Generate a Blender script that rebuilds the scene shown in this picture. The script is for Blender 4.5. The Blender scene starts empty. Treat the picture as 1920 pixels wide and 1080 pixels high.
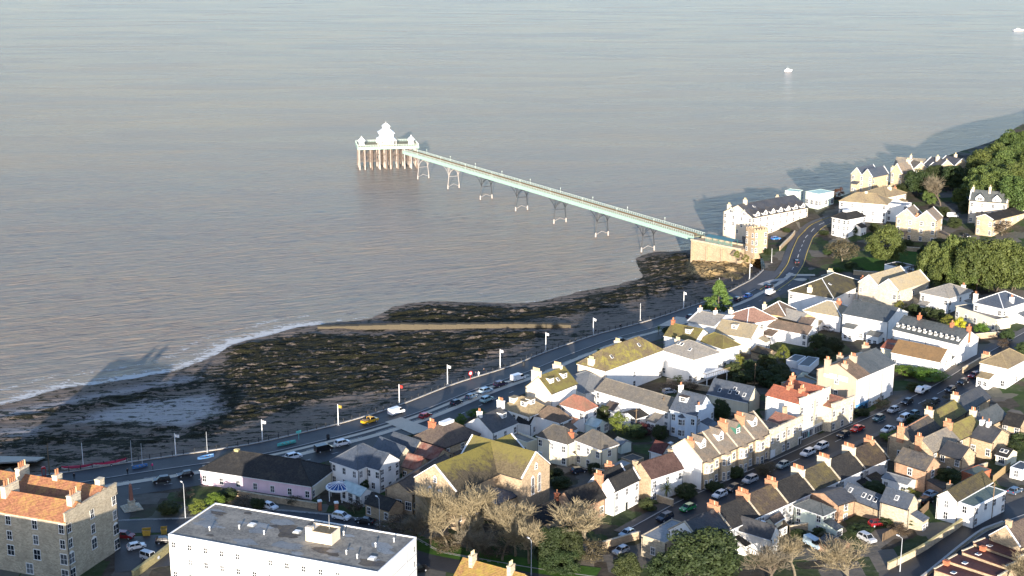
import bpy, math, random
import numpy as np
from mathutils import Vector, Matrix

S = bpy.context.scene
COL = S.collection
rnd = random.Random(7)
# ---------------------------------------------------------------- camera, sky, sun, exposure
cam_d = bpy.data.cameras.new('camera'); cam = bpy.data.objects.new('camera', cam_d); COL.objects.link(cam)
cam_d.sensor_width = 36.0; cam_d.lens = 36.0 * 2650 / 1920; cam_d.clip_start = 1.0; cam_d.clip_end = 20000
cam.location = (0, 0, 145); cam.rotation_euler = (math.radians(90 - 14.4537), 0, 0); S.camera = cam
SUN_EL, SUN_AZ = math.radians(10.1), math.radians(181.5)      # azimuth clockwise from +Y
W_ = bpy.data.worlds.new('World'); S.world = W_; W_.use_nodes = True
nt = W_.node_tree; nt.nodes.clear()
sky = nt.nodes.new('ShaderNodeTexSky'); sky.sky_type = 'NISHITA'; sky.sun_disc = False
sky.sun_elevation = SUN_EL; sky.sun_rotation = SUN_AZ; sky.air_density = 1.0; sky.dust_density = 0.8; sky.ozone_density = 2.5
bg = nt.nodes.new('ShaderNodeBackground'); bg.inputs['Strength'].default_value = 0.142
wo = nt.nodes.new('ShaderNodeOutputWorld'); hs = nt.nodes.new('ShaderNodeHueSaturation'); hs.inputs['Saturation'].default_value = 1.0
tn = nt.nodes.new('ShaderNodeMix'); tn.data_type = 'RGBA'; tn.blend_type = 'MULTIPLY'; tn.inputs[0].default_value = 1.0; tn.inputs[7].default_value = (.99, .945, 1.02, 1)   # camera white balance
nt.links.new(sky.outputs[0], hs.inputs['Color']); nt.links.new(hs.outputs[0], tn.inputs[6]); nt.links.new(tn.outputs[2], bg.inputs[0]); nt.links.new(bg.outputs[0], wo.inputs[0])
sd = bpy.data.lights.new('sun', 'SUN'); sd.energy = 4.5; sd.angle = math.radians(0.53); sd.color = (1.0, 0.89, 0.76)
sun = bpy.data.objects.new('sun', sd); COL.objects.link(sun)
to_sun = Vector((math.sin(SUN_AZ) * math.cos(SUN_EL), math.cos(SUN_AZ) * math.cos(SUN_EL), math.sin(SUN_EL)))
sun.rotation_euler = to_sun.to_track_quat('Z', 'Y').to_euler(); sun.location = (0, -200, 300)
vs = S.view_settings; vs.view_transform = 'Standard'; vs.look = 'None'; vs.gamma = 1.0; vs.exposure = 1.42
try: vs.use_curve_mapping = False
except Exception: pass
S.cycles.use_denoising = True; S.cycles.max_bounces = 5; S.cycles.diffuse_bounces = 3; S.cycles.glossy_bounces = 2; S.cycles.transparent_max_bounces = 6

# world positions in metres (x right, y away from the town, z up; sea level 0)
COAST = [(-512.4, 183.0), (-366.0, 250.1), (-244.0, 292.8), (-170.8, 317.2), (-115.9, 334.6), (-101.3, 342.0), (-89.7, 346.6), (-68.6, 356.5), (-59.4, 363.4), (-48.4, 371.1), (-33.8, 386.1), (-19.6, 404.2), (-3.4, 420.0), (10.6, 440.1), (27.6, 458.6), (45.6, 475.2), (63.9, 493.0), (76.9, 508.3), (92.6, 530.1), (101.3, 546.6), (102.5, 563.6), (97.6, 583.2), (100.0, 602.7), (117.1, 624.6), (144.0, 642.9), (183.0, 673.4), (244.0, 741.8), (317.2, 841.8), (414.8, 976.0), (561.2, 1159.0)]
CTRL = [(-512.4, 183.0, 9.76), (-244.0, 292.8, 9.76), (-115.9, 334.3, 9.76), (-68.3, 356.2, 9.76), (-34.2, 385.5, 9.76), (11.0, 440.4, 9.76), (45.1, 475.8, 9.76), (76.9, 508.7, 10.13), (92.7, 529.5, 10.98), (104.9, 544.1, 12.2), (112.2, 517.3, 11.59), (122.0, 573.4, 14.64), (137.9, 616.1, 18.3), (107.4, 595.4, 13.42), (154.9, 628.3, 21.96), (183.0, 664.9, 24.4), (244.0, 732.0, 30.5), (317.2, 829.6, 34.16), (561.2, 1146.8, 36.6), (-24.4, 329.4, 10.37), (36.6, 390.4, 11.59), (85.4, 451.4, 12.81), (34.2, 294.0, 12.81), (161.0, 427.0, 18.3), (115.9, 290.4, 17.08), (195.2, 512.4, 20.74), (244.0, 610.0, 29.28), (244.0, 488.0, 24.4), (317.2, 549.0, 30.5), (-107.4, 264.7, 11.59), (0.0, 264.7, 11.59), (61.0, 244.0, 14.64), (-97.6, 109.8, 26.84), (73.2, 109.8, 29.28), (0.0, 73.2, 29.28), (-244.0, 146.4, 21.96), (244.0, 305.0, 26.84), (427.0, 610.0, 39.04), (219.6, 146.4, 34.16), (-48.8, 195.2, 17.08), (-146.4, 207.4, 15.86)]
CARS = [
 (-87.33, 329.04, 10.1, 3.519, 'suv', 'black', 'black estate car on the seafront road left of the pink house'),
 (-82.32, 333.04, 10.06, 3.58, 'hatch', 'black', 'black hatchback closest to the end of the pink house'),
 (-62.44, 342.52, 9.92, 0.439, 'hatch', 'red', 'bright red car behind the black roof of the pink house'),
 (-56.89, 345.61, 9.95, 0.644, 'suv', 'white', 'white hatchback right behind the bright red car'),
 (-49.72, 350.79, 10.02, 0.611, 'van', 'black', 'black van on the seafront road'),
 (-45.25, 355.08, 10.06, 0.611, 'suv', 'white', 'white crossover parked just ahead of the black van'),
 (-39.73, 373.11, 9.88, 0.799, 'pickup', 'yellow', 'yellow pickup truck with loaded bed on the promenade'),
 (-32.89, 380.7, 9.82, 0.799, 'van', 'white', 'white van with red rear panel on the promenade'),
 (-24.46, 377.35, 9.91, 0.906, 'hatch', 'darkred', 'dark red hatchback parked between the buff strips'),
 (-16.1, 388.49, 10.02, 0.906, 'hatch', 'navy', 'dark navy car, first of the parked seafront line'),
 (-11.94, 393.34, 10.18, 0.906, 'hatch', 'steel', 'slate blue car second in the parked seafront line'),
 (-7.68, 397.95, 10.36, 0.773, 'suv', 'paleblue', 'pale blue car third in the parked seafront line'),
 (-7.33, 390.16, 10.35, 0.906, 'suv', 'aqua', 'pale aqua estate car on the landward side of the buff strip'),
 (-3.47, 403.8, 10.5, 0.773, 'suv', 'purple', 'dark purple people carrier in front of the white van'),
 (1.8, 409.44, 10.53, 0.773, 'van', 'white', 'white van at the front of the parked seafront line'),
 (36.17, 450.28, 10.31, 0.745, 'hatch', 'black', 'dark car on the seafront beyond the mossy villa'),
 (62.97, 478.91, 10.49, 0.772, 'hatch', 'navy', 'dark blue car beside the buff forecourt near the palms'),
 (68.92, 484.36, 10.73, 0.772, 'hatch', 'black', 'black car under the bright conifer'),
 (87.68, 507.18, 10.71, 0.947, 'hatch', 'blue', 'bright blue car beside the conifer'),
 (83.15, 503.16, 10.53, 0.947, 'hatch', 'black', 'black car parked behind the bright blue car'),
 (97.66, 518.64, 11.31, 0.947, 'hatch', 'navy', 'dark car near the small roundabout'),
 (96.3, 509.77, 11.2, 0.947, 'van', 'white', 'white van parked behind the mossy white house wall'),
 (114.41, 552.64, 12.77, 1.466, 'hatch', 'black', 'black car driving up the hill road'),
 (112.85, 590.95, 13.98, 0.349, 'hatch', 'blue', 'dark blue car in the toll house yard'),
 (49.41, 313.27, 12.95, 3.901, 'hatch', 'white', 'white hatchback parked below the bay-windowed terrace'),
 (53.15, 316.99, 13.05, 3.901, 'hatch', 'grey', 'dark grey car between the white hatchback and silver people carrier'),
 (58.02, 321.75, 13.2, 3.901, 'suv', 'silver', 'silver people carrier outside the bay-windowed terrace'),
 (67.59, 330.64, 13.53, 3.901, 'hatch', 'silvert', 'greenish silver hatchback on the street'),
 (75.39, 338.37, 13.72, 3.901, 'suv', 'white', 'white crossover with dark sunroof, nearer of two outside the shopfront'),
 (79.79, 342.81, 13.8, 3.901, 'suv', 'white', 'white crossover with dark sunroof, farther of two outside the shopfront'),
 (87.38, 351.24, 13.87, 3.901, 'hatch', 'navy', 'dark blue car behind the bright red car on the street'),
 (92.18, 355.81, 13.95, 3.901, 'saloon', 'red', 'bright red saloon on the street below the low stone house'),
 (99.78, 363.64, 14.13, 3.901, 'hatch', 'teal', 'teal car outside the blue shopfront'),
 (105.36, 369.77, 14.31, 3.901, 'hatch', 'silver', 'silver hatchback outside the white three-storey terrace'),
 (99.75, 353.82, 14.47, 3.901, 'saloon', 'white', 'white saloon parked beside the green hedge'),
 (106.0, 361.58, 14.55, 3.901, 'offroad', 'white', 'boxy white off-roader with spare wheel on the street'),
 (109.66, 365.28, 14.67, 3.901, 'hatch', 'teal', 'dark teal car in front of the boxy off-roader'),
 (110.78, 375.77, 14.57, 3.901, 'hatch', 'black', 'black car next to the white flatbed truck'),
 (117.59, 384.4, 15.04, 3.901, 'truck', 'white', 'white flatbed truck parked by the stone wall'),
 (117.78, 374.29, 15.05, 3.901, 'hatch', 'navy', 'dark blue car across the street from the flatbed truck'),
 (125.24, 383.63, 15.62, 3.901, 'hatch', 'black', 'black saloon facing down the far street'),
 (130.44, 389.02, 16.13, 3.901, 'hatch', 'black', 'black car behind the saloon on the far street'),
 (135.06, 393.62, 16.61, 3.901, 'hatch', 'darkred', 'dark red car beside the corner white house'),
 (40.84, 305.55, 12.84, -2.443, 'hatch', 'green', 'green car turning out at the foot of the street'),
 (34.96, 300.02, 12.81, 3.901, 'suv', 'navy', 'dark people carrier at the foot of the street'),
 (-86.95, 293.2, 11.38, -0.175, 'suv', 'darkred', 'dark red car beside the stone villa'),
 (-82.77, 287.32, 11.57, 0.524, 'hatch', 'white', 'white car with black roof in the villa car park'),
 (-78.33, 281.33, 11.73, -0.524, 'offroad', 'palegrey', 'pale grey van parked by the mossy wall'),
 (-77.26, 290.51, 11.49, 0.175, 'hatch', 'black', 'black car beside the white apartment block'),
 (-57.35, 311.33, 10.75, -0.611, 'hatch', 'white', 'old white car behind the apartment block roof'),
 (-39.64, 304.91, 10.87, -0.436, 'suv', 'white', 'white family car outside the glass rotunda'),
 (-33.87, 302.35, 10.96, 2.793, 'saloon', 'black', 'black saloon parked next to the white family car'),
 (-19.98, 275.34, 11.83, 0.524, 'suv', 'black', 'black car below the apartment block end wall'),
 (25.63, 291.48, 12.76, 3.901, 'hatch', 'paleblue', 'pale blue car seen through the bare tree twigs'),
 (23.66, 282.82, 12.67, 3.901, 'hatch', 'silver', 'silver car half hidden under the bare tree'),
 (13.67, 282.19, 12.27, 0.759, 'hatch', 'silver', 'silver car hidden among the foreground trees'),
 (96.99, 304.92, 16.55, 0.698, 'saloon', 'paleblue', 'pale blue car parked beside the modern white house'),
 (94.7, 301.01, 16.51, 0.698, 'suv', 'black', 'black off-roader between stone barn and modern white house'),
 (81.26, 291.03, 15.38, 0.262, 'hatch', 'darkred', 'dark red car in the back garden yard'),
 (77.17, 284.0, 14.93, -1.047, 'suv', 'silver', 'silver car facing out by the wooden gate'),
 (65.53, 283.37, 13.95, -1.047, 'van', 'paleblue', 'pale blue van in the lower yard'),
 (116.77, 305.87, 16.96, 0.698, 'hatch', 'steel', 'steel blue car at right edge beside the modern house'),
 (153.38, 432.42, 18.15, 0.349, 'saloon', 'navy', 'navy car on the drive of the veranda villa'),
 (106.05, 455.26, 12.87, -1.047, 'hatch', 'silver', 'silver car in the courtyard behind the white bungalow'),
 (16.72, 331.48, 11.78, 0.349, 'hatch', 'navy', 'dark blue car beside the cream villa garden'),
 (191.41, 602.41, 21.53, -0.175, 'van', 'white', 'white van beyond the twin-gabled villa'),
 (188.02, 571.3, 19.35, -1.396, 'hatch', 'black', 'black car in the shaded lane below the hill villa'),
 (46.09, 393.69, 11.6, 0.349, 'hatch', 'silver', 'grey car in the garden behind the long white building'),
]
TREES = [
 ('bare', -18.09, 289.33, 11.67, 14, 11, 'bare tree with tan twigs nearest the left church gable'),
 ('bare', -12.02, 292.65, 11.69, 12, 10, 'slim bare tree in front of the church nave'),
 ('bare', -5.67, 288.92, 11.85, 14, 12, 'bare tree with pale twigs in front of the church annexe'),
 ('bare', 0.51, 282.97, 11.88, 13, 12, 'grey bare tree below the church transept'),
 ('bare', -9.84, 285.74, 11.8, 9, 9, 'low dark bare tree in the verge below the church'),
 ('bare', 17.24, 284.41, 12.49, 12, 16, 'wide bare tree with glowing tan twigs below the black-roofed house'),
 ('bare', -14.36, 286.04, 11.77, 12, 10, 'bare tree between the church gable and nave trees'),
 ('bare', -2.04, 280.96, 11.82, 11, 11, 'grey-tan bare tree in the middle of the verge'),
 ('bare', 3.67, 279.35, 11.86, 11, 9, 'bare tree left of the yellow-green evergreen'),
 ('greyb', -7.13, 280.71, 11.79, 10, 10, 'dull bare tree low on the verge'),
 ('greyb', -21.56, 286.74, 11.7, 9, 10, 'dull bare tree at the left end of the verge'),
 ('scrub', -24.01, 288.66, 11.63, 5, 8, 'low brown scrub beside the lower road'),
 ('scrub', -14.4, 285.69, 11.77, 4, 9, 'brown undergrowth below the church trees'),
 ('scrub', -3.34, 282.53, 11.83, 4, 9, 'brown undergrowth in the middle of the verge'),
 ('scrub', 17.06, 280.04, 12.36, 4.5, 9, 'dark undergrowth under the wide tan tree'),
 ('ever', 10.2, 274.84, 11.92, 6, 10, 'dark evergreen undergrowth below the yellow-green tree'),
 ('scrub', -26.62, 292.58, 11.46, 6, 9, 'tangled brown scrub left of the church trees'),
 ('scrub', -37.06, 308.46, 10.74, 4, 5, 'brown shrub behind the glass rotunda gate'),
 ('ever', 8.38, 277.41, 11.93, 10, 8, 'yellow-green topped evergreen among the bare trees'),
 ('ever', 12.33, 277.69, 12.08, 9.5, 7, 'evergreen right of the yellow-green topped one'),
 ('ever', 39.17, 266.7, 13.34, 14, 17, 'big dark evergreen in front of the near terrace'),
 ('ever', 23.8, 268.97, 12.48, 7, 7, 'rounded dark evergreen at bottom centre'),
 ('greyb', 52.68, 265.6, 14.08, 10, 12, 'grey bare tree right of the big evergreen'),
 ('bare', 58.76, 268.72, 14.16, 9, 9, 'tan bare tree below the mint rear wing'),
 ('bare', 68.29, 261.83, 14.57, 10, 15, 'wide tan bare tree at bottom right of centre'),
 ('bare', 99.59, 257.62, 15.89, 10, 11, 'tan bare tree in the bottom right corner'),
 ('ever', 31.73, 266.48, 12.94, 8, 9, 'low evergreen left of the big evergreen at the bottom edge'),
 ('conifer', 72.3, 477.83, 11.13, 13, 12, 'bright green conifer beside the seafront road'),
 ('oak', 154.85, 502.89, 15.77, 17, 15, 'holm oak at the left end of the big dark grove'),
 ('oak', 162.56, 500.48, 17.46, 19, 17, 'second holm oak from left along the back of the grove'),
 ('oak', 155.85, 494.81, 16.06, 13, 12, 'small holm oak at the lower left of the grove'),
 ('oak', 165.48, 487.91, 17.69, 20, 18, 'tall holm oak at the middle of the grove'),
 ('oak', 172.24, 486.34, 18.61, 20, 18, 'tall holm oak right of the grove middle'),
 ('oak', 176.92, 484.54, 19.06, 18, 17, 'bright holm oak at the right end of the grove'),
 ('oak', 161.87, 490.37, 17.15, 13, 14, 'low holm oak in front of the grove middle'),
 ('oak', 148.22, 546.23, 14.43, 16, 17, 'round holm oak on the lawn below the long white villa'),
 ('scrub', 132.48, 552.07, 13.69, 10, 16, 'spreading olive-brown tree beside the hill road'),
 ('greyb', 192.26, 623.51, 22.41, 15, 14, 'fan-shaped bare tree on the headland'),
 ('ever', 187.02, 641.42, 23.22, 14, 14, 'dark evergreen in front of the headland villas'),
 ('ever', 200.74, 662.7, 24.22, 11, 12, 'olive evergreen behind the fan-shaped bare tree'),
 ('ever', 206.34, 650.87, 24.14, 13, 13, 'evergreen right of the fan-shaped bare tree'),
 ('redt', 150.51, 641.86, 21.23, 7, 7, 'copper-brown tree beside the mint pavilion'),
 ('oak', 207.86, 618.5, 24.91, 17, 18, 'hillside oak furthest left above the cream villa'),
 ('oak', 216.22, 628.42, 26.09, 17, 18, 'hillside oak second from left on the slope'),
 ('oak', 231.57, 657.4, 25.71, 17, 18, 'hillside oak on the mid slope'),
 ('oak', 244.44, 675.24, 26.68, 17, 18, 'hillside oak near the right edge mid slope'),
 ('oak', 205.12, 602.63, 24.19, 17, 18, 'low hillside oak beside the hill villa chimney'),
 ('oak', 212.71, 605.13, 26.08, 17, 18, 'low hillside oak directly above the hill villa'),
 ('oak', 220.84, 609.0, 27.75, 17, 18, 'low hillside oak at the right edge'),
 ('oak', 249.08, 698.35, 29.18, 17, 18, 'hillside oak on the skyline'),
 ('oak', 256.98, 698.22, 29.2, 17, 18, 'hillside oak on the skyline at the right edge'),
 ('oak', 235.07, 677.84, 26.27, 17, 18, 'hillside oak just under the skyline'),
 ('oak', 223.11, 662.02, 24.95, 17, 18, 'hillside oak at the seaward end of the wood'),
 ('oak', 241.49, 650.42, 26.85, 17, 18, 'oak at right edge of the hillside wood'),
 ('oak', 213.46, 590.37, 25.26, 17, 18, 'hillside oak lowest at the right edge'),
 ('ygreen', 28.89, 359.07, 11.66, 7, 6.5, 'yellow-green garden tree behind the cream villa'),
 ('redt', 35.32, 358.65, 11.76, 4, 6, 'dark red shrub beside the blue house garden'),
 ('ever', 39.42, 354.55, 11.92, 4.5, 5, 'green rounded bush in front of the blue house'),
 ('ygreen', 69.51, 412.82, 12.12, 6, 5, 'pale green tree below the balcony terrace'),
 ('ever', 72.24, 408.22, 12.18, 6, 5, 'green tree right of the pale green one'),
 ('ygreen', 83.66, 417.76, 12.65, 7, 5, 'light green tree in the long gardens'),
 ('ever', 78.05, 412.35, 12.44, 6, 7, 'dark garden evergreen behind the yellow bush'),
 ('ever', 79.76, 403.55, 12.47, 6, 8, 'dark garden evergreen nearest the slate barn'),
 ('ever', 73.83, 402.89, 12.22, 5, 7, 'low dark garden bush beside the telegraph pole'),
 ('ever', 66.8, 407.89, 11.98, 5, 6, 'dark evergreen bush left of the telegraph pole'),
 ('ever', 68.89, 400.37, 12.01, 5, 7, 'dark evergreen nearest the slate barn roof'),
 ('ever', 75.34, 398.55, 12.26, 5, 7, 'dark evergreen right of the telegraph pole'),
 ('ever', 81.16, 398.77, 12.53, 5, 7, 'dark evergreen beside the pale shed'),
 ('ever', 77.78, 395.98, 12.37, 4.5, 7, 'dark evergreen behind the red-roofed cream house'),
 ('ever', 88.61, 423.86, 12.78, 4, 6, 'brown-green bush above the white outbuilding'),
 ('ever', 92.28, 423.52, 12.88, 4, 6, 'olive bush along the garden wall'),
 ('ever', 97.58, 422.88, 13.08, 4, 6, 'olive bush nearest the tan chimney'),
 ('yellow', 79.73, 412.97, 12.5, 3, 3, 'bright yellow bush in the dark gardens'),
 ('ever', 97.57, 432.84, 12.91, 6, 6.5, 'round dark tree below the white bungalow'),
 ('ever', 102.02, 429.39, 13.14, 5.5, 7, 'wide dark tree right of the round one'),
 ('scrub', 83.31, 442.15, 12.72, 4, 5, 'bare brown shrub against the tan gabled house'),
 ('scrub', 65.62, 408.64, 11.94, 4, 5, 'tan shrub spilling below the balcony terrace'),
 ('scrub', 52.5, 396.45, 11.63, 3.5, 6, 'brown garden shrubs behind the mossy villa'),
 ('ygreen', 49.52, 401.17, 11.6, 3.5, 4, 'small spiky green plant behind the mossy villa'),
 ('ever', 57.52, 368.5, 11.93, 7, 6, 'dark tree beside the slate barn gable'),
 ('palm', 36.59, 310.92, 12.79, 6, 5, 'palm in front of the brown-roofed white house'),
 ('ever', 41.46, 312.81, 12.83, 4, 6, 'dark garden hedge under the white gable wall'),
 ('ever', 102.38, 309.69, 16.65, 5.5, 6.5, 'dark evergreen beside the stone rear wing'),
 ('ever', 99.74, 309.99, 16.54, 4, 4, 'small evergreen left of the stone wing evergreen'),
 ('ever', 85.27, 309.85, 15.51, 3, 6, 'green bushes in the garden behind near terrace'),
 ('ygreen', 91.92, 306.22, 16.2, 2.5, 4, 'yellow-green bush by the lean-to'),
 ('scrub', 96.85, 309.64, 16.41, 4, 4, 'bare shrub against the salmon brick house'),
 ('hedge', 116.49, 399.59, 15.0, 3.6, 9, 'bright green rounded hedge left of the cottage path'),
 ('hedge', 122.4, 395.05, 15.54, 3.6, 13, 'long bright green hedge right of the cottage path'),
 ('ygreen', 135.29, 474.32, 14.11, 4.5, 5.5, 'light green bush at left end of the row behind the dormer terrace'),
 ('ever', 137.84, 467.31, 14.85, 4.5, 5.5, 'dark bush second in the row behind the dormer terrace'),
 ('ever', 140.18, 460.06, 15.69, 4.5, 5.5, 'dark bush in the middle of the row behind the dormer terrace'),
 ('ever', 142.78, 456.55, 16.28, 4.5, 5.5, 'dark bush fourth in the row behind the dormer terrace'),
 ('ygreen', 142.63, 445.33, 17.17, 4.5, 5.5, 'light bush near the right end behind the dormer terrace'),
 ('yellow', 144.47, 439.81, 17.62, 4.5, 5.5, 'yellowish bush at right end behind the dormer terrace'),
 ('hedge', 149.28, 431.94, 18.07, 4.5, 5.5, 'low green bush by the veranda villa'),
 ('ygreen', -73.87, 308.28, 10.81, 4, 5, 'yellow-green bush left of the apartment block'),
 ('hedge', -70.48, 312.1, 10.69, 4, 6, 'bright green bush above the apartment block corner'),
 ('ever', -80.45, 308.14, 10.78, 3.5, 6, 'dark green shrubs beside the monument'),
 ('scrub', -79.14, 317.6, 10.45, 3, 6, 'brown shrub in front of the pink house end'),
 ('scrub', -63.81, 312.0, 10.72, 3, 7, 'brown hedge in front of the pink house'),
 ('ever', -60.16, 311.22, 10.75, 3.2, 4, 'dark green bush beside the pink house gate'),
 ('hedge', -14.53, 370.58, 10.22, 3.5, 4.5, 'left of two bright round bushes beside the white villa'),
 ('hedge', -9.96, 374.81, 10.31, 3.5, 6.5, 'larger bright round bush beside the white villa'),
 ('ever', -27.45, 356.94, 10.27, 2.5, 4, 'dark green bush by the slate sheds'),
 ('palm', 49.57, 459.52, 10.34, 4, 4, 'palm on the seafront forecourt'),
 ('palm', 27.96, 435.76, 10.14, 3.5, 4, 'small palm on the seafront before the mossy villa'),
 ('ever', 52.95, 460.03, 10.47, 2.8, 5, 'green bushes on the seafront forecourt'),
 ('palm', 20.38, 422.76, 10.29, 3, 3, 'small palm beside the tall gabled house'),
 ('ygreen', 91.82, 562.33, 12.76, 3.5, 3, 'green creeper bush on the pier abutment'),
 ('ygreen', 94.28, 555.01, 12.34, 4, 3.5, 'yellow-green bush below the toll house'),
 ('scrub', 85.33, 530.96, 11.2, 3.5, 9, 'brown scrub on the bank below the road'),
 ('scrub', 91.37, 540.13, 11.6, 3, 8, 'dark scrub beside the rock ledges'),
 ('ever', 133.77, 542.45, 13.14, 3, 6, 'low green bushes along the lawn edge'),
 ('ever', 10.68, 328.04, 11.55, 3, 5, 'dark bushes at the foot of the cream villa'),
 ('ever', 20.52, 330.55, 11.99, 3, 4, 'garden bush beside the cream villa end'),
 ('scrub', 22.82, 332.66, 12.02, 3, 5, 'reddish garden shrub behind the orange chimneys'),
 ('ever', 31.78, 306.13, 12.78, 3, 5, 'front garden hedge of the black-roofed white house'),
 ('scrub', 63.21, 326.68, 13.38, 3.5, 6, 'reddish shrub in the front gardens of the bay terrace'),
 ('ever', 48.8, 317.24, 12.94, 2.5, 5, 'front garden hedge below the white gable wall'),
 ('hedge', 99.17, 347.25, 14.72, 2.5, 7, 'green hedge beside the white saloon'),
 ('ever', 109.15, 358.68, 14.81, 2.5, 7, 'green verge bush beside the boxy off-roader'),
 ('scrub', 121.68, 373.46, 15.31, 3, 5, 'brown bush beside the far street'),
 ('scrub', 68.45, 284.09, 14.15, 3, 5, 'brown bush in the lower yards'),
 ('ever', 67.47, 287.24, 14.01, 3, 3.5, 'round bush below the mint rear wing'),
 ('ever', 155.3, 425.3, 18.21, 4.5, 5, 'dark bush on the bank at right'),
 ('ever', 154.9, 410.52, 18.07, 4.5, 5, 'dark green bush at the right edge above the corner house'),
 ('ever', 154.77, 590.58, 17.61, 4, 6, 'dark bush beside the mansard house'),
 ('ever', 180.33, 645.49, 23.29, 6, 7, 'evergreen below the gabled headland villas'),
 ('ever', 187.55, 586.89, 20.16, 5, 7, 'dark bush behind the white van'),
 ('scrub', 179.27, 548.66, 18.37, 5, 8, 'brown bush above the big grove'),
 ('ever', 172.61, 558.25, 17.31, 5, 8, 'dark bush below the twin-gabled villa'),
 ('ever', 161.73, 565.47, 16.24, 4, 6, 'low bush on the lawn behind the round holm oak'),
 ('scrub', 171.95, 541.77, 17.78, 5, 8, 'brown tree behind the left of the grove'),
 ('oak', 200.14, 621.82, 23.39, 8, 9, 'evergreen left of the hill villa'),
 ('ygreen', 220.92, 627.29, 27.0, 4, 8, 'light green hedge above the hill villa'),
 ('scrub', 201.24, 567.58, 20.84, 7, 10, 'bare twiggy bush before the sandstone villa'),
 ('ever', 155.5, 613.11, 20.06, 4, 5, 'bush beside the long white villa end'),
 ('oak', 211.78, 668.45, 24.42, 9, 9, 'evergreen behind the headland villa roofs'),
 ('oak', 228.97, 687.17, 26.7, 11, 11, 'oak at the seaward tip of the hillside wood'),
 ('scrub', 167.32, 494.48, 18.23, 6, 10, 'brown scrub right of the grove'),
 ('scrub', 178.55, 485.79, 19.3, 8, 9, 'bare brown tree at the right edge beside the grove'),
 ('ever', 105.18, 566.16, 13.55, 2.5, 4, 'green bush at the toll house foot'),
 ('ever', 119.43, 601.45, 14.95, 2.5, 4, 'clipped bush in the hotel garden'),
 ('ever', 128.76, 561.92, 14.24, 3, 5, 'low bush left of the olive-brown tree'),
 ('hedge', 127.56, 538.43, 12.58, 2.2, 7, 'low hedge beside the junction lawn'),
 ('ever', 135.36, 536.22, 12.95, 2.5, 6, 'dark shrub below the lawn'),
 ('ever', 150.45, 530.91, 14.48, 4, 7, 'dark shrub between lawn and grove'),
 ('ever', 163.68, 545.64, 16.33, 6, 7, 'dark evergreen at the corner of the twin-gabled villa'),
 ('scrub', 153.07, 522.03, 15.03, 5, 7, 'brown shrub above the twin-gabled stone house'),
 ('ever', 145.46, 589.46, 16.69, 4, 5, 'bush between mansard house and holm oak'),
 ('oak', 188.79, 627.64, 22.3, 8, 8, 'round evergreen right of the dark headland tree'),
 ('ever', 197.79, 606.13, 22.72, 6, 7, 'evergreen beside the hill villa wall'),
 ('ever', 188.18, 604.59, 21.21, 5, 6, 'evergreen behind the twin-gabled villa roof'),
 ('ever', 133.66, 592.31, 15.91, 2.2, 5, 'clipped hedge in front of the mansard house'),
 ('ever', 32.14, 327.14, 12.48, 3, 5, 'dark shrubs between the grey shed and stone gable'),
 ('scrub', 22.24, 323.38, 12.28, 3, 4, 'brown shrub behind the white double-roofed house'),
 ('ever', 11.82, 321.72, 11.82, 3, 6, 'dark hedge between the church and brick cottage'),
 ('ever', 33.38, 356.52, 11.77, 4, 6, 'dark shrubs left of the dark red shrub'),
 ('ever', 25.7, 372.85, 11.55, 4, 4, 'dark conifer shrub beside the tiny white shed'),
 ('scrub', 46.74, 396.38, 11.6, 3, 7, 'brown shrubs behind the long white building'),
 ('ever', 15.04, 362.89, 11.35, 3, 5, 'dark shrubs beside the glasshouse'),
 ('ever', 54.98, 325.31, 13.06, 3, 5, 'dark front garden shrub of the bay terrace middle'),
 ('scrub', 61.52, 326.11, 13.31, 3, 5, 'red-brown hedge at the far end of the bay terrace'),
 ('ever', 96.29, 368.26, 13.79, 2.5, 5, 'pots and shrubs outside the blue shopfront'),
 ('scrub', 103.11, 372.91, 14.11, 3, 6, 'dark vine hedge outside the white terrace'),
 ('ever', 115.53, 386.14, 14.88, 3, 5, 'dark shrub beside the white flatbed truck'),
 ('scrub', 115.27, 369.97, 14.93, 3, 6, 'bare roadside bush opposite the white truck'),
 ('ever', 83.67, 290.79, 15.64, 2.5, 5, 'low bush beside the stone barn corner'),
 ('ever', 88.86, 289.62, 16.16, 2.5, 5, 'dark bush by the barn end window'),
 ('ever', 76.52, 287.89, 14.86, 2.5, 6, 'low garden shrubs by the lower yard'),
 ('scrub', 84.79, 285.94, 15.73, 2.5, 6, 'red-brown shrub along the weathered fence'),
 ('ever', 125.17, 333.55, 16.37, 3.5, 6, 'dark garden bush behind the small studio'),
 ('ever', 128.98, 337.51, 16.34, 4, 6, 'dark garden bush at the right edge'),
 ('scrub', 151.83, 418.82, 18.13, 3, 5, 'brown bank shrub at the far street end'),
 ('ever', 63.12, 288.04, 13.66, 2.5, 4, 'small shrubs below the white rear wing'),
 ('ever', -36.34, 322.86, 10.46, 3.5, 3, 'small conifer beside the glazed conservatory'),
 ('ever', -68.75, 317.43, 10.52, 3, 6, 'dark shrubs in front of the lit pink wall'),
 ('scrub', -52.19, 314.11, 10.66, 2.5, 5, 'brown shrub behind the stone garden wall'),
]
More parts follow.
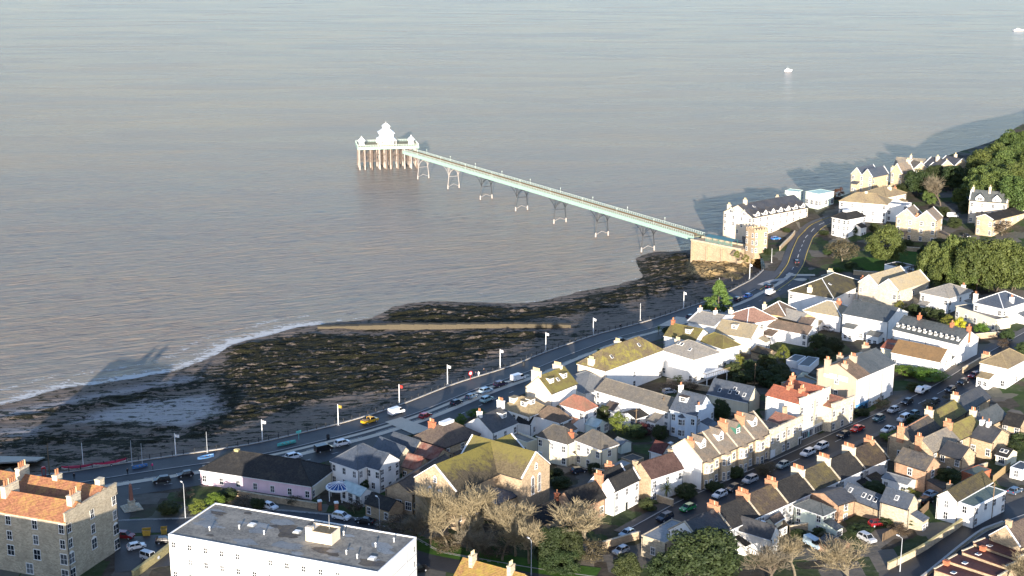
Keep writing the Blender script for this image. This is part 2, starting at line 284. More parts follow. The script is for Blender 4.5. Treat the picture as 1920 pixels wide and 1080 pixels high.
POLES = [
 (-88.04, 347.46, 9.93, 6.2, 'flag', 'white flagpole with blue base board near the covered boats'),
 (-80.26, 349.77, 9.86, 6.0, 'mast', 'bare grey mast beside the blue tarpaulin'),
 (-67.2, 358.27, 9.81, 6.2, 'flag', 'white flagpole with small flag left of the turquoise boat'),
 (-48.23, 370.6, 9.92, 6.2, 'flagy', 'white flagpole with yellow top behind the yellow pickup'),
 (-32.65, 388.36, 9.82, 6.2, 'flagr', 'white flagpole with red pennant behind the white van'),
 (-19.47, 406.22, 10.12, 6.2, 'flag', 'white flagpole left of the group on the promenade'),
 (-3.71, 422.14, 10.15, 6.2, 'flag', 'white flagpole right of the group on the promenade'),
 (11.04, 442.01, 9.84, 6.2, 'flag', 'white flagpole at the landward end of the groyne'),
 (27.43, 458.53, 10.12, 6.2, 'flag', 'white flagpole seaward of the mossy villa'),
 (45.13, 478.63, 9.91, 6.2, 'mastw', 'plain white pole without a flag on the promenade'),
 (61.93, 492.17, 10.48, 6.2, 'flag', 'white flagpole with broad flag left of the conifer'),
 (77.67, 513.14, 10.47, 6.2, 'mastw', 'white pole rising behind the conifer'),
 (92.18, 532.09, 11.3, 6.2, 'flag', 'white flagpole on the bend below the toll house'),
 (104.71, 554.68, 12.53, 6.0, 'mastw', 'white pole beside the toll house'),
 (-116.98, 334.43, 9.8, 8.5, 'wood', 'brown wooden pole beside the red telephone box'),
 (-110.2, 340.43, 9.82, 6.5, 'mastw', 'white mast behind the first red covered boat'),
 (-97.67, 340.6, 9.91, 7.0, 'mast', 'grey mast right of the red covered boats'),
 (-95.13, 340.96, 9.94, 6.0, 'mast', 'thin grey mast beside the blue trailer boat'),
 (-76.05, 305.38, 10.92, 8.5, 'lamp', 'pink-lit lamp post beside the apartment block corner'),
 (80.34, 268.82, 15.0, 7.5, 'lamp', 'tall pale lamp post beside the lane at bottom right'),
 (106.61, 291.57, 16.98, 8.5, 'wood', 'wooden telegraph pole in front of the modern white house'),
 (-30.04, 297.28, 11.21, 8, 'lamp', 'grey street lamp at the right of the apartment block roof'),
 (4.06, 273.68, 11.76, 8, 'lamp', 'white street lamp at bottom centre'),
 (71.96, 399.11, 12.12, 7, 'wood', 'telegraph pole in the dark gardens'),
 (33.45, 360.12, 11.72, 7, 'wood', 'thin wooden pole left of the blue house garden'),
 (41.5, 367.0, 11.7, 8, 'wood', 'wooden pole in front of the blue house'),
 (155.11, 552.03, 15.24, 4, 'lamp', 'small lamp post on the lawn'),
]
PEOPLE = [
 (-91.81, 338.01, 9.97, 'pink', 'grey', 0.7853981633974483, 'person in pink coat walking beside the seafront road'),
 (-97.24, 334.51, 9.93, 'black', 'black', 0.7853981633974483, 'person in dark clothes walking on the seafront pavement'),
 (-109.82, 331.43, 9.82, 'black', 'black', 0.17453292519943295, 'person in dark coat behind the villa chimneys'),
 (-11.12, 412.59, 10.29, 'navy', 'black', 0.0, 'person in navy coat at the left of the promenade group'),
 (-10.23, 413.31, 10.3, 'white', 'white', 3.141592653589793, 'person in white clothes in the middle of the promenade group'),
 (-8.69, 416.02, 10.28, 'black', 'navy', 3.490658503988659, 'person in black coat at the right of the promenade group'),
 (-13.13, 411.21, 10.27, 'black', 'black', 1.5707963267948966, 'person in black beside the red sign'),
 (28.41, 460.68, 10.11, 'black', 'grey', 0.7853981633974483, 'person in black beside the flagpole above the mossy villa'),
 (37.19, 467.08, 9.99, 'black', 'black', 0.7853981633974483, 'lone walker on the promenade near the far railings'),
]
GIG1 = ((-114.53, 337.42, 9.8), (-107.42, 339.38, 9.83))
GIG2 = ((-107.27, 339.38, 9.83), (-99.57, 343.32, 9.9))
PT = {'PHONE': (-118.18, 333.83, 9.8), 'OBELISK': (-90.28, 311.94, 10.51), 'TBOAT': (-60.35, 356.07, 9.84), 'BTARP': (-79.84, 345.87, 9.88), 'SIGN': (-57.54, 359.37, 9.86), 'BIN1': (-49.77, 360.26, 9.95), 'BIN2': (3.67, 425.44, 10.02), 'ROT': (-41.6, 317.82, 10.55), 'GATEA': (-45.38, 310.34, 10.73), 'GATEB': (-41.36, 309.4, 10.73), 'BTRAIL': (-95.3, 339.11, 9.94), 'BANNER': (-12.64, 410.18, 10.27), 'BIN3': (3.64, 425.28, 10.02), 'SK1': (-82.47, 295.03, 11.32), 'SK2': (-78.73, 295.89, 11.29)}
COPSE = [(27.83, 289.99), (42.45, 307.63), (57.16, 321.52), (73.02, 336.2), (90.6, 353.61), (109.43, 371.07), (130.12, 390.71), (154.31, 416.54), (171.62, 436.99)]
LANE = [(72.47, 258.07), (81.53, 268.01), (93.66, 279.41), (105.26, 290.65), (116.08, 297.9), (126.26, 305.75)]
LANEWALL = [(78.22, 270.09), (87.24, 276.73), (96.66, 285.61), (107.66, 298.03), (110.12, 301.09)]
LANEWALL2 = [(82.42, 263.26), (93.46, 274.97), (101.88, 283.8), (107.81, 287.71)]
LOWROAD = [(-97.43, 294.69), (-91.11, 300.17), (-75.39, 300.96), (-57.34, 306.54), (-39.45, 302.78), (-26.27, 292.3), (-18.48, 281.75), (0.0, 274.1), (20.86, 266.32)]
ISLAND = [(94.74, 523.07), (100.98, 529.54), (106.29, 530.45)]
TABLE = [(107.19, 536.38), (112.53, 536.01), (118.27, 535.6)]
ROUND = [(108.52, 530.25), (112.97, 532.96), (115.84, 529.75), (111.63, 526.19), (109.61, 526.32)]
VERGE = [(-25.89, 295.13), (-17.01, 286.71), (-6.95, 282.52), (4.56, 277.96), (17.97, 273.1)]
LINK = [(-100.5, 329.46), (-97.2, 315.27), (-94.0, 299.55)]
HILLROAD = [(96.36, 514.93), (106.84, 533.41), (113.93, 551.94), (118.85, 568.64), (125.6, 591.42), (132.4, 602.72), (144.14, 614.14)]
LAWN = [(132.28, 545.24), (138.6, 558.99), (147.93, 553.1), (160.8, 561.39), (168.44, 557.94), (158.38, 529.62), (145.24, 533.99)]
BUFF = [(-35.52, 373.58), (-31.35, 377.63), (-21.72, 366.88), (-26.89, 363.08)]
FORE = [(50.22, 470.51), (58.16, 482.02), (63.71, 478.11), (55.32, 469.85)]
CARPARK = [(-89.16, 293.08), (-76.11, 296.14), (-72.0, 278.45), (-84.16, 274.79)]
MWALL = [(-74.92, 286.99), (-76.26, 281.86), (-78.22, 275.92), (-79.49, 272.05)]
HWALL = [(-68.77, 320.41), (-58.95, 316.05), (-46.1, 311.0)]
FENCE = [(80.42, 283.21), (88.49, 289.66), (94.24, 297.54)]
FENCE2 = [(113.92, 312.6), (120.86, 321.42)]
GWALLS = [[(116.27, 402.37), (112.62, 419.54)], [(132.95, 397.46), (140.88, 405.23)], [(84.29, 409.49), (92.99, 390.17)], [(31.13, 313.66), (37.72, 307.71)], [(119.67, 437.54), (113.81, 452.7)], [(31.97, 322.97), (36.73, 312.53)], [(19.95, 329.6), (30.02, 323.08)], [(70.0, 401.08), (80.85, 399.69)], [(61.78, 291.22), (71.78, 293.73)], [(83.64, 293.66), (92.93, 299.3)], [(105.52, 314.83), (115.37, 321.65)], [(141.01, 426.58), (153.78, 429.76)], [(132.89, 534.15), (146.99, 524.91)], [(110.72, 569.83), (122.1, 596.94)], [(158.84, 562.15), (176.13, 547.98)], [(19.82, 284.88), (28.42, 289.98)], [(46.3, 402.53), (58.01, 394.67)], [(106.76, 469.57), (113.67, 459.76)]]
WATERLINE = [(-193.72, 397.17), (-176.16, 409.01), (-159.72, 417.93), (-146.67, 429.34), (-132.64, 440.22), (-117.51, 449.88), (-109.65, 454.55), (-104.73, 465.42), (-100.71, 482.65), (-89.34, 494.11), (-79.33, 505.38), (-67.97, 509.72), (-52.54, 515.63), (-46.92, 533.35), (-33.84, 541.41), (-12.65, 539.78), (8.44, 539.78), (21.55, 552.23), (41.84, 565.24), (55.58, 583.5), (54.73, 599.91), (54.45, 616.18), (65.74, 628.93), (80.61, 631.1), (92.65, 647.87)]
WEED = [
 ([(-99.61, 477.59), (-77.35, 492.46), (-61.56, 489.69), (-25.01, 489.69), (7.6, 482.9), (15.0, 476.28), (0.0, 464.78), (-10.6, 446.72), (-22.04, 427.22), (-36.25, 414.24), (-55.72, 411.72), (-66.96, 399.58), (-76.06, 388.07), (-84.26, 375.04), (-92.63, 372.12), (-92.68, 404.36), (-97.18, 438.17), (-95.93, 458.61)], 1.0),
 ([(-48.16, 524.15), (-33.4, 534.49), (0.0, 529.67), (20.76, 531.27), (39.85, 522.59), (20.02, 511.18), (-3.92, 499.5), (-47.28, 502.38)], 1.0),
 ([(15.65, 534.49), (36.63, 552.89), (55.66, 572.52), (75.47, 570.68), (71.63, 557.24), (56.36, 534.49), (32.84, 524.93)], 0.85),
 ([(51.8, 607.61), (79.48, 622.37), (77.68, 570.68), (94.02, 561.65), (71.63, 557.24), (52.16, 570.68)], 0.9),
 ([(-152.72, 398.63), (-135.99, 406.3), (-118.25, 412.73), (-102.07, 428.83), (-92.08, 434.28), (-94.74, 447.88), (-109.97, 440.98), (-128.11, 424.57), (-147.48, 411.72), (-155.07, 405.33)], 0.85),
 ([(-136.05, 391.23), (-126.23, 400.53), (-113.96, 415.25), (-100.22, 420.38), (-101.12, 413.23), (-124.09, 398.63)], 0.95),
 ([(-127.76, 394.9), (-107.56, 389.87), (-106.74, 385.4), (-126.27, 389.87)], 1.0),
 ([(-105.22, 386.73), (-93.41, 382.33), (-93.96, 378.01), (-104.45, 383.64)], 0.9),
 ([(-141.98, 368.01), (-128.48, 372.12), (-103.96, 363.98), (-91.88, 368.82), (-98.51, 378.01), (-116.38, 382.33), (-132.52, 384.96), (-146.39, 380.59)], 0.8),
 ([(-136.76, 353.12), (-132.71, 366.79), (-103.34, 361.6), (-118.24, 353.12)], 0.8),
]
MUD = [[(-130.91, 394.9), (-116.74, 413.23), (-93.65, 420.9), (-86.09, 399.58), (-94.0, 384.96), (-107.68, 390.32)], [(-156.45, 409.24), (-135.76, 421.94), (-107.12, 443.83), (-101.25, 440.98), (-127.38, 421.94), (-153.89, 401.95)], [(-149.81, 390.32), (-137.33, 390.32), (-138.25, 383.64), (-147.46, 383.64)]]
GROYNE = [(-71.67, 501.99), (-50.92, 499.13), (-25.26, 494.89), (0.0, 492.1), (21.09, 487.98)]
ROCK = [(75.23, 595.15), (82.07, 605.32), (100.06, 593.15), (109.04, 585.3), (96.93, 566.49), (81.01, 562.86), (73.36, 572.01)]
TRESTLE = [(-55.49, 818.11), (-48.66, 821.7), (58.53, 627.2), (65.61, 632.63)]
PIERHEAD = [(-93.18, 848.82), (-56.83, 855.21)]
BOATS = [(281.03, 1447.32), (711.26, 2011.5)]
ABUT = [(76.43, 588.88), (94.45, 570.17)]
SLIP = [(-141.74, 344.44), (-144.43, 359.17), (-125.87, 357.59), (-124.27, 346.29)]
HOUSES = [
 dict(key='stone_villa', label='large grey stone villa with orange tiled roof at bottom left corner', x=-92.37, y=270.84, z0=11.07, ze=25.19, rot=1.2209, W=17.64, D=29.08, roof='m_l', rise=2.6, wall='stone', rm='orange', L='5,5,5,4', R='3b,3,3b,2', quoin=1, chim=[(0.27, 0.6, 6, 'stonel', 1.7), (0.27, 0.04, 4, 'stonel', 1.7), (0.75, 0.72, 4, 'stonel', 1.7), (0.78, 0.42, 2, 'stonel', 1.2), (0.8, 0.05, 0, 'stonel', 1.8), (0.3, 0.9, 2, 'stonel', 1.5)], parR=1),
 dict(key='stone_house', label='cream stone house end with grey roof behind the orange-roofed villa', x=-113.23, y=292.99, z0=10.75, ze=22.82, rot=1.1114, W=6.26, D=7.64, roof='gable_r', rise=2.4, wall='stone', rm='grey', R='2,2,2', L='2,2,2'),
 dict(key='stone_villa', label='grey stone villa cut off by the left edge', x=-121.43, y=292.53, z0=10.57, ze=24.82, rot=1.2109, W=8.83, D=21.88, roof='m_l', rise=3.4, wall='stone', rm='orange', L='5,5,5,4', R='3,3,3,2', quoin=1, chim=[(0.3, 0.5, 5, 'stone', 3.0), (0.8, 0.4, 4, 'stone', 3.0)], parR=1),
 dict(key='apartment_block', label='white flat-roofed apartment block with grey felt roof and cream stair tower', x=-24.95, y=241.14, z0=11.96, ze=28.08, rot=1.1938, W=16.69, D=46.13, roof='flat', rise=0.5, wall='white', rm='felt', L='13s,13s,13s,13s,13s', R='2s,2s,2s,2s,2s', par=0.25, flatstuff='block'),
 dict(key='pink_house', label='long low pink house with black roof and cream end wall', x=-48.27, y=316.98, z0=9.93, ze=14.19, rot=1.2145, W=12.69, D=30.89, roof='hip', rise=3.4, wall='pink', rm='black', L='7', R='2', wallR='cream', chim=[(0.5, 0.78, 0, 'lichen_stone', 0.3)]),
 dict(key='slate_hotel', label='white house with hipped blue slate roof behind the pink house', x=-37.52, y=321.34, z0=10.4, ze=16.68, rot=0.8869, W=11.18, D=9.29, roof='hip', rise=3.6, wall='white', rm='navy', L='3,3', R='2,2', chim=[]),
 dict(key='gabled_wing', label='white gable-ended wing with blue slate roof next to the glass rotunda', x=-32.24, y=321.25, z0=10.41, ze=16.66, rot=0.9667, W=7.87, D=3.94, roof='gable_l', rise=2.8, wall='white', rm='navy', R='3,2,3', L='2,1'),
 dict(key='slate_shed', label='slate-roofed grey shed nearest the hipped white house', x=-28.58, y=333.7, z0=10.38, ze=14.61, rot=0.7599, W=4.74, D=10.34, roof='gable_l', rise=2.4, wall='stone', rm='navy', R='1'),
 dict(key='slate_shed', label='slate-roofed grey shed beside the bush and parked car', x=-25.05, y=338.21, z0=10.38, ze=14.62, rot=0.8381, W=4.46, D=9.77, roof='gable_l', rise=2.4, wall='stone', rm='navy', R='1'),
 dict(key='red_roof_cottage', label='stone cottage with weathered red tiled roof and small gable', x=-23.13, y=326.71, z0=10.41, ze=14.42, rot=0.9964, W=4.84, D=4.99, roof='gable_l', rise=2.4, wall='tan', rm='redw', R='2', L='2'),
 dict(key='red_roof_cottage', label='low stone cottage with patchy red roof behind the church', x=-19.31, y=333.19, z0=10.42, ze=14.43, rot=0.8849, W=5.9, D=7.15, roof='gable_l', rise=2.0, wall='tan', rm='redw', R='2', L='2'),
 dict(key='hipped_brown_house', label='tan stone house with dark hipped roof and single red chimney', x=-17.0, y=336.95, z0=10.42, ze=16.45, rot=0.8487, W=12.93, D=11.24, roof='hip', rise=3.8, wall='tan', rm='brown', R='3,3', L='3,3', chim=[(0.28, 0.72, 4, 'brick', 1.6)], cap=1),
 dict(key='church', label='big stone church with mossy yellow-green cross-shaped roof', x=-12.65, y=296.93, z0=10.74, ze=21.03, rot=0.8657, W=26.86, D=12.9, roof='gable_r', rise=4.6, wall='tan', rm='moss', gwin='lancetL', coping='white', R='5'),
 dict(key='+church', label='', x=2.32, y=303.94, z0=10.72, ze=21.4, rot=0.9226, W=10.88, D=18.94, roof='gable_l', rise=4.6, wall='tan', rm='moss2', gwin='lancetR', coping='white'),
 dict(key='+church', label='', x=-3.18, y=300.25, z0=11.12, ze=16.75, rot=0.8609, W=7.17, D=9.7, roof='hip', rise=1.6, wall='tan', rm='navy', R='2'),
 dict(key='church_hall', label='low stone church hall with arched windows left of the church', x=-23.3, y=307.38, z0=10.43, ze=16.0, rot=1.0646, W=20.64, D=7.54, roof='gable_r', rise=2.2, wall='tan', rm='brown', L='3g', R='2'),
 dict(key='stone_outbuilding', label='low stone outbuilding with black roof below the church hall', x=-28.21, y=302.52, z0=10.65, ze=14.17, rot=0.9158, W=4.65, D=7.63, roof='gable_l', rise=1.6, wall='tan', rm='black', L='2'),
 dict(key='conservatory', label='white glazed conservatory lean-to against the cream wall', x=-35.85, y=312.11, z0=10.5, ze=13.63, rot=0.8271, W=3.8, D=7.42, roof='gable_l', rise=1.2, wall='white', rm='glass', L='4g', R='3g'),
 dict(key='orange_house', label='house with orange-yellow roof and tall cream chimneys at bottom edge', x=-0.11, y=243.0, z0=11.73, ze=21.16, rot=1.0243, W=9.84, D=14.02, roof='gable_l', rise=3.6, wall='cream', rm='orangel', L='4,4', R='3,3', chim=[(0.45, 0.82, 3, 'stone', 1.8), (0.45, 0.2, 3, 'stone', 1.8)]),
 dict(key='white_villa', label='white villa with black slate roof beside the round green bush', x=-5.04, y=345.46, z0=10.54, ze=17.19, rot=0.8775, W=10.19, D=9.76, roof='gable_r', rise=3.2, wall='white', rm='slate', R='3,3', L='1', chim=[(0.05, 0.5, 2, 'white', 1.2), (0.95, 0.55, 4, 'white', 2.0)], dorm=[('R', 0.72, 'flat')]),
 dict(key='tan_roof_house', label='white house with tan tiled roof and three small dormers', x=4.49, y=358.69, z0=10.68, ze=17.0, rot=0.8273, W=8.52, D=10.62, roof='hip', rise=3.0, wall='white', rm='lichen', R='3,3', L='3,3', dorm=[('L', 0.35, 'flat'), ('L', 0.75, 'flat'), ('R', 0.5, 'flat')]),
 dict(key='white_annexe', label='tiny white gabled annexe with black roof under the tan-roofed house', x=4.78, y=357.79, z0=10.87, ze=15.01, rot=1.0842, W=5.02, D=4.27, roof='gable_l', rise=1.6, wall='white', rm='black', R='1'),
 dict(key='white_cottage', label='square white cottage with brown hipped roof above the cream villa', x=12.71, y=355.7, z0=11.06, ze=16.29, rot=0.8512, W=4.93, D=8.5, roof='hip', rise=2.6, wall='white', rm='brownl', R='2,1', L=''),
 dict(key='tall_gable_house', label='tall cream gabled house with mossy roof, two dormers and big chimneys', x=10.7, y=368.22, z0=10.94, ze=20.22, rot=0.8723, W=11.71, D=8.99, roof='gable_r', rise=3.8, wall='peach', rm='mossb', R='', wallR='white', chim=[(0.04, 0.62, 6, 'peach', 2.2), (0.85, 0.62, 6, 'peach', 1.6)], dorm=[('R', 0.25, 'flat'), ('R', 0.75, 'flat')], sky=[('R', 0.5, 0.5)]),
 dict(key='red_hip_house', label='square white house with red-brown hipped roof beside the tall gabled house', x=19.61, y=360.97, z0=11.3, ze=17.67, rot=0.8471, W=5.2, D=8.57, roof='hip', rise=2.6, wall='white', rm='redb', R='2,2', L='2,0'),
 dict(key='greenhouse', label='pale green glasshouse beside the yellow-green garden tree', x=22.71, y=357.83, z0=11.48, ze=14.16, rot=0.8135, W=4.73, D=4.01, roof='gable_l', rise=1.2, wall='paleg', rm='glass', R='4g'),
 dict(key='cream_villa', label='cream villa with grey hipped roof and sash windows behind the church', x=13.96, y=336.02, z0=11.1, ze=17.73, rot=0.8954, W=5.93, D=9.67, roof='hip', rise=2.8, wall='cream', rm='slatel', L='3,2', door='L', chim=[(0.5, 0.1, 2, 'brick', 0.9)]),
 dict(key='+cream_villa', label='', x=22.14, y=330.71, z0=11.61, ze=18.25, rot=0.7228, W=6.04, D=9.0, roof='hip', rise=2.8, wall='cream', rm='slatel', L='3,3', R='1,0', chim=[]),
 dict(key='garage_terrace', label='low cream garage block with two dark openings and roof terrace', x=3.87, y=345.01, z0=10.81, ze=14.19, rot=0.7464, W=3.86, D=7.8, roof='flat', rise=0.6, wall='cream', rm='felt', par=0.5, garage=2),
 dict(key='grey_hip_house', label='low house with pale grey hipped slate roof behind the tall gabled house', x=20.52, y=381.76, z0=11.27, ze=15.69, rot=0.5488, W=12.1, D=13.84, roof='hip', rise=3.2, wall='white', rm='palesl'),
 dict(key='mossy_villa', label='large white villa with yellow mossy hipped roof and two stone chimneys', x=27.0, y=389.1, z0=11.21, ze=20.05, rot=0.8354, W=27.69, D=10.45, roof='hip', rise=4.2, wall='white', rm='mossy', R='0,1,3', wallL='peach', chim=[(0.02, 0.55, 4, 'peach', 1.6), (0.5, 0.62, 4, 'peach', 1.2)], sky=[('R', 0.22, 0.5), ('R', 0.72, 0.6)]),
 dict(key='balcony_house', label='white house with grey hipped roof, roof lights and large terrace balcony', x=54.05, y=401.42, z0=11.49, ze=19.65, rot=0.7176, W=11.24, D=12.88, roof='hip', rise=3.2, wall='white', rm='palegrey', L='0,2', R='0,4', sky=[('L', 0.62, 0.62), ('L', 0.72, 0.62), ('L', 0.3, 0.45)], balc=1, chim=[(0.6, 1.0, 4, 'peach', 1.6)]),
 dict(key='mossy_roof_house', label='white house with brown mossy hipped roof beside the balcony house', x=64.6, y=414.59, z0=11.73, ze=18.95, rot=0.6257, W=7.23, D=11.37, roof='hip', rise=2.6, wall='white', rm='mossb', R='0,3'),
 dict(key='mossy_roof_house', label='narrow house with olive mossy roof and white dormer on the seafront', x=56.67, y=419.8, z0=11.27, ze=19.69, rot=0.9218, W=9.5, D=11.07, roof='gable_l', rise=2.8, wall='white', rm='mossb', dorm=[('L', 0.35, 'flat')], chim=[(0.5, 1.0, 2, 'brick', 1.0)]),
 dict(key='long_white_wing', label='long white building with grey-brown roof running towards the sea', x=42.67, y=362.03, z0=11.53, ze=17.0, rot=0.7925, W=8.76, D=26.71, roof='gable_l', rise=2.4, wall='white', rm='greyb', L='2,3', R='1'),
 dict(key='sunroom', label='white sunroom with dark roof in front of the long white building', x=33.56, y=363.88, z0=11.6, ze=14.47, rot=0.7116, W=5.85, D=5.53, roof='gable_r', rise=0.9, wall='white', rm='black', L='4g', R='3g'),
 dict(key='white_shed', label='tiny white garden shed with dark brown roof', x=28.17, y=371.46, z0=11.55, ze=14.17, rot=0.8532, W=4.73, D=3.16, roof='gable_l', rise=1.2, wall='white', rm='brown', L='1'),
 dict(key='blue_house', label='pale blue house with navy slate roof, dormer and projecting bay', x=48.69, y=352.61, z0=11.82, ze=19.36, rot=0.8795, W=8.91, D=8.26, roof='gable_l', rise=4.2, wall='blue', rm='navy', L='3,2', R='2,2', dorm=[('L', 0.68, 'flatb')], bay=[('L', 0.55)], chim=[(0.5, 0.98, 2, 'white', 1.2), (0.15, 0.0, 2, 'blue', 1.0)]),
 dict(key='slate_barn', label='cream barn with navy slate roof and scattered roof lights', x=65.81, y=373.44, z0=11.72, ze=15.88, rot=0.9288, W=7.33, D=12.85, roof='gable_l', rise=3.4, wall='cream', rm='navy', sky=[('L', 0.15, 0.35), ('L', 0.32, 0.38), ('L', 0.5, 0.35), ('L', 0.42, 0.6), ('L', 0.75, 0.32)]),
 dict(key='white_parapet_house', label='white house with parapets and grey roof planes nearest the seafront road', x=65.62, y=438.28, z0=11.52, ze=19.16, rot=0.9574, W=15.68, D=10.29, roof='gable_l', rise=1.8, wall='white', rm='palegrey', L='', R='3', chim=[(0.5, 0.95, 3, 'white', 1.0), (0.5, 0.4, 2, 'white', 1.0)], coping='white'),
 dict(key='tan_gable_house', label='long cream house with pale tan roof and white gable end', x=75.75, y=430.01, z0=12.14, ze=17.7, rot=0.9816, W=10.04, D=12.59, roof='gable_l', rise=3.0, wall='cream', rm='lichenl', L='0,1', R='', wallR='white', dorm=[('L', 0.55, 'flat')]),
 dict(key='pink_roof_house', label='white house with pinkish hipped roof and white hip tiles', x=76.43, y=441.89, z0=12.37, ze=19.12, rot=0.5092, W=12.05, D=11.34, roof='hip', rise=3.2, wall='white', rm='pinkb', R='3,2', chim=[(0.1, 0.9, 3, 'cream', 1.2)], ridge='white'),
 dict(key='ochre_house', label='ochre house with brown hipped roof and white hip tiles', x=91.37, y=455.42, z0=12.4, ze=18.13, rot=1.0265, W=9.59, D=8.79, roof='hip', rise=3.0, wall='ochre', rm='brownl', ridge='white', chim=[(0.3, 1.0, 2, 'cream', 1.6)]),
 dict(key='grey_gable_house', label='small house with grey gabled roof beside the ochre house', x=94.84, y=450.12, z0=12.64, ze=17.37, rot=0.6699, W=8.45, D=8.96, roof='gable_l', rise=2.0, wall='ochre', rm='palegrey'),
 dict(key='brown_roof_annexe', label='small white annexe with flat brown roof behind the white bungalow', x=97.57, y=445.03, z0=12.75, ze=17.41, rot=1.0517, W=9.14, D=4.43, roof='gable_l', rise=1.2, wall='ochre', rm='brownl', wallR='white'),
 dict(key='white_bungalow', label='white bungalow with brown roof above the dark garden trees', x=95.04, y=436.47, z0=12.73, ze=17.03, rot=0.894, W=6.52, D=14.44, roof='gable_l', rise=1.8, wall='white', rm='brownl', L='2,2', R='2'),
 dict(key='grey_hip_villa', label='white villa with pale grey hipped roof and red chimney behind crane post', x=109.39, y=452.83, z0=12.52, ze=18.42, rot=0.914, W=11.41, D=13.57, roof='hip', rise=3.0, wall='white', rm='lichenl', ridge='white', chim=[(0.6, 0.3, 3, 'brick', 1.0)]),
 dict(key='mossy_white_house', label='white house with dark mossy hipped roof beside the junction', x=111.93, y=476.06, z0=11.62, ze=18.68, rot=0.9281, W=27.25, D=16.88, roof='hip', rise=4.0, wall='white', rm='mossd', L='2,0', R='1,2', chim=[(0.03, 0.55, 3, 'cream', 1.6), (0.85, 0.7, 4, 'cream', 1.4)], ridge='white', sky=[('R', 0.3, 0.6)]),
 dict(key='twin_gable_house', label='pale stone house with two front gables and yellow mossy roof', x=134.31, y=476.26, z0=12.47, ze=21.29, rot=0.7502, W=20.32, D=15.98, roof='m_r', rise=3.2, wall='stonel', rm='lichenl', L='2,2', R='3,3', coping='white', chim=[(0.1, 0.98, 2, 'brick', 1.0)]),
 dict(key='low_hip_villa', label='low white villa with grey hipped roof below the holm oaks', x=148.75, y=464.97, z0=14.81, ze=21.57, rot=0.745, W=14.97, D=11.03, roof='hip', rise=2.4, wall='white', rm='palegrey', L='2,1', R='3,2', chim=[(1.0, 0.3, 2, 'white', 1.2)]),
 dict(key='veranda_villa', label='white villa with navy hipped slate roof and white hip lines at right edge', x=158.87, y=441.07, z0=17.55, ze=24.49, rot=0.6981, W=14.79, D=10.69, roof='hip', rise=3.0, wall='white', rm='navy', L='2,2', R='2,2', ridge='white', chim=[(0.02, 1.0, 2, 'white', 2.4), (0.45, 0.1, 2, 'white', 1.6)]),
 dict(key='veranda_wing', label='low white wing with dark veranda canopy beside the navy-roofed villa', x=155.8, y=437.85, z0=16.9, ze=21.52, rot=0.4306, W=6.46, D=18.82, roof='flat', rise=0.3, wall='cream', rm='slate', L='5', par=0.15),
 dict(key='kiosk', label='small white flat-roofed kiosk above the twin-gabled stone house', x=149.24, y=525.49, z0=13.63, ze=17.29, rot=0.6661, W=7.68, D=8.14, roof='flat', rise=0.3, wall='white', rm='slate', par=0.15),
 dict(key='slate_terrace', label='white terraced house with plain slate roof next to the long dormered terrace', x=120.52, y=436.64, z0=13.08, ze=21.22, rot=0.8721, W=15.39, D=7.83, roof='gable_l', rise=3.0, wall='white', rm='slateg', L='0,3'),
 dict(key='slate_terrace', label='white terraced house with plain slate roof at the seaward end', x=114.52, y=441.68, z0=13.08, ze=21.22, rot=0.8721, W=15.39, D=7.83, roof='gable_l', rise=3.0, wall='white', rm='slateg', L='0,3'),
 dict(key='dormer_terrace', label='white terraced house at street end of the row with tiny roof dormers', x=133.47, y=404.75, z0=14.94, ze=23.22, rot=0.7345, W=11.51, D=5.66, roof='gable_l', rise=3.2, wall='white', rm='slateg', L='0,2', tiny=3, chim=[(0.5, 0.02, 2, 'brick', 1.0)]),
 dict(key='dormer_terrace', label='second house from the street in the row with tiny roof dormers', x=129.68, y=408.95, z0=14.94, ze=23.22, rot=0.7345, W=11.51, D=5.66, roof='gable_l', rise=3.2, wall='white', rm='slateg', L='0,2', tiny=3, chim=[(0.5, 0.02, 2, 'brick', 1.0)]),
 dict(key='dormer_terrace', label='third house from the street in the row with tiny roof dormers', x=125.89, y=413.15, z0=14.94, ze=23.22, rot=0.7345, W=11.51, D=5.66, roof='gable_l', rise=3.2, wall='white', rm='slateg', L='0,2', tiny=3),
 dict(key='dormer_terrace', label='innermost house of the white row with tiny roof dormers', x=122.09, y=417.35, z0=14.94, ze=23.22, rot=0.7345, W=11.51, D=5.66, roof='gable_l', rise=3.2, wall='white', rm='slateg', L='0,2', tiny=3, chim=[(0.5, 0.02, 2, 'brick', 1.0)]),
 dict(key='brown_roof_cottage', label='long white cottage with brown tiled roof behind the bright hedges', x=126.17, y=397.89, z0=14.75, ze=19.95, rot=0.8607, W=8.34, D=15.39, roof='gable_l', rise=2.8, wall='white', rm='brownr', L='2', R='1,0', sky=[]),
 dict(key='red_roof_wing', label='low red-tiled wing joined to the long white cottage', x=117.12, y=414.8, z0=14.5, ze=18.55, rot=0.8754, W=9.02, D=4.22, roof='gable_l', rise=1.4, wall='cream', rm='red'),
 dict(key='rendered_terrace', label='three-storey white house with tan gable wall and blue shopfront', x=94.75, y=369.74, z0=12.93, ze=23.86, rot=0.8014, W=6.88, D=12.62, roof='gable_r', rise=3.0, wall='white', rm='brownl', R='0,0,2', wallL='render', shop='blue', L='1,1,1', board=1, chim=[(0.02, 0.75, 3, 'render', 1.9), (0.1, 0.35, 3, 'render', 1.0), (0.95, 0.75, 3, 'render', 1.6), (0.95, 0.42, 4, 'render', 1.4)]),
 dict(key='rendered_terrace', label='three-storey white house in the middle beyond the blue shopfront', x=99.54, y=374.68, z0=12.93, ze=23.86, rot=0.8014, W=6.88, D=12.62, roof='gable_r', rise=3.0, wall='white', rm='slateg', R='0,0,2'),
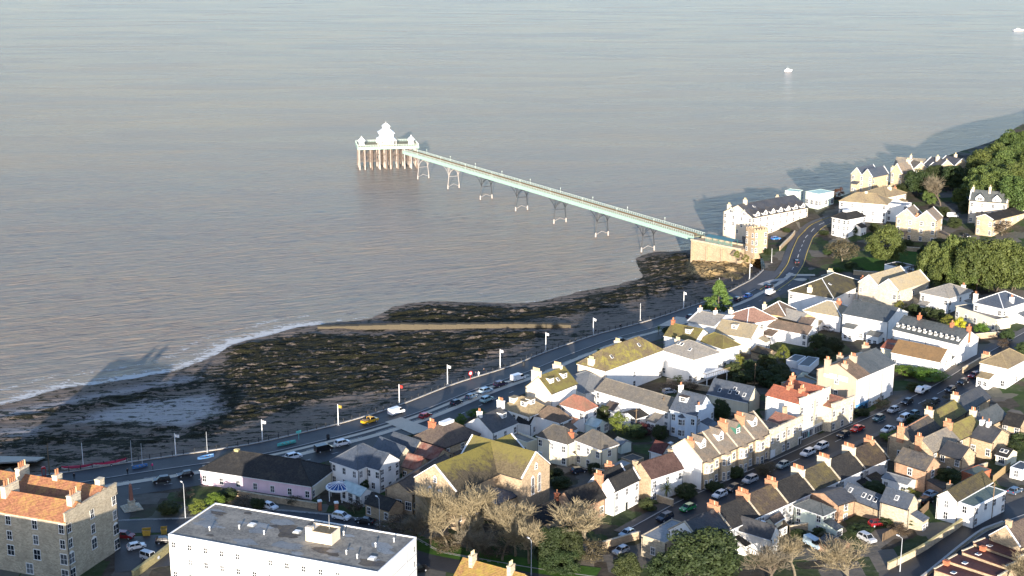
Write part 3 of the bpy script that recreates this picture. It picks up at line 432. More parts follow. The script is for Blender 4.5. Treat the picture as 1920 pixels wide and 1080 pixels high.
 dict(key='rendered_terrace', label='three-storey white end house with plain slate roof', x=104.32, y=379.62, z0=12.93, ze=23.86, rot=0.8014, W=6.88, D=12.62, roof='gable_r', rise=3.0, wall='white', rm='slateg', R='0,0,2', chim=[(0.98, 0.75, 4, 'render', 1.6)]),
 dict(key='parapet_terrace', label='tall cream house with white side wall, red roof and glazed shopfront', x=75.11, y=349.51, z0=12.62, ze=23.66, rot=0.7902, W=7.11, D=10.62, roof='gable_l', rise=1.9, wall='cream', rm='red', R='2,2,2', shop='white', parR=1, wallL='white', chim=[(0.55, 0.55, 4, 'orangeb', 1.0), (0.55, 0.2, 4, 'orangeb', 1.0)]),
 dict(key='parapet_terrace', label='tall cream house with red roof next to the low stone house', x=80.12, y=354.56, z0=12.62, ze=23.66, rot=0.7902, W=7.11, D=10.62, roof='gable_l', rise=1.9, wall='cream', rm='red', R='2,2,2', shop='white', parR=1, chim=[(0.5, 0.9, 3, 'orangeb', 1.0)]),
 dict(key='low_stone_house', label='low stone house with parapet and red roof beside the white terrace', x=84.94, y=355.38, z0=13.26, ze=20.56, rot=0.7417, W=10.18, D=4.57, roof='gable_l', rise=1.4, wall='stonel', rm='redb', R='3,3', parR=1, wallL='stonel'),
 dict(key='ashlar_terrace', label='cream stone house with white garage door next to bay-windowed terrace', x=65.18, y=336.39, z0=12.95, ze=20.25, rot=0.8174, W=7.63, D=5.9, roof='gable_l', rise=1.4, wall='stonel', rm='slate', R='3,2', parR=1, gdoor=1),
 dict(key='ashlar_terrace', label='cream stone house with parapet beside the glazed shopfront', x=70.4, y=341.96, z0=12.95, ze=20.25, rot=0.8174, W=7.63, D=5.9, roof='gable_l', rise=1.4, wall='stonel', rm='redb', R='3,2', parR=1, chim=[(0.6, 0.6, 0, 'tan', 2.0)], door='R'),
 dict(key='bay_terrace', label='bay-windowed stone house with big white gable wall at the row end', x=45.46, y=317.17, z0=12.66, ze=20.27, rot=0.7951, W=7.12, D=10.75, roof='gable_r', rise=4.2, wall='stoney', rm='greysl', coping='stonel', wallL='white', bayf=1, dorm=[('R', 0.5, 'gable')], chim=[(0.06, 0.38, 4, 'orangeb', 1.0)], R='1,1'),
 dict(key='bay_terrace', label='second bay-windowed stone house from the white gable wall', x=50.44, y=322.26, z0=12.66, ze=20.27, rot=0.7951, W=7.12, D=10.75, roof='gable_r', rise=4.2, wall='stoney', rm='greysl', coping='stonel', bayf=1, dorm=[('R', 0.5, 'gable')], R='1,1'),
 dict(key='bay_terrace', label='third bay-windowed house with a green-fronted dormer', x=55.43, y=327.34, z0=12.66, ze=20.27, rot=0.7951, W=7.12, D=10.75, roof='gable_r', rise=4.2, wall='stoney', rm='greysl', coping='stonel', bayf=1, dorm=[('R', 0.5, 'gableg')], chim=[(0.0, 0.42, 5, 'orangeb', 1.6)], R='1,1'),
 dict(key='bay_terrace', label='fourth bay-windowed stone house beside the white garage door', x=60.42, y=332.42, z0=12.66, ze=20.27, rot=0.7951, W=7.12, D=10.75, roof='gable_r', rise=4.2, wall='stoney', rm='greysl', coping='stonel', bayf=1, dorm=[('R', 0.5, 'gable')], chim=[(0.0, 0.42, 5, 'orangeb', 1.6)], R='1,1'),
 dict(key='black_roof_house', label='white house with black double-pitched roof and two orange chimneys', x=23.37, y=302.39, z0=12.55, ze=18.92, rot=0.8505, W=9.88, D=7.34, roof='m_r', rise=2.2, wall='white', rm='black', R='3,3', door='R', chim=[(0.0, 0.6, 4, 'orangeb', 2.0), (0.75, 1.0, 4, 'orangeb', 2.0)], coping='white'),
 dict(key='brown_roof_house', label='white-fronted house with stone gable and dark brown roof behind the palm', x=32.67, y=309.74, z0=12.64, ze=18.97, rot=0.6758, W=10.65, D=7.34, roof='gable_r', rise=2.8, wall='white', rm='brownd', R='3,2', wallL='tan', chim=[(0.0, 0.75, 0, 'tan', 1.2), (1.0, 0.6, 0, 'tan', 1.0)]),
 dict(key='brick_cottage', label='brick cottage with black roof and three white sash windows', x=13.94, y=296.53, z0=12.33, ze=17.31, rot=0.6966, W=9.86, D=6.31, roof='gable_r', rise=2.8, wall='brickt', rm='black', R='3', chim=[(0.0, 0.9, 1, 'brick', 1.0)]),
 dict(key='black_roof_shed', label='low outbuilding with black roof right of the church behind bare trees', x=5.96, y=291.71, z0=12.0, ze=15.38, rot=0.7829, W=10.55, D=6.95, roof='gable_r', rise=2.2, wall='tan', rm='black'),
 dict(key='white_gable_cottage', label='white cottage with maroon roof tucked behind the white gable wall', x=37.32, y=328.84, z0=12.41, ze=17.76, rot=0.8377, W=4.86, D=4.0, roof='gable_l', rise=1.8, wall='white', rm='maroon', R='1', chim=[(0.9, 0.2, 0, 'white', 1.0)]),
 dict(key='back_terrace', label='leftmost terraced house of the near row behind the big evergreen', x=39.47, y=274.37, z0=12.84, ze=19.05, rot=0.7477, W=10.16, D=8.6, roof='gable_r', rise=3.2, wall='white', R='2,2', coping='stone', rm='slate', chim=[]),
 dict(key='back_terrace', label='second terraced house from the left with black roof behind the evergreen', x=46.92, y=281.28, z0=12.84, ze=19.05, rot=0.7477, W=10.16, D=8.6, roof='gable_r', rise=3.2, wall='white', R='2,2', coping='stone', rm='black', chim=[(0.0, 0.55, 6, 'orangeb', 1.1)]),
 dict(key='back_terrace', label='terraced house with lichened brown roof, third from left in the near row', x=54.37, y=288.2, z0=12.84, ze=19.05, rot=0.7477, W=10.16, D=8.6, roof='gable_r', rise=3.2, wall='white', R='2,2', coping='stone', rm='brownm', chim=[(0.0, 0.55, 7, 'orangeb', 1.1)]),
 dict(key='back_terrace', label='terraced house with black roof, middle of the near row', x=61.83, y=295.11, z0=12.84, ze=19.05, rot=0.7477, W=10.16, D=8.6, roof='gable_r', rise=3.2, wall='white', R='2,2', coping='stone', rm='black', chim=[(0.0, 0.55, 6, 'orangeb', 1.1)]),
 dict(key='back_terrace', label='terraced house with mossy grey-brown roof above the mint wing', x=69.28, y=302.02, z0=12.84, ze=19.05, rot=0.7477, W=10.16, D=8.6, roof='gable_r', rise=3.2, wall='white', R='2,2', coping='stone', rm='mossd', chim=[(0.0, 0.55, 7, 'stonel', 1.2)]),
 dict(key='back_terrace', label='terraced house with dark roof above the garden bushes', x=76.73, y=308.93, z0=12.84, ze=19.05, rot=0.7477, W=10.16, D=8.6, roof='gable_r', rise=3.2, wall='white', R='2,2', coping='stone', rm='black', chim=[(0.0, 0.55, 7, 'stonel', 1.3)]),
 dict(key='back_terrace', label='right end house of the near white terrace with wide brown roof', x=84.19, y=315.84, z0=12.84, ze=19.05, rot=0.7477, W=10.16, D=8.6, roof='gable_r', rise=3.2, wall='white', R='2,2', coping='stone', rm='brownm', chim=[(0.0, 0.55, 7, 'stonel', 1.3), (0.85, 0.55, 5, 'orangeb', 1.0)]),
 dict(key='felt_roof_house', label='grey flat-roofed house end with stone wall left of the evergreen', x=32.49, y=277.25, z0=12.75, ze=17.44, rot=0.8556, W=11.38, D=6.1, roof='flat', rise=0.3, wall='stone', rm='palesl', par=0.2, L='1'),
 dict(key='white_rear_wing', label='white rear wing with blue-black slate roof above the bare trees', x=55.12, y=278.47, z0=13.06, ze=17.9, rot=0.8877, W=4.13, D=8.3, roof='gable_l', rise=2.2, wall='white', rm='slate', R='2', L='2', chim=[(0.9, 0.5, 0, 'white', 1.0)]),
 dict(key='mint_rear_wing', label='pale mint rear wing with grey slate roof facing the gardens', x=68.63, y=289.34, z0=13.58, ze=18.67, rot=0.7464, W=4.33, D=7.54, roof='hip', rise=1.4, wall='mint', rm='slateg', L='2,2', R='2,1'),
 dict(key='buff_rear_wing', label='buff brick rear wing with dark roof between mint wing and slate barn', x=72.8, y=294.25, z0=13.9, ze=19.02, rot=0.6043, W=5.81, D=8.14, roof='gable_r', rise=1.4, wall='brickt', rm='slate', L='3', R='1,1'),
 dict(key='flat_rear_wing', label='tiny cream rear wing with brown roof beside white chimney', x=57.44, y=287.68, z0=13.22, ze=17.52, rot=0.8662, W=4.32, D=1.96, roof='gable_r', rise=0.8, wall='cream', rm='brown'),
 dict(key='low_slate_barn', label='long low barn with slate roof and four roof lights', x=82.09, y=293.02, z0=14.62, ze=18.47, rot=0.6591, W=4.47, D=10.91, roof='gable_l', rise=2.2, wall='tan', rm='navy', sky=[('L', 0.2, 0.5), ('L', 0.35, 0.5), ('L', 0.5, 0.5), ('L', 0.85, 0.5)]),
 dict(key='stone_barn', label='stone barn with navy slate roof and single roof light', x=86.49, y=287.12, z0=15.42, ze=21.12, rot=0.8234, W=4.94, D=6.58, roof='gable_l', rise=2.4, wall='stone', rm='navy', sky=[('L', 0.5, 0.45)], R='1'),
 dict(key='brick_end_house', label='salmon brick house with dark roof at the end of near terrace', x=96.11, y=307.29, z0=15.84, ze=22.04, rot=0.713, W=5.87, D=8.38, roof='gable_l', rise=2.4, wall='brickt', rm='slatem', L='1,0', R='1,1'),
 dict(key='white_lean_to', label='low white lean-to with grey roof in the back gardens', x=91.81, y=306.19, z0=15.65, ze=18.99, rot=0.8184, W=3.82, D=6.51, roof='gable_l', rise=0.6, wall='white', rm='palesl', L='2'),
 dict(key='modern_white_house', label='modern white house with brown pitched roof and flat green-grey extension', x=97.71, y=288.96, z0=16.58, ze=22.15, rot=0.7844, W=16.09, D=4.7, roof='gable_r', rise=1.8, wall='white', rm='mossd', L='1,1', chim=[(0.25, 0.85, 1, 'tan', 1.0)]),
 dict(key='+modern_white_house', label='', x=100.69, y=286.27, z0=16.75, ze=21.84, rot=0.7286, W=13.5, D=4.41, roof='flat', rise=0.3, wall='white', rm='greenf', L='1,0', R='4,2', par=0.12),
 dict(key='stone_gable_house', label='stone gabled house with white bargeboards at right edge', x=104.17, y=267.63, z0=16.55, ze=21.15, rot=0.666, W=9.92, D=7.0, roof='gable_r', rise=3.2, wall='tan', rm='brown', coping='white', chim=[(0.1, 0.5, 0, 'tan', 1.0)]),
 dict(key='maroon_roof_house', label='maroon-roofed low house nearest the stone gable, uppermost of four', x=102.34, y=263.94, z0=16.26, ze=19.92, rot=0.7098, W=4.3, D=9.77, roof='mono', rise=0.35, wall='tan', rm='maroon', coping='stonel', chim=[], sky=[('L', 0.7, 0.3)]),
 dict(key='maroon_roof_house', label='maroon-roofed low house with brick chimney, second of four', x=99.05, y=260.64, z0=15.86, ze=19.59, rot=0.732, W=4.3, D=9.72, roof='mono', rise=0.35, wall='tan', rm='maroon', coping='stonel', chim=[(0.9, 0.75, 0, 'brick', 1.0)], sky=[('L', 0.7, 0.3)]),
 dict(key='maroon_roof_house', label='maroon-roofed low house, third of four down the lane', x=96.32, y=256.94, z0=15.41, ze=19.26, rot=0.8077, W=4.3, D=10.9, roof='mono', rise=0.35, wall='tan', rm='maroon', coping='stonel', chim=[], sky=[('L', 0.7, 0.3)]),
 dict(key='maroon_roof_house', label='maroon-roofed low house cut off by the bottom edge', x=93.29, y=252.86, z0=15.07, ze=18.94, rot=0.811, W=4.3, D=11.61, roof='mono', rise=0.35, wall='tan', rm='maroon', coping='stonel', chim=[(0.9, 0.95, 0, 'brick', 1.0)], sky=[('L', 0.7, 0.3)]),
 dict(key='stone_row', label='stone terraced house with orange ridge at the row end by the hedge', x=98.52, y=327.03, z0=15.22, ze=21.34, rot=0.8523, W=15.5, D=6.5, roof='gable_r', rise=2.4, wall='tan', R='1,1', L='1', rm='slatem', ridge='brick', chim=[(0.0, 0.5, 3, 'orangeb', 1.0)]),
 dict(key='stone_row', label='middle stone terraced house with mossy roof and chimney', x=108.73, y=338.7, z0=15.22, ze=21.34, rot=0.8523, W=15.5, D=6.5, roof='gable_r', rise=2.4, wall='tan', R='1,1', L='1', rm='mossb', chim=[(0.0, 0.5, 4, 'stonel', 1.2)]),
 dict(key='stone_row', label='far stone terraced house with dark roof in front row', x=118.93, y=350.37, z0=15.22, ze=21.34, rot=0.8523, W=15.5, D=6.5, roof='gable_r', rise=2.4, wall='tan', R='1,1', L='1', rm='slate', chim=[(0.0, 0.5, 4, 'stonel', 1.2)]),
 dict(key='stone_back_row', label='stone house with grey and moss roof behind the salmon brick house', x=101.44, y=319.99, z0=15.77, ze=21.63, rot=0.7682, W=12.46, D=6.5, roof='gable_r', rise=2.4, wall='tan', R='2,1', L='1', rm='greyb', chim=[(0.0, 0.6, 3, 'orangeb', 1.0)]),
 dict(key='stone_back_row', label='stone house with moss roof in second row, middle one', x=110.4, y=328.65, z0=15.77, ze=21.63, rot=0.7682, W=12.46, D=6.5, roof='gable_r', rise=2.4, wall='tan', R='2,1', L='1', rm='mossb', chim=[(0.0, 0.5, 4, 'orangeb', 1.2)]),
 dict(key='stone_back_row', label='stone house with slate roof in second row, farthest', x=119.36, y=337.3, z0=15.77, ze=21.63, rot=0.7682, W=12.46, D=6.5, roof='gable_r', rise=2.4, wall='tan', R='2,1', L='1', rm='slateg', chim=[(0.0, 0.5, 3, 'stonel', 1.2)]),
 dict(key='stone_wing', label='stone rear wing with dark slate roof and white window, nearest the evergreen', x=106.97, y=315.95, z0=16.29, ze=21.4, rot=0.6875, W=6.17, D=5.89, roof='gable_l', rise=2.2, wall='tan', rm='slate', L='2,1'),
 dict(key='stone_wing', label='stone rear wing with dark roof and paired white chimneys', x=118.42, y=327.87, z0=16.09, ze=21.22, rot=0.7351, W=8.13, D=5.96, roof='gable_l', rise=2.2, wall='tan', rm='slate', L='2', chim=[(0.5, 0.9, 1, 'white', 1.0), (0.5, 0.6, 1, 'white', 1.0)]),
 dict(key='stone_wing', label='stone rear wing with black roof at the right edge', x=129.15, y=339.05, z0=16.1, ze=21.1, rot=0.8849, W=6.95, D=4.57, roof='gable_l', rise=2.0, wall='tan', rm='black', L='2,1'),
 dict(key='garden_studio', label='small studio with black roof and two roof lights by the fence', x=120.67, y=322.94, z0=16.47, ze=19.23, rot=0.7865, W=5.06, D=3.02, roof='gable_l', rise=1.2, wall='cream', rm='black', L='2g', sky=[('L', 0.35, 0.5), ('L', 0.7, 0.5)]),
 dict(key='white_garage', label='white flat-roofed garage at the right edge beside the wooden fence', x=121.13, y=313.74, z0=16.74, ze=19.46, rot=0.8216, W=5.27, D=3.03, roof='flat', rise=0.2, wall='white', rm='slate', par=0.1, L='2'),
 dict(key='corner_white_house', label='white house with mossy hipped roof beyond the parked cars at right', x=140.61, y=382.64, z0=16.42, ze=22.85, rot=0.8219, W=13.72, D=8.13, roof='hip', rise=2.8, wall='white', rm='lichen', L='0,2', R='0,1', chim=[(0.2, 0.95, 5, 'tan', 1.4)]),
 dict(key='pier_hotel', label='long cream hotel with slate roof and row of white gables by the pier', x=103.17, y=595.53, z0=13.74, ze=22.74, rot=0.6792, W=36.96, D=16.56, roof='gable_r', rise=4.2, wall='peach', rm='slate', L='4,4,3', R='9,9,7', gables=7, gablesL=2, chim=[(0.02, 0.85, 3, 'peach', 2.0), (0.12, 0.5, 3, 'peach', 1.6), (0.8, 0.7, 3, 'peach', 1.2)], sky=[('R', 0.2, 0.7)]),
 dict(key='mint_pavilion', label='flat mint-roofed modern building beyond the pier hotel', x=138.73, y=629.07, z0=19.52, ze=26.57, rot=0.6479, W=10.35, D=7.96, roof='flat', rise=0.4, wall='mint', rm='mintflat', R='3g', L='3g', par=0.15),
 dict(key='mint_canopy', label='mint flat-roofed building with projecting roof slab behind the hotel', x=132.42, y=644.0, z0=19.46, ze=24.78, rot=0.9941, W=5.61, D=6.54, roof='flat', rise=0.4, wall='mint', rm='mintflat', L='3', par=0.15),
 dict(key='long_white_villa', label='long white villa with broad brown hipped roof on the headland', x=162.03, y=600.54, z0=18.6, ze=27.4, rot=1.1358, W=12.01, D=20.45, roof='hip', rise=3.2, wall='white', rm='lichen', L='5,5,5', R='2,2', chim=[(0.5, 0.5, 0, 'peach', 0.6)]),
 dict(key='brown_roof_villa', label='villa with broad brown hipped roof behind the long white villa', x=166.81, y=620.04, z0=21.12, ze=27.12, rot=0.702, W=15.24, D=12.96, roof='hip', rise=3.0, wall='peach', rm='lichen', R='3,3', L='3,3', chim=[(0.5, 0.3, 3, 'peach', 1.0), (0.9, 0.4, 2, 'orangeb', 1.0)]),
 dict(key='white_flat_wing', label='white flat-roofed wing beside the stone twin-gabled villa', x=170.82, y=599.13, z0=19.54, ze=27.15, rot=1.0732, W=6.69, D=9.01, roof='flat', rise=0.4, wall='white', rm='palesl', L='2,2,2', par=0.3),
 dict(key='mansard_house', label='white house with black hipped roof by the bend in the road', x=141.29, y=584.98, z0=15.77, ze=23.97, rot=0.6624, W=12.69, D=7.78, roof='hip', rise=2.8, wall='white', rm='black', R='3,3,2', L='3,3,2', gables=0, chim=[], cap=1),
 dict(key='twin_gable_villa', label='tan stone villa with twin gables and orange roof patch above the lawn', x=174.32, y=569.44, z0=16.82, ze=26.72, rot=1.0237, W=10.18, D=16.52, roof='m_r', rise=3.6, wall='stoney', rm='greysl', L='4,4,4', R='2,2,2', coping='white', chim=[(0.2, 0.5, 3, 'orangeb', 1.0)]),
 dict(key='gabled_villa', label='stone villa with white-edged gables and navy roof nearest the sea', x=167.73, y=649.8, z0=22.7, ze=30.76, rot=0.7593, W=13.84, D=11.55, roof='m_r', rise=3.2, wall='stoney', rm='navy', L='3,3,3', R='2,2', coping='white'),
 dict(key='tall_gabled_villa', label='tall stone villa with steep white-edged gable behind the dark tree', x=181.71, y=650.82, z0=23.82, ze=32.22, rot=0.6557, W=9.16, D=6.4, roof='gable_r', rise=4.2, wall='stoney', rm='greysl', L='2,2,1', coping='white', chim=[(0.05, 0.9, 3, 'peach', 1.0), (0.9, 0.5, 3, 'peach', 1.0)]),
 dict(key='slate_gable_villa', label='stone villa with black slate roof and tall pale chimneys on the headland', x=203.29, y=665.77, z0=24.25, ze=32.25, rot=0.4485, W=18.72, D=11, roof='m_l', rise=3.4, wall='stoney', rm='slate', R='4,4,4', L='3,3', coping='white', chim=[(0.2, 0.5, 3, 'peach', 1.6), (0.45, 0.4, 2, 'peach', 1.6), (0.85, 0.6, 2, 'peach', 2.4)]),
 dict(key='headland_villa', label='small gabled stone villa between the grey and black headland roofs', x=193.04, y=670.56, z0=24.26, ze=31.28, rot=0.1746, W=12.55, D=9, roof='m_l', rise=2.6, wall='stoney', rm='greysl', R='4,4', coping='white', chim=[(0.5, 0.7, 3, 'peach', 1.4)]),
 dict(key='far_villa', label='dark roofed house end at the edge of the hillside wood', x=222.61, y=681.55, z0=25.55, ze=31.55, rot=0.5002, W=10.11, D=8, roof='gable_r', rise=3.0, wall='stone', rm='slate', R='2,2'),
 dict(key='grey_roof_villa', label='pale stone villa with long grey roof between the headland gables', x=198.35, y=674.61, z0=24.23, ze=31.28, rot=1.1246, W=10.85, D=13.98, roof='gable_l', rise=3.0, wall='stoney', rm='greyb', L='4,4', chim=[(0.5, 0.5, 3, 'peach', 1.2)]),
 dict(key='hill_villa', label='cream villa with two white front gables on the wooded hill', x=207.92, y=583.72, z0=21.33, ze=31.4, rot=1.1222, W=7.44, D=15.23, roof='gable_l', rise=3.8, wall='peach', rm='slateg', L='4,4,3', coping='white', gablesL=2, chim=[(0.5, 0.95, 3, 'peach', 1.0), (0.5, 0.5, 4, 'peach', 1.6)]),
 dict(key='hedge_villa', label='sandstone villa with dark roof and white bay behind the holm oaks', x=197.2, y=567.96, z0=20.0, ze=27.34, rot=0.712, W=25.23, D=7.61, roof='gable_r', rise=1.6, wall='stoney', rm='black', L='2,2', R='6,6', coping='white'),
 dict(key='pier_toll_house', label='castellated stone toll house tower at the landward end of the pier', x=99.22, y=566.09, z0=13.26, ze=22.76, rot=0.4583, W=6.82, D=5.87, roof='flat', rise=0.4, wall='tan', rm='felt', L='2,2,2', R='2,2,2', par=0.5, castle=1),
 dict(key='garden_room', label='low tan garden room with brown mossy roof below the tan gabled house', x=79.31, y=421.25, z0=12.45, ze=14.93, rot=0.7202, W=4.98, D=6.03, roof='gable_l', rise=1.0, wall='tan', rm='brownm'),
 dict(key='white_outbuilding', label='small white outbuilding in the long gardens, nearer the light green tree', x=87.2, y=413.22, z0=12.67, ze=15.19, rot=0.9617, W=6.64, D=3.54, roof='flat', rise=0.2, wall='white', rm='slate', par=0.1),
 dict(key='white_outbuilding', label='small white outbuilding in the long gardens, nearer the tan gable', x=89.94, y=408.36, z0=12.78, ze=15.13, rot=1.0632, W=9.93, D=3.54, roof='flat', rise=0.2, wall='white', rm='slate', par=0.1),
 dict(key='garden_shed', label='small pale shed beside the tan gable wall', x=84.59, y=400.04, z0=12.58, ze=14.9, rot=0.6732, W=5.13, D=3.95, roof='gable_l', rise=0.8, wall='paleg', rm='palesl', L='1'),
 dict(key='flat_workshop', label='dark flat-roofed workshop behind the red-roofed cream house', x=82.25, y=387.1, z0=12.41, ze=15.43, rot=0.6239, W=9.19, D=6.38, roof='flat', rise=0.2, wall='tan', rm='slate', par=0.1),
 dict(key='brick_stack', label='red brick outbuilding rising behind the red roof', x=74.31, y=373.21, z0=12.26, ze=18.44, rot=0.7278, W=7.65, D=4.07, roof='flat', rise=0.2, wall='brick', rm='red', par=0.1),
 dict(key='grey_shed', label='grey flat-roofed shed nearest the orange chimneys', x=26.86, y=326.8, z0=12.19, ze=14.84, rot=0.8131, W=4.48, D=3.27, roof='flat', rise=0.2, wall='tan', rm='palesl', par=0.1),
 dict(key='grey_shed', label='grey flat-roofed shed below the garden sign post', x=30.09, y=331.19, z0=12.15, ze=14.72, rot=0.727, W=4.16, D=3.92, roof='flat', rise=0.2, wall='tan', rm='slatem', par=0.1),
 dict(key='grey_shed', label='blue-grey shed beside the cream villa end wall', x=28.33, y=343.81, z0=11.8, ze=14.42, rot=0.6127, W=3.26, D=3.6, roof='gable_l', rise=0.7, wall='paleg', rm='palesl'),
 dict(key='brown_shed', label='red-brown shed with green roof by the stone wings', x=109.0, y=311.15, z0=16.64, ze=19.09, rot=0.6672, W=6.51, D=3.61, roof='flat', rise=0.2, wall='brick', rm='greenf', par=0.1),
 dict(key='wooden_shed', label='dark wooden shed in the lower yard', x=67.82, y=279.15, z0=14.04, ze=16.41, rot=0.6617, W=3.87, D=2.74, roof='gable_l', rise=0.7, wall='brickt', rm='slate'),
 dict(key='wooden_shed', label='brown wooden shed beside the silver car', x=70.81, y=278.02, z0=14.31, ze=16.43, rot=0.7401, W=2.15, D=1.98, roof='gable_l', rise=0.6, wall='brickt', rm='brown'),
 dict(key='stone_villa', label='unseen stone villa added below the bottom left of the picture to cast shade', x=-84.0, y=206.0, z0=14.0, ze=31.5, rot=1.2217304763960306, W=12.0, D=44.0, roof='hip', rise=2.5, wall='stone', rm='slate', L='6,6,6,6', R='3,3,3,3'),  # added out of view; height set so its shadow climbs the bottom-left villa's walls
]

# ---------------------------------------------------------------- helpers
class MB:
    def __init__(s): s.v = []; s.f = []; s.m = []
    def add(s, vs, fs, mi=0):
        b = len(s.v); s.v += [tuple(p) for p in vs]
        for f in fs: s.f.append(tuple(b + i for i in f)); s.m.append(mi)
        return s
    def box(s, x0, x1, y0, y1, z0, z1, mi=0):
        return s.add([(x0,y0,z0),(x1,y0,z0),(x1,y1,z0),(x0,y1,z0),(x0,y0,z1),(x1,y0,z1),(x1,y1,z1),(x0,y1,z1)],
            [(3,2,1,0),(4,5,6,7),(0,1,5,4),(1,2,6,5),(2,3,7,6),(3,0,4,7)], mi)
    def slab(s, poly, th, mi=0, nrm=None):
        n = len(poly); d = nrm or (0, 0, th)
        top = [(p[0]+d[0], p[1]+d[1], p[2]+d[2]) for p in poly]
        return s.add(list(poly) + top, [tuple(range(n-1,-1,-1)), tuple(range(n,2*n))] + [(i,(i+1)%n,n+(i+1)%n,n+i) for i in range(n)], mi)
    def tube(s, p0, p1, r0, r1=None, n=6, mi=0, cap=True):
        r1 = r0 if r1 is None else r1; p0 = Vector(p0); p1 = Vector(p1); d = p1 - p0
        if d.length < 1e-6: return s
        q = d.to_track_quat('Z', 'Y'); vs = []
        for p, r in ((p0, r0), (p1, r1)):
            for i in range(n):
                a = 2*math.pi*i/n; vs.append(p + q @ Vector((r*math.cos(a), r*math.sin(a), 0)))
        fs = [(i,(i+1)%n,n+(i+1)%n,n+i) for i in range(n)]
        if cap: fs += [tuple(range(n-1,-1,-1)), tuple(range(n,2*n))]
        return s.add(vs, fs, mi)
    def lathe(s, prof, n=12, c=(0,0,0), mi=0):
        vs = []; k = len(prof)
        for r, z in prof:
            for i in range(n):
                a = 2*math.pi*(i+.5)/n; vs.append((c[0]+r*math.cos(a), c[1]+r*math.sin(a), c[2]+z))
        fs = []
        for j in range(k-1):
            for i in range(n): fs.append((j*n+i, j*n+(i+1)%n, (j+1)*n+(i+1)%n, (j+1)*n+i))
        fs += [tuple(range(n-1,-1,-1)), tuple((k-1)*n+i for i in range(n))]
        return s.add(vs, fs, mi)
    def mesh(s, name, mats, smooth=False):
        me = bpy.data.meshes.new(name); me.from_pydata(s.v, [], s.f)
        for m in (mats if isinstance(mats, (list, tuple)) else [mats]): me.materials.append(MAT(m) if isinstance(m, str) else m)
        if any(s.m): me.polygons.foreach_set('material_index', s.m)
        if smooth: me.polygons.foreach_set('use_smooth', [True]*len(s.f))
        me.update(); return me
    def build(s, name, mats, parent=None, smooth=False): return OBJ(name, s.mesh(name, mats, smooth), parent)
def OBJ(name, me, parent=None, loc=None, rotz=None):
    o = bpy.data.objects.new(name, me); COL.objects.link(o)
    if parent is not None: o.parent = parent
    if loc is not None: o.location = loc
    if rotz is not None: o.rotation_euler = (0, 0, rotz)
    return o
def tag(o, label=None, cat=None, group=None, kind=None):
    if label: o['label'] = label
    if cat: o['category'] = cat
    if group: o['group'] = group
    if kind: o['kind'] = kind
    return o
def thing(name, label, cat, loc, rotz=0, group=None):
    return tag(OBJ(name, None, None, loc, rotz), label, cat, group)
def copytree(o, parent=None):
    c = o.copy(); COL.objects.link(c); c.parent = parent
    for ch in o.children: copytree(ch, c)
    return c

def GZ(x, y):
    x = np.asarray(x, float); y = np.asarray(y, float); a = np.zeros_like(x); b = np.zeros_like(x)
    for cx, cy, cz in CTRL:
        w = ((x-cx)**2 + (y-cy)**2 + 220.)**-1.6
        a += w*cz; b += w
    return a/b
def gz(x, y): return float(GZ(x, y))
def pdist(P, X, Y):
    """distance to a polyline, arrays"""
    best = np.full(X.shape, 1e9)
    for (ax, ay), (bx, by) in zip(P, P[1:]):
        L2 = (bx-ax)**2 + (by-ay)**2
        t = np.clip(((X-ax)*(bx-ax) + (Y-ay)*(by-ay))/L2, 0, 1)
        best = np.minimum(best, np.hypot(X-ax-t*(bx-ax), Y-ay-t*(by-ay)))
    return best
def inside(P, X, Y):
    c = np.zeros(X.shape, bool); n = len(P)
    for i in range(n):
        x0, y0 = P[i]; x1, y1 = P[i-1]
        if y0 == y1: continue
        c ^= ((y0 > Y) != (y1 > Y)) & (X < (x1-x0)*(Y-y0)/(y1-y0) + x0)
    return c
def vnoise(X, Y, seed=0):
    xi = np.floor(X).astype(np.int64); yi = np.floor(Y).astype(np.int64); xf = X-xi; yf = Y-yi
    def h(a, b):
        v = (a*374761393 + b*668265263 + seed*1442695041) & 0x7fffffff
        v = ((v ^ (v >> 13))*1274126177) & 0x7fffffff
        return ((v ^ (v >> 16)) & 0xffff)/65535.
    u = xf*xf*(3-2*xf); w = yf*yf*(3-2*yf)
    return (h(xi,yi)*(1-u)+h(xi+1,yi)*u)*(1-w) + (h(xi,yi+1)*(1-u)+h(xi+1,yi+1)*u)*w
def fbm(X, Y, o=4, seed=0):
    a = 0; amp = .5; t = 0
    for i in range(o): a = a + amp*vnoise(X*2**i, Y*2**i, seed+i); t += amp; amp *= .5
    return a/t

# ---------------------------------------------------------------- materials
MATS = {}
def MAT(n):
    if n not in MATS: MATS[n] = make_mat(n)
    return MATS[n]
def base_mat(n, rough=.8, spec=.3):
    m = bpy.data.materials.new(n); m.use_nodes = True; t = m.node_tree; b = t.nodes['Principled BSDF']
    b.inputs['Roughness'].default_value = rough; b.inputs['Specular IOR Level'].default_value = spec
    return m, t, b
def nd(t, k, **kw):
    n = t.nodes.new(k)
    for a, v in kw.items():
        if a in n.inputs: n.inputs[a].default_value = v
        else: setattr(n, a, v)
    return n
def coords(t, scale=(1,1,1), kind='Object'):
    c = t.nodes.new('ShaderNodeTexCoord'); mp = t.nodes.new('ShaderNodeMapping'); mp.inputs['Scale'].default_value = scale
    t.links.new(c.outputs[kind], mp.inputs[0]); return mp.outputs[0]
def rampn(t, fac, stops):
    r = t.nodes.new('ShaderNodeValToRGB'); e = r.color_ramp.elements
    while len(e) < len(stops): e.new(.5)
    for i, (p, c) in enumerate(stops): e[i].position = p; e[i].color = (c[0], c[1], c[2], 1) if not isinstance(c, (int, float)) else (c, c, c, 1)
    t.links.new(fac, r.inputs[0]); return r.outputs[0]
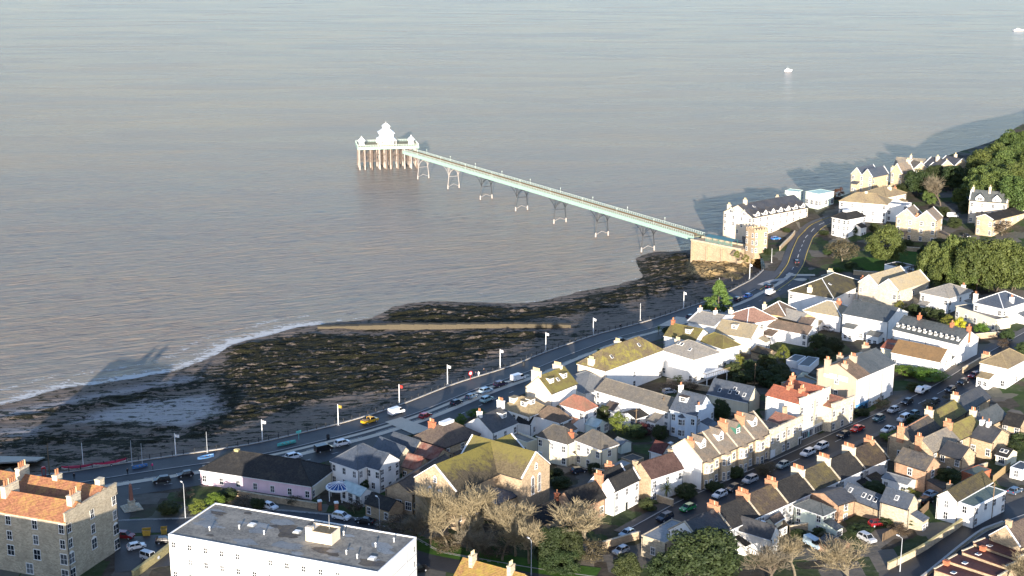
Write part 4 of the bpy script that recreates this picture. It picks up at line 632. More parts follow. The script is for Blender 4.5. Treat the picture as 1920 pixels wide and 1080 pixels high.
def noise(t, vec, scale, detail=4, rough=.55, dist=0.):
    n = nd(t, 'ShaderNodeTexNoise', Scale=scale, Detail=detail, Roughness=rough, Distortion=dist); t.links.new(vec, n.inputs['Vector']); return n.outputs['Fac']
def mix(t, fac, a, b, mode='MIX'):
    m = t.nodes.new('ShaderNodeMix'); m.data_type = 'RGBA'; m.blend_type = mode
    for i, v in ((0, fac), (6, a), (7, b)):
        if hasattr(v, 'links') or hasattr(v, 'node'): t.links.new(v, m.inputs[i])
        elif isinstance(v, (int, float)): m.inputs[i].default_value = v
        else: m.inputs[i].default_value = (v[0], v[1], v[2], 1)
    return m.outputs[2]
def math_(t, op, a, b=0.):
    m = t.nodes.new('ShaderNodeMath'); m.operation = op
    for i, v in ((0, a), (1, b)):
        if hasattr(v, 'node'): t.links.new(v, m.inputs[i])
        else: m.inputs[i].default_value = v
    return m.outputs[0]
def bump(t, b, h, st=.4, d=.05):
    n = nd(t, 'ShaderNodeBump', Strength=st, Distance=d); t.links.new(h, n.inputs['Height']); t.links.new(n.outputs[0], b.inputs['Normal'])
def objrand(t): return t.nodes.new('ShaderNodeObjectInfo').outputs['Random']
def mul(c, k): return tuple(min(1, x*k) for x in c)

RENDER_W = dict(white=(.80,.79,.76), cream=(.72,.66,.50), pink=(.76,.57,.63), peach=(.68,.58,.45), blue=(.58,.67,.76), mint=(.62,.70,.60), ochre=(.58,.38,.20), render=(.44,.36,.27), paleg=(.6,.68,.62))
STONE_W = dict(stone=(.46,.395,.29), tan=(.42,.32,.21), stonel=(.56,.49,.37), stoney=(.52,.41,.27), brick=(.42,.15,.08), brickt=(.40,.25,.16), orangeb=(.44,.23,.135), lichen_stone=(.42,.36,.18))
ROOFS = dict(  # base, patch, patch amount, rough
 slate=((0.0413,0.0428,0.0465),(0.0675,0.0638,0.06),.4), slateg=((0.06,0.068,0.068),(0.088,0.092,0.088),.45), slatel=((0.08,0.076,0.072),(0.12,0.104,0.08),.5), slatem=((0.06,0.0576,0.0576),(0.128,0.104,0.072),.4), greysl=((.15,.135,.115),(.22,.17,.12),.5),
 navy=((0.051,0.0638,0.085),(0.0765,0.085,0.0978),.45), black=((0.0225,0.0218,0.021),(0.0562,0.0488,0.0375),.25), brown=((.085,.065,.055),(.13,.10,.07),.4), brownl=((.17,.12,.085),(.10,.08,.06),.45), brownr=((.15,.10,.055),(.21,.13,.06),.5), brownd=((.065,.038,.032),(.10,.06,.05),.4), brownm=((0.06,0.0464,0.036),(0.128,0.096,0.044),.35),
 red=((.30,.10,.055),(.20,.075,.05),.4), redb=((.26,.11,.075),(.19,.12,.08),.5), redw=((.19,.07,.05),(.25,.17,.13),.4), maroon=((.085,.030,.026),(.13,.055,.04),.35), orange=((.25,.11,.058),(.34,.22,.065),.30), orangel=((.24,.13,.055),(.30,.23,.05),.45), pinkb=((.26,.15,.11),(.33,.2,.14),.4),
 grey=((.22,.20,.16),(.3,.26,.18),.4), palegrey=((.24,.225,.20),(.29,.26,.21),.45), palesl=((.15,.16,.165),(.2,.2,.195),.45), greyb=((.22,.19,.145),(.15,.14,.125),.45), lichen=((.20,.155,.10),(.28,.22,.12),.5), lichenl=((.30,.26,.19),(.36,.29,.17),.5),
 moss=((.060,.050,.033),(.155,.135,.035),.34), moss2=((.12,.095,.055),(.165,.142,.042),.34), mossy=((.13,.10,.06),(.27,.235,.045),.36), mossb=((.13,.10,.05),(.19,.17,.05),.5), mossd=((0.06,0.052,0.036),(0.112,0.092,0.036),.45), greenf=((.10,.14,.125),(.13,.16,.14),.5), mintflat=((.36,.52,.46),(.42,.56,.50),.5), felt=((.15,.145,.13),(.27,.255,.22),.42))
PLAIN = dict(  # colour, rough, spec
 paint_white=((.82,.82,.80),.4,.4), frame=((.78,.78,.76),.45,.4), terracotta=((.42,.19,.10),.8,.2), potcream=((.62,.50,.30),.8,.2), dark=((.02,.02,.022),.6,.3), iron=((.025,.027,.03),.45,.4), steel=((.42,.44,.46),.4,.4), wood=((.17,.12,.075),.8,.2), woodl=((.34,.25,.13),.8,.2), tyre=((.015,.015,.015),.8,.2), rim=((.45,.46,.48),.35,.5), lampred=((.5,.02,.02),.3,.4), lampw=((.85,.86,.88),.2,.5), shopblue=((.10,.30,.52),.45,.4), doorteal=((.28,.50,.50),.5,.3), green_d=((.05,.16,.12),.5,.3), canopyred=((.42,.02,.05),.55,.3), phonered=((.5,.02,.02),.4,.4), turq=((.12,.48,.44),.5,.3), canopyteal=((.05,.13,.16),.5,.3), tarpblue=((.08,.20,.42),.5,.3), kerb=((.42,.40,.37),.85,.2), granite=((.32,.14,.10),.5,.3), yellow=((.42,.28,.05),.4,.4), weedstone=((.095,.08,.055),.9,.1), pier_mint=((.35,.52,.43),.5,.3), pier_pale=((.62,.70,.60),.5,.3), deckwood=((.27,.245,.15),.8,.2), rust=((.20,.155,.125),.85,.2), pierleg=((.42,.37,.33),.8,.2), gate_dark=((.03,.035,.035),.6,.3), mintpaint=((.32,.52,.45),.5,.3), lead=((.30,.32,.33),.5,.3), rubber=((.03,.03,.03),.8,.2), flagw=((.8,.78,.75),.8,.1), flagred=((.55,.05,.04),.8,.1), skin=((.52,.32,.24),.6,.3))
PAINT = dict(white=(.80,.80,.80), black=(.008,.008,.01), red=(.60,.012,.01), darkred=(.22,.01,.015), navy=(.012,.018,.035), steel=(.06,.10,.16), paleblue=(.38,.50,.58), aqua=(.34,.52,.54), purple=(.035,.018,.05), blue=(.03,.16,.48), grey=(.06,.062,.065), silver=(.44,.45,.46), silvert=(.34,.42,.40), teal=(.06,.15,.17), green=(.02,.26,.07), palegrey=(.5,.53,.56), yellow=(.72,.40,.02), paint_red=(.5,.03,.03))
LEAF = dict(ever=((.016,.028,.011),(.045,.06,.018)), oak=((.030,.050,.014),(.095,.125,.03)), ygreen=((.06,.08,.016),(.17,.18,.025)), yellow=((.32,.29,.02),(.5,.42,.03)), hedge=((.035,.075,.012),(.10,.16,.018)), redt=((.055,.022,.018),(.11,.045,.03)), conifer=((.045,.085,.018),(.12,.17,.035)), scrubl=((.055,.044,.026),(.11,.085,.048)), palm=((.05,.09,.02),(.14,.17,.04)))
def make_mat(n):
    if n in RENDER_W:
        c = RENDER_W[n]; m, t, b = base_mat('wall_'+n, .85, .2); v = coords(t)
        f = noise(t, v, .35, 5, .6); vs2 = coords(t, (2.2, 2.2, .18)); g = noise(t, vs2, 1.2, 4)
        c1 = rampn(t, f, [(.3, mul(c, .86)), (.6, c)]); c2 = mix(t, rampn(t, g, [(.52, 0.), (.75, .32)]), c1, mul(c, .62))
        t.links.new(c2, b.inputs['Base Color']); bump(t, b, noise(t, v, 6, 3), .25, .03); return m
    if n in STONE_W:
        c = STONE_W[n]; m, t, b = base_mat('stone_'+n, .9, .15); v = coords(t)
        k = nd(t, 'ShaderNodeTexVoronoi', Scale=2.6); mpv = coords(t, (.8,.8,1.7)); t.links.new(mpv, k.inputs['Vector'])
        hs = rampn(t, k.outputs['Color'], [(.1, mul(c,.74)), (.5, c), (.9, mul(c,1.2))])
        f = noise(t, v, .3, 5, .65); col = mix(t, rampn(t, f, [(.4, 0.), (.75, .6)]), hs, mul(c, .55))
        t.links.new(col, b.inputs['Base Color']); bump(t, b, k.outputs['Distance'], .5, .06); return m
    if n in ROOFS:
        c, p, am = ROOFS[n]; m, t, b = base_mat('roof_'+n, .75, .25); v = coords(t)
        f = math_(t, 'ADD', math_(t, 'MULTIPLY', noise(t, v, .28, 6, .62, .6), .62), math_(t, 'MULTIPLY', noise(t, coords(t, (1.3,1.3,.7)), 1.1, 5, .65), .38)); oi = objrand(t)
        if n in ('moss', 'moss2'):   # moss thickest along the ridge
            sz = t.nodes.new('ShaderNodeSeparateXYZ'); t.links.new(v, sz.inputs[0]); f = math_(t, 'ADD', f, math_(t, 'MULTIPLY', math_(t, 'SUBTRACT', sz.outputs[2], 12.6), .085))
        tile = nd(t, 'ShaderNodeTexVoronoi', Scale=3.2); t.links.new(coords(t, (1,1,1.6)), tile.inputs['Vector'])
        c1 = rampn(t, tile.outputs['Color'], [(.15, mul(c,.72)), (.5, c), (.9, mul(c,1.28))])
        c2 = mix(t, rampn(t, f, [(max(.05, .62-am*.45), 0.), (.80-am*.45, .9)]), c1, p)
        f2 = noise(t, coords(t, (1.5,1.5,.5)), 1.1, 5, .7); c3 = mix(t, rampn(t, f2, [(.5, 0.), (.72, .45)]), c2, mul(c, .5))
        hv = t.nodes.new('ShaderNodeHueSaturation'); t.links.new(c3, hv.inputs['Color'])
        t.links.new(math_(t, 'ADD', math_(t, 'MULTIPLY', oi, .35), .83), hv.inputs['Value']); t.links.new(hv.outputs[0], b.inputs['Base Color'])
        w = nd(t, 'ShaderNodeTexWave', Scale=1.6, Distortion=.6, Detail=2.); w.bands_direction = 'Z'; t.links.new(v, w.inputs['Vector']); bump(t, b, w.outputs['Fac'], .45, .08)
        if n in ('navy','slate','slateg','palesl'): b.inputs['Roughness'].default_value = .5; b.inputs['Specular IOR Level'].default_value = .45
        return m
    if n in PLAIN:
        c, r, s = PLAIN[n]; m, t, b = base_mat(n, r, s); f = noise(t, coords(t), 2.3, 4)
        t.links.new(rampn(t, f, [(.3, mul(c,.8)), (.7, mul(c,1.08))]), b.inputs['Base Color']); return m
    if n.startswith('car_'):
        c = PAINT[n[4:]]; m, t, b = base_mat(n, .32, .5); b.inputs['Coat Weight'].default_value = .5; b.inputs['Coat Roughness'].default_value = .12
        f = noise(t, coords(t), 1.5, 3); t.links.new(rampn(t, f, [(.3, mul(c,.86)), (.7, c)]), b.inputs['Base Color']); return m
    if n.startswith('leaf_'):
        a, c = LEAF[n[5:]]; m, t, b = base_mat(n, .65, .25); f = noise(t, coords(t), .38, 4, .65); g = noise(t, coords(t), 3.1, 2)
        c1 = rampn(t, f, [(.32, a), (.66, c)]); c2 = mix(t, .45, c1, rampn(t, g, [(.3, mul(a,.8)), (.7, mul(c,1.15))]))
        hv = t.nodes.new('ShaderNodeHueSaturation'); t.links.new(c2, hv.inputs['Color']); t.links.new(math_(t, 'ADD', math_(t, 'MULTIPLY', objrand(t), .5), .75), hv.inputs['Value'])
        t.links.new(math_(t, 'ADD', math_(t, 'MULTIPLY', math_(t, 'FRACT', math_(t, 'MULTIPLY', objrand(t), 7.3)), .05), .475), hv.inputs['Hue']); t.links.new(hv.outputs[0], b.inputs['Base Color']); return m
    if n in ('twig', 'twigg', 'bark'):
        c = dict(twig=(.285,.235,.145), twigg=(.20,.17,.12), bark=(.13,.105,.08))[n]; m, t, b = base_mat(n, .9, .1)
        f = noise(t, coords(t), .8, 4); t.links.new(rampn(t, f, [(.3, mul(c,.6)), (.7, mul(c,1.2))]), b.inputs['Base Color']); return m
    if n == 'pane':
        m, t, b = base_mat(n, .08, .5); f = objrand(t); t.links.new(rampn(t, f, [(.0, (.012,.015,.02)), (.6, (.03,.035,.042)), (1., (.16,.17,.18))]), b.inputs['Base Color']); return m
    if n == 'carglass':
        m, t, b = base_mat(n, .08, .5); b.inputs['Base Color'].default_value = (.012,.015,.018,1); return m
    if n == 'glass':
        m, t, b = base_mat(n, .12, .5); f = noise(t, coords(t), .8, 3); t.links.new(rampn(t, f, [(.3, (.30,.38,.38)), (.7, (.45,.54,.53))]), b.inputs['Base Color']); return m
    if n == 'blueglass':
        m, t, b = base_mat(n, .1, .5); f = noise(t, coords(t), 2, 3); t.links.new(rampn(t, f, [(.3, (.01,.03,.12)), (.7, (.04,.10,.28))]), b.inputs['Base Color']); return m
    if n in ('asphalt', 'asphalt_old'):
        c = (.028,.029,.032) if n == 'asphalt' else (.05,.05,.052); m, t, b = base_mat(n, .62, .35); v = coords(t)
        f = noise(t, v, .09, 6, .65); g = noise(t, v, 2.5, 3); col = rampn(t, f, [(.35, mul(c,.75)), (.5, c), (.68, mul(c,1.5))])
        t.links.new(mix(t, .35, col, rampn(t, g, [(.3, mul(c,.6)), (.7, mul(c,1.5))])), b.inputs['Base Color']); bump(t, b, g, .2, .02); return m
    if n == 'buff':
        m, t, b = base_mat(n, .85, .2); v = coords(t); f = noise(t, v, .25, 5); g = noise(t, v, 3, 3); c = (.60,.52,.41)
        t.links.new(mix(t, .4, rampn(t, f, [(.3, mul(c,.8)), (.7, c)]), rampn(t, g, [(.3, mul(c,.7)), (.7, mul(c,1.1))])), b.inputs['Base Color']); return m
    if n == 'line': m, t, b = base_mat(n, .7, .2); f = noise(t, coords(t), 1.5, 4); t.links.new(rampn(t, f, [(.35, (.3,.3,.29)), (.6, (.75,.75,.72))]), b.inputs['Base Color']); return m
    if n == 'liney': m, t, b = base_mat(n, .7, .2); f = noise(t, coords(t), 1.5, 4); t.links.new(rampn(t, f, [(.35, (.3,.24,.08)), (.6, (.62,.45,.08))]), b.inputs['Base Color']); return m
    if n == 'ground':
        m, t, b = base_mat(n, .95, .1); v = coords(t); f = noise(t, v, .07, 6, .6); g = noise(t, v, .55, 5, .6)
        c1 = rampn(t, g, [(.3, (.03,.034,.018)), (.42, (.052,.046,.034)), (.55, (.08,.07,.056)), (.72, (.15,.135,.115))])
        c2 = mix(t, rampn(t, f, [(.52, 0.), (.62, .9)]), c1, rampn(t, g, [(.3, (.024,.042,.013)), (.7, (.06,.085,.026))]))
        vo = nd(t, 'ShaderNodeTexVoronoi', Scale=.13); vo.distance = 'CHEBYCHEV'; t.links.new(v, vo.inputs['Vector']); sv = t.nodes.new('ShaderNodeSeparateColor'); t.links.new(vo.outputs['Color'], sv.inputs[0])   # plots: soil, lawn, paving, gravel
        pl = t.nodes.new('ShaderNodeValToRGB'); pl.color_ramp.interpolation = 'CONSTANT'; e = pl.color_ramp.elements
        for q in range(4): e.new(.5)
        for q, (p, k) in enumerate([(0., (.055,.045,.035)), (.2, (.035,.065,.02)), (.4, (.14,.13,.115)), (.55, (.07,.06,.048)), (.7, (.05,.08,.025)), (.85, (.19,.17,.145))]): e[q].position = p; e[q].color = (*k, 1)
        t.links.new(sv.outputs[0], pl.inputs[0]); c3 = mix(t, .62, c2, pl.outputs[0])
        t.links.new(c3, b.inputs['Base Color']); bump(t, b, g, .6, .3); return m
    if n == 'lawn':
        m, t, b = base_mat(n, .95, .1); g = noise(t, coords(t), .6, 5, .6); t.links.new(rampn(t, g, [(.3, (.032,.075,.015)), (.7, (.06,.125,.022))]), b.inputs['Base Color']); bump(t, b, g, .5, .2); return m
    if n == 'beach':
        m, t, b = base_mat(n, .8, .12); v = coords(t)
        at = nd(t, 'ShaderNodeVertexColor', layer_name='col'); se = t.nodes.new('ShaderNodeSeparateColor'); t.links.new(at.outputs['Color'], se.inputs[0])
        weed, mud, rock = se.outputs[0], se.outputs[1], se.outputs[2]
        vst = coords(t, (.11, .5, .3)); n1 = noise(t, vst, 1.0, 7, .7, .6); n2 = noise(t, v, .42, 6, .7); n3 = noise(t, v, 3.0, 3)
        shing = rampn(t, n2, [(.3, (.115,.09,.072)), (.55, (.185,.147,.117)), (.75, (.255,.205,.165))]); mudc = rampn(t, n3, [(.3, (.23,.21,.205)), (.7, (.33,.31,.31))])
        wc = rampn(t, n3, [(.3, (.005,.005,.004)), (.5, (.014,.014,.008)), (.72, (.05,.049,.018))])
        wk = math_(t, 'ADD', math_(t, 'MULTIPLY', n1, .55), math_(t, 'MULTIPLY', n2, .45))
        wk2 = math_(t, 'ADD', math_(t, 'MULTIPLY', math_(t, 'SUBTRACT', wk, .5), 2.6), .5)
        msk = rampn(t, math_(t, 'ADD', math_(t, 'MULTIPLY', math_(t, 'SUBTRACT', weed, .5), .32), wk2), [(.46, 0.), (.55, 1.)])
        rc = rampn(t, n1, [(.3, (.20,.13,.055)), (.6, (.40,.29,.14)), (.8, (.5,.38,.2))])
        c0 = mix(t, mud, shing, mudc); c1 = mix(t, msk, c0, wc); ck = nd(t, 'ShaderNodeTexVoronoi', Scale=.42, feature='DISTANCE_TO_EDGE'); t.links.new(coords(t, (.7, 1.6, 1.6)), ck.inputs['Vector']); rc = mix(t, rampn(t, ck.outputs['Distance'], [(.02, 1.), (.10, 0.)]), rc, (.035,.026,.014))
        c2 = mix(t, rock, c1, rc)
        t.links.new(c2, b.inputs['Base Color']); t.links.new(rampn(t, mud, [(0., .85), (1., .5)]), b.inputs['Roughness']); bump(t, b, wk, .9, .5); return m
    if n == 'water':
        m, t, b = base_mat(n, .16, .5); b.inputs['IOR'].default_value = 1.09; v = coords(t)
        f = noise(t, coords(t, (.0035, .011, 1)), 1.0, 6, .6, 1.6)
        col = rampn(t, f, [(.3, (.20,.186,.162)), (.5, (.22,.19,.16)), (.62, (.238,.195,.152)), (.75, (.255,.196,.146))])
        gu = noise(t, coords(t, (.006, .02, 1)), 1.0, 4, .5, 1.); t.links.new(rampn(t, gu, [(.35, .16), (.65, .22)]), b.inputs['Roughness'])
        t.links.new(col, b.inputs['Base Color'])
        mp = t.nodes.new('ShaderNodeMapping'); mp.inputs['Rotation'].default_value = (0, 0, math.radians(-24)); tc = t.nodes.new('ShaderNodeTexCoord'); t.links.new(tc.outputs['Object'], mp.inputs[0])
        def wv(sx, sy, det, dist=.5):
            q = t.nodes.new('ShaderNodeMapping'); q.inputs['Scale'].default_value = (sx, sy, 1); t.links.new(mp.outputs[0], q.inputs[0]); return noise(t, q.outputs[0], 1.0, det, .6, dist)
        h = math_(t, 'ADD', math_(t, 'MULTIPLY', wv(.045, .19, 3), 1.5), math_(t, 'MULTIPLY', wv(.16, .55, 5), .8))
        bump(t, b, h, 1.0, 1.1); return m
    if n == 'foam':
        m, t, b = base_mat(n, .8, .2); b.inputs['Base Color'].default_value = (.62,.62,.60,1); at = nd(t, 'ShaderNodeVertexColor', layer_name='col')
        a = noise(t, coords(t, (.22, .5, 1)), 1.0, 6, .7, 1.); sp = t.nodes.new('ShaderNodeSeparateColor'); t.links.new(at.outputs['Color'], sp.inputs[0])
        k = math_(t, 'SUBTRACT', math_(t, 'ADD', a, math_(t, 'MULTIPLY', sp.outputs[0], .32)), .16); t.links.new(rampn(t, k, [(.48, 0.), (.62, .8)]), b.inputs['Alpha']); return m
    raise KeyError(n)

# ---------------------------------------------------------------- sea, beach, land
def grid_mesh(name, X, Y, Z, mat, col=None, keep=None, smooth=True):
    n, k = X.shape; me = bpy.data.meshes.new(name)
    idx = np.arange(n*k).reshape(n, k); q = np.stack([idx[:-1,:-1], idx[1:,:-1], idx[1:,1:], idx[:-1,1:]], -1).reshape(-1, 4)
    if keep is not None: q = q[keep[:-1,:-1].reshape(-1)]
    me.from_pydata(np.stack([X, Y, Z], -1).reshape(-1, 3).tolist(), [], q.tolist())
    me.materials.append(MAT(mat)); me.polygons.foreach_set('use_smooth', [smooth]*len(q))
    if col is not None:
        a = me.color_attributes.new('col', 'FLOAT_COLOR', 'POINT'); a.data.foreach_set('color', np.concatenate([col.reshape(-1, 3), np.ones((n*k, 1))], 1).ravel())
    me.update(); return OBJ(name, me)
def resample(P, st):
    out = []; d = [0]
    for a, b in zip(P, P[1:]): d.append(d[-1] + math.hypot(b[0]-a[0], b[1]-a[1]))
    n = max(2, int(d[-1]/st)); t = np.linspace(0, d[-1], n+1)
    return np.interp(t, d, [p[0] for p in P]), np.interp(t, d, [p[1] for p in P])
def smoothp(x, y, k=3):
    for _ in range(k):
        x[1:-1] = (x[:-2]+2*x[1:-1]+x[2:])/4; y[1:-1] = (y[:-2]+2*y[1:-1]+y[2:])/4
    return x, y
wx_, wy_ = smoothp(*resample(WATERLINE, 1.6), 8)
wa_ = np.unwrap(np.arctan2(np.gradient(wy_), np.gradient(wx_))); wj_ = 7.0*(fbm(wx_/16, wy_/16, 4, 31)-.5) + 2.6*(fbm(wx_/4, wy_/4, 2, 32)-.5)
WATERLINE = list(zip((wx_+np.sin(wa_)*wj_).tolist(), (wy_-np.cos(wa_)*wj_).tolist()))
w = MB(); w.add([(-9000,-200,-.45),(9000,-200,-.45),(9000,16000,-.45),(-9000,16000,-.45)], [(0,1,2,3)])
tag(w.build('sea', 'water'), kind='structure')
# near sea: choppy waves, crests running at 24 degrees to x
ca, sa = math.cos(math.radians(24)), math.sin(math.radians(24))
ga = np.arange(-330, 800, 3.2); gb = np.arange(250, 1150, .95); A, B = np.meshgrid(ga, gb, indexing='ij')
X = A*ca - B*sa; Y = A*sa + B*ca
wr = np.random.RandomState(3); Zw = np.zeros_like(X)
for L_, am in ((9.5,.018),(6.8,.030),(5.2,.036),(4.1,.034),(3.3,.028)):
    for q in range(2):
        th_ = math.radians(90+24) + wr.uniform(-.5, .5); kx, ky = math.cos(th_)*6.283/L_, math.sin(th_)*6.283/L_
        ph = fbm(X/32+q*9, Y/24+L_, 2, int(L_*10))*13 + wr.rand()*6; Zw += am*np.sin(kx*X + ky*Y + ph)*(.35+1.3*fbm(X/45+L_, Y/30, 2, 50+q))
Zw += .10*(fbm(X/2.6, Y/1.7, 2, 77)-.5)
Zw *= np.clip((1010-Y)/500, 0, 1)*np.clip(pdist(WATERLINE[::6], X, Y)/14, .15, 1)
keep = (np.abs(X) < Y*.40+25) & (Y > 325) & (Y < 1015) & ~inside(COAST[8:22]+[(200,300)], X, Y)
tag(grid_mesh('inshore_sea', X, Y, Zw, 'water', keep=keep), kind='structure')

cx_, cy_ = smoothp(*resample(COAST, 2.5), 6)
COASTS = list(zip(cx_.tolist(), cy_.tolist()))
# land: rows of points going inland from the sea wall
NI = (.69, -.724)
ds = np.concatenate([np.arange(0, 330, 3.0), np.arange(330, 900, 25.0)])
X = cx_[:, None] + NI[0]*ds[None, :]; Y = cy_[:, None] + NI[1]*ds[None, :]
tag(grid_mesh('ground', X, Y, GZ(X, Y), 'ground'), kind='structure')

# beach and sea bed
xs = np.arange(-250, 112, .85); ys = np.arange(318, 640, .85); X, Y = np.meshgrid(xs, ys, indexing='ij')
dw = pdist(COASTS[::4] + [COASTS[-1]], X, Y); dl = pdist(WATERLINE[::2], X, Y)
bp = COAST[1:24] + WATERLINE[::-1]; ins = inside(bp, X, Y); landp = COAST + [(900, 1159), (900, -200), (-520, -200)]; onl = inside(landp, X, Y)
top = 7.6; t_ = dw/(dw+dl+1e-6)
Z = np.where(ins, top*(1-t_)**1.25, np.where(onl, 3.0, -.05*dl - .05))
weed = np.full(X.shape, .30); mud = np.zeros(X.shape); rock = np.zeros(X.shape)
def pmask(P, soft):
    d = pdist(P + [P[0]], X, Y); i = inside(P, X, Y); return np.clip(.5 + np.where(i, d, -d)/soft, 0, 1)
for P, s in WEED: weed = np.maximum(weed, .30 + (s-.30)*pmask(P, 6.))
weed = np.where(dw < 9 + 5*fbm(X/12, Y/12, 3, 5), np.minimum(weed, .22), weed)
weed = np.where((X > 28) & (dw < 24) & (Y < 520), np.minimum(weed, .12), weed)
for P in MUD: mud = np.maximum(mud, .9*pmask(P, 8.))
weed = weed*(1-mud) + mud*.17
rock = pmask(ROCK, 5.)
strata = fbm(X/14 + Y/60, Y/2.6 - X/14, 4, 11)
rough = fbm(X/2.2, Y/1.6, 3, 23)
Z = Z + np.where(ins, np.clip(dl/6, 0, 1)*(weed*(2.0*np.abs(strata-.5)*2 + .9*rough - .6)), 0)
rs = rock*(3.6 + 4.2*np.clip((X-72)/20, 0, 1) + 3.2*(np.floor(fbm(X/9, Y/6, 3, 3)*6)/6 - .3))
Z = np.maximum(Z, np.where(rock > .05, rs + .5*np.floor(rough*4)/4 - .3, -9))
keep = (dw < 6) | ~onl
col = np.stack([weed, mud, rock], -1)
tag(grid_mesh('beach', X, Y, Z, 'beach', col, keep), kind='structure')
# breaking foam along the water's edge
fx, fy = smoothp(*resample(WATERLINE, 2.0), 2)
offs = np.array([-17., -13., -10., -7., -4., -1.5, .4, 1.6]); amp = np.array([0., .55, .1, .35, .6, 1., .8, .0])
ang = np.unwrap(np.arctan2(np.gradient(fy), np.gradient(fx))); nx, ny = np.sin(ang), -np.cos(ang)
X = fx[:, None] + nx[:, None]*offs[None]; Y = fy[:, None] + ny[:, None]*offs[None]
wgt = (np.where(fx < -70, 1.0, np.where(fx < 20, .3, .35))*(.55+.75*fbm(fx/18, fy/18, 3, 8)))[:, None]*amp[None]
c = np.stack([wgt]*3, -1)
tag(grid_mesh('foam', X, Y, np.full(X.shape, .05) + np.where(offs > 1, .15, 0)[None], 'foam', c), 'thin white foam breaking along the water edge', 'foam', kind='stuff')

def strip(name, P, half, mat, dz=.05, off=0., st=2.0, kind='structure', closed=False, parent=None, smooth_n=2, dash=None):
    px, py = smoothp(*resample(P, st), smooth_n); a = np.unwrap(np.arctan2(np.gradient(py), np.gradient(px))); nx, ny = np.sin(a), -np.cos(a)
    o = np.asarray(off, float)*np.ones(px.shape); h = np.asarray(half, float)*np.ones(px.shape)
    X = np.stack([px+nx*(o-h), px+nx*o, px+nx*(o+h)], 1); Y = np.stack([py+ny*(o-h), py+ny*o, py+ny*(o+h)], 1)
    keep = None
    if dash: keep = np.repeat(((np.arange(len(px)) % dash[1]) < dash[0])[:, None], 3, 1)
    ob = grid_mesh(name, X, Y, GZ(X, Y)+dz, mat, keep=keep)
    if parent is not None: ob.parent = parent
    elif kind: tag(ob, kind=kind)
    return ob
def patch(name, P, mat, dz=.05, st=2.5):
    xs_ = [p[0] for p in P]; ys_ = [p[1] for p in P]
    # bilinear fill of a 4-gon, fan otherwise
    if len(P) == 4:
        u = np.linspace(0, 1, 10)[:, None]; v = np.linspace(0, 1, 10)[None]
        X = (1-u)*(1-v)*xs_[0]+u*(1-v)*xs_[1]+u*v*xs_[2]+(1-u)*v*xs_[3]; Y = (1-u)*(1-v)*ys_[0]+u*(1-v)*ys_[1]+u*v*ys_[2]+(1-u)*v*ys_[3]
    else:
        qx, qy = smoothp(*resample(P+[P[0]], 2.0), 4); mx, my = qx.mean(), qy.mean(); r = np.linspace(0, 1, 8)[None]
        X = mx+(qx[:, None]-mx)*r; Y = my+(qy[:, None]-my)*r
    return tag(grid_mesh(name, X, Y, GZ(X, Y)+dz, mat), kind='structure')
# the seafront: promenade, kerb, parking lane, buff strip, carriageway, footway
i0 = int(np.argmin(np.hypot(cx_+150, cy_-312))); i1 = int(np.argmin(np.hypot(cx_-101, cy_-546)))
SF = COASTS[i0:i1]; n_ = int(max(2, sum(math.hypot(b[0]-a[0], b[1]-a[1]) for a, b in zip(SF, SF[1:]))/2.0)) + 1
tt = np.linspace(0, 1, n_)
def lerp(a, b, p0=.45, p1=.7): return a + (b-a)*np.clip((tt-p0)/(p1-p0), 0, 1)
strip('promenade', SF, lerp(4.0, 3.4), 'asphalt_old', .13, lerp(4.1, 3.5))
strip('parking_lane', SF, lerp(2.4, 1.7), 'asphalt', .045, lerp(10.6, 8.7))
strip('buff_strip', SF, lerp(.95, .8), 'buff', .10, lerp(14.0, 11.2))
strip('seafront_road', SF, lerp(4.0, 3.6), 'asphalt', .05, lerp(19., 15.6))
strip('kerb', SF, .18, 'kerb', .15, lerp(8.25, 7.0))
strip('kerb_line', SF, .13, 'kerb', .12, lerp(15.1, 12.1))
strip('lane_marking', SF, .09, 'line', .085, lerp(19., 15.6), dash=(1, 4))
strip('bay_marking', SF, .08, 'line', .085, lerp(12.6, 10.2), dash=(3, 5))
strip('inner_buff_strip', SF[30:75], .7, 'buff', .075, 10.2)
strip('side_street', COPSE, 4.2, 'asphalt', .06); strip('street_footway', COPSE, 1.1, 'asphalt_old', .16, -5.4); strip('street_footway_near', COPSE, 1.0, 'asphalt_old', .16, 5.3)
strip('street_marking', COPSE, .08, 'line', .10, 0., dash=(2, 5)); strip('street_kerb', COPSE, .14, 'kerb', .18, -4.25)
strip('lane', LANE, 3.2, 'asphalt', .06); strip('lane_footway', LANE, .8, 'asphalt_old', .15, 3.9); strip('lane_kerb', LANE, .15, 'kerb', .17, 3.05)
strip('low_road', LOWROAD, 4.2, 'asphalt', .06); strip('low_road_kerb', LOWROAD, .15, 'kerb', .15, -4.3); strip('low_road_marking', LOWROAD, .08, 'line', .10, -3.9)
strip('link_road', LINK, 6., 'asphalt', .055)
strip('hill_road', HILLROAD, 3.5, 'asphalt', .065); strip('hill_marking', HILLROAD, .1, 'line', .11, 0., dash=(2, 4)); strip('hill_yellow_line', HILLROAD, .14, 'liney', .11, -3.1); strip('hill_yellow_line_far', HILLROAD, .14, 'liney', .11, 3.1)
strip('hill_footway', HILLROAD, 1.1, 'asphalt_old', .18, -4.7)
strip('grass_verge', VERGE, 3.0, 'lawn', .10); strip('traffic_island', ISLAND, 1.3, 'kerb', .2); strip('road_table', TABLE, 1.2, 'buff', .1); patch('mini_roundabout', ROUND, 'buff', .12); patch('lawn', LAWN, 'lawn', .12); patch('buff_crossing', BUFF, 'buff', .16); patch('forecourt', FORE, 'buff', .14); patch('car_park', CARPARK, 'asphalt_old', .09)

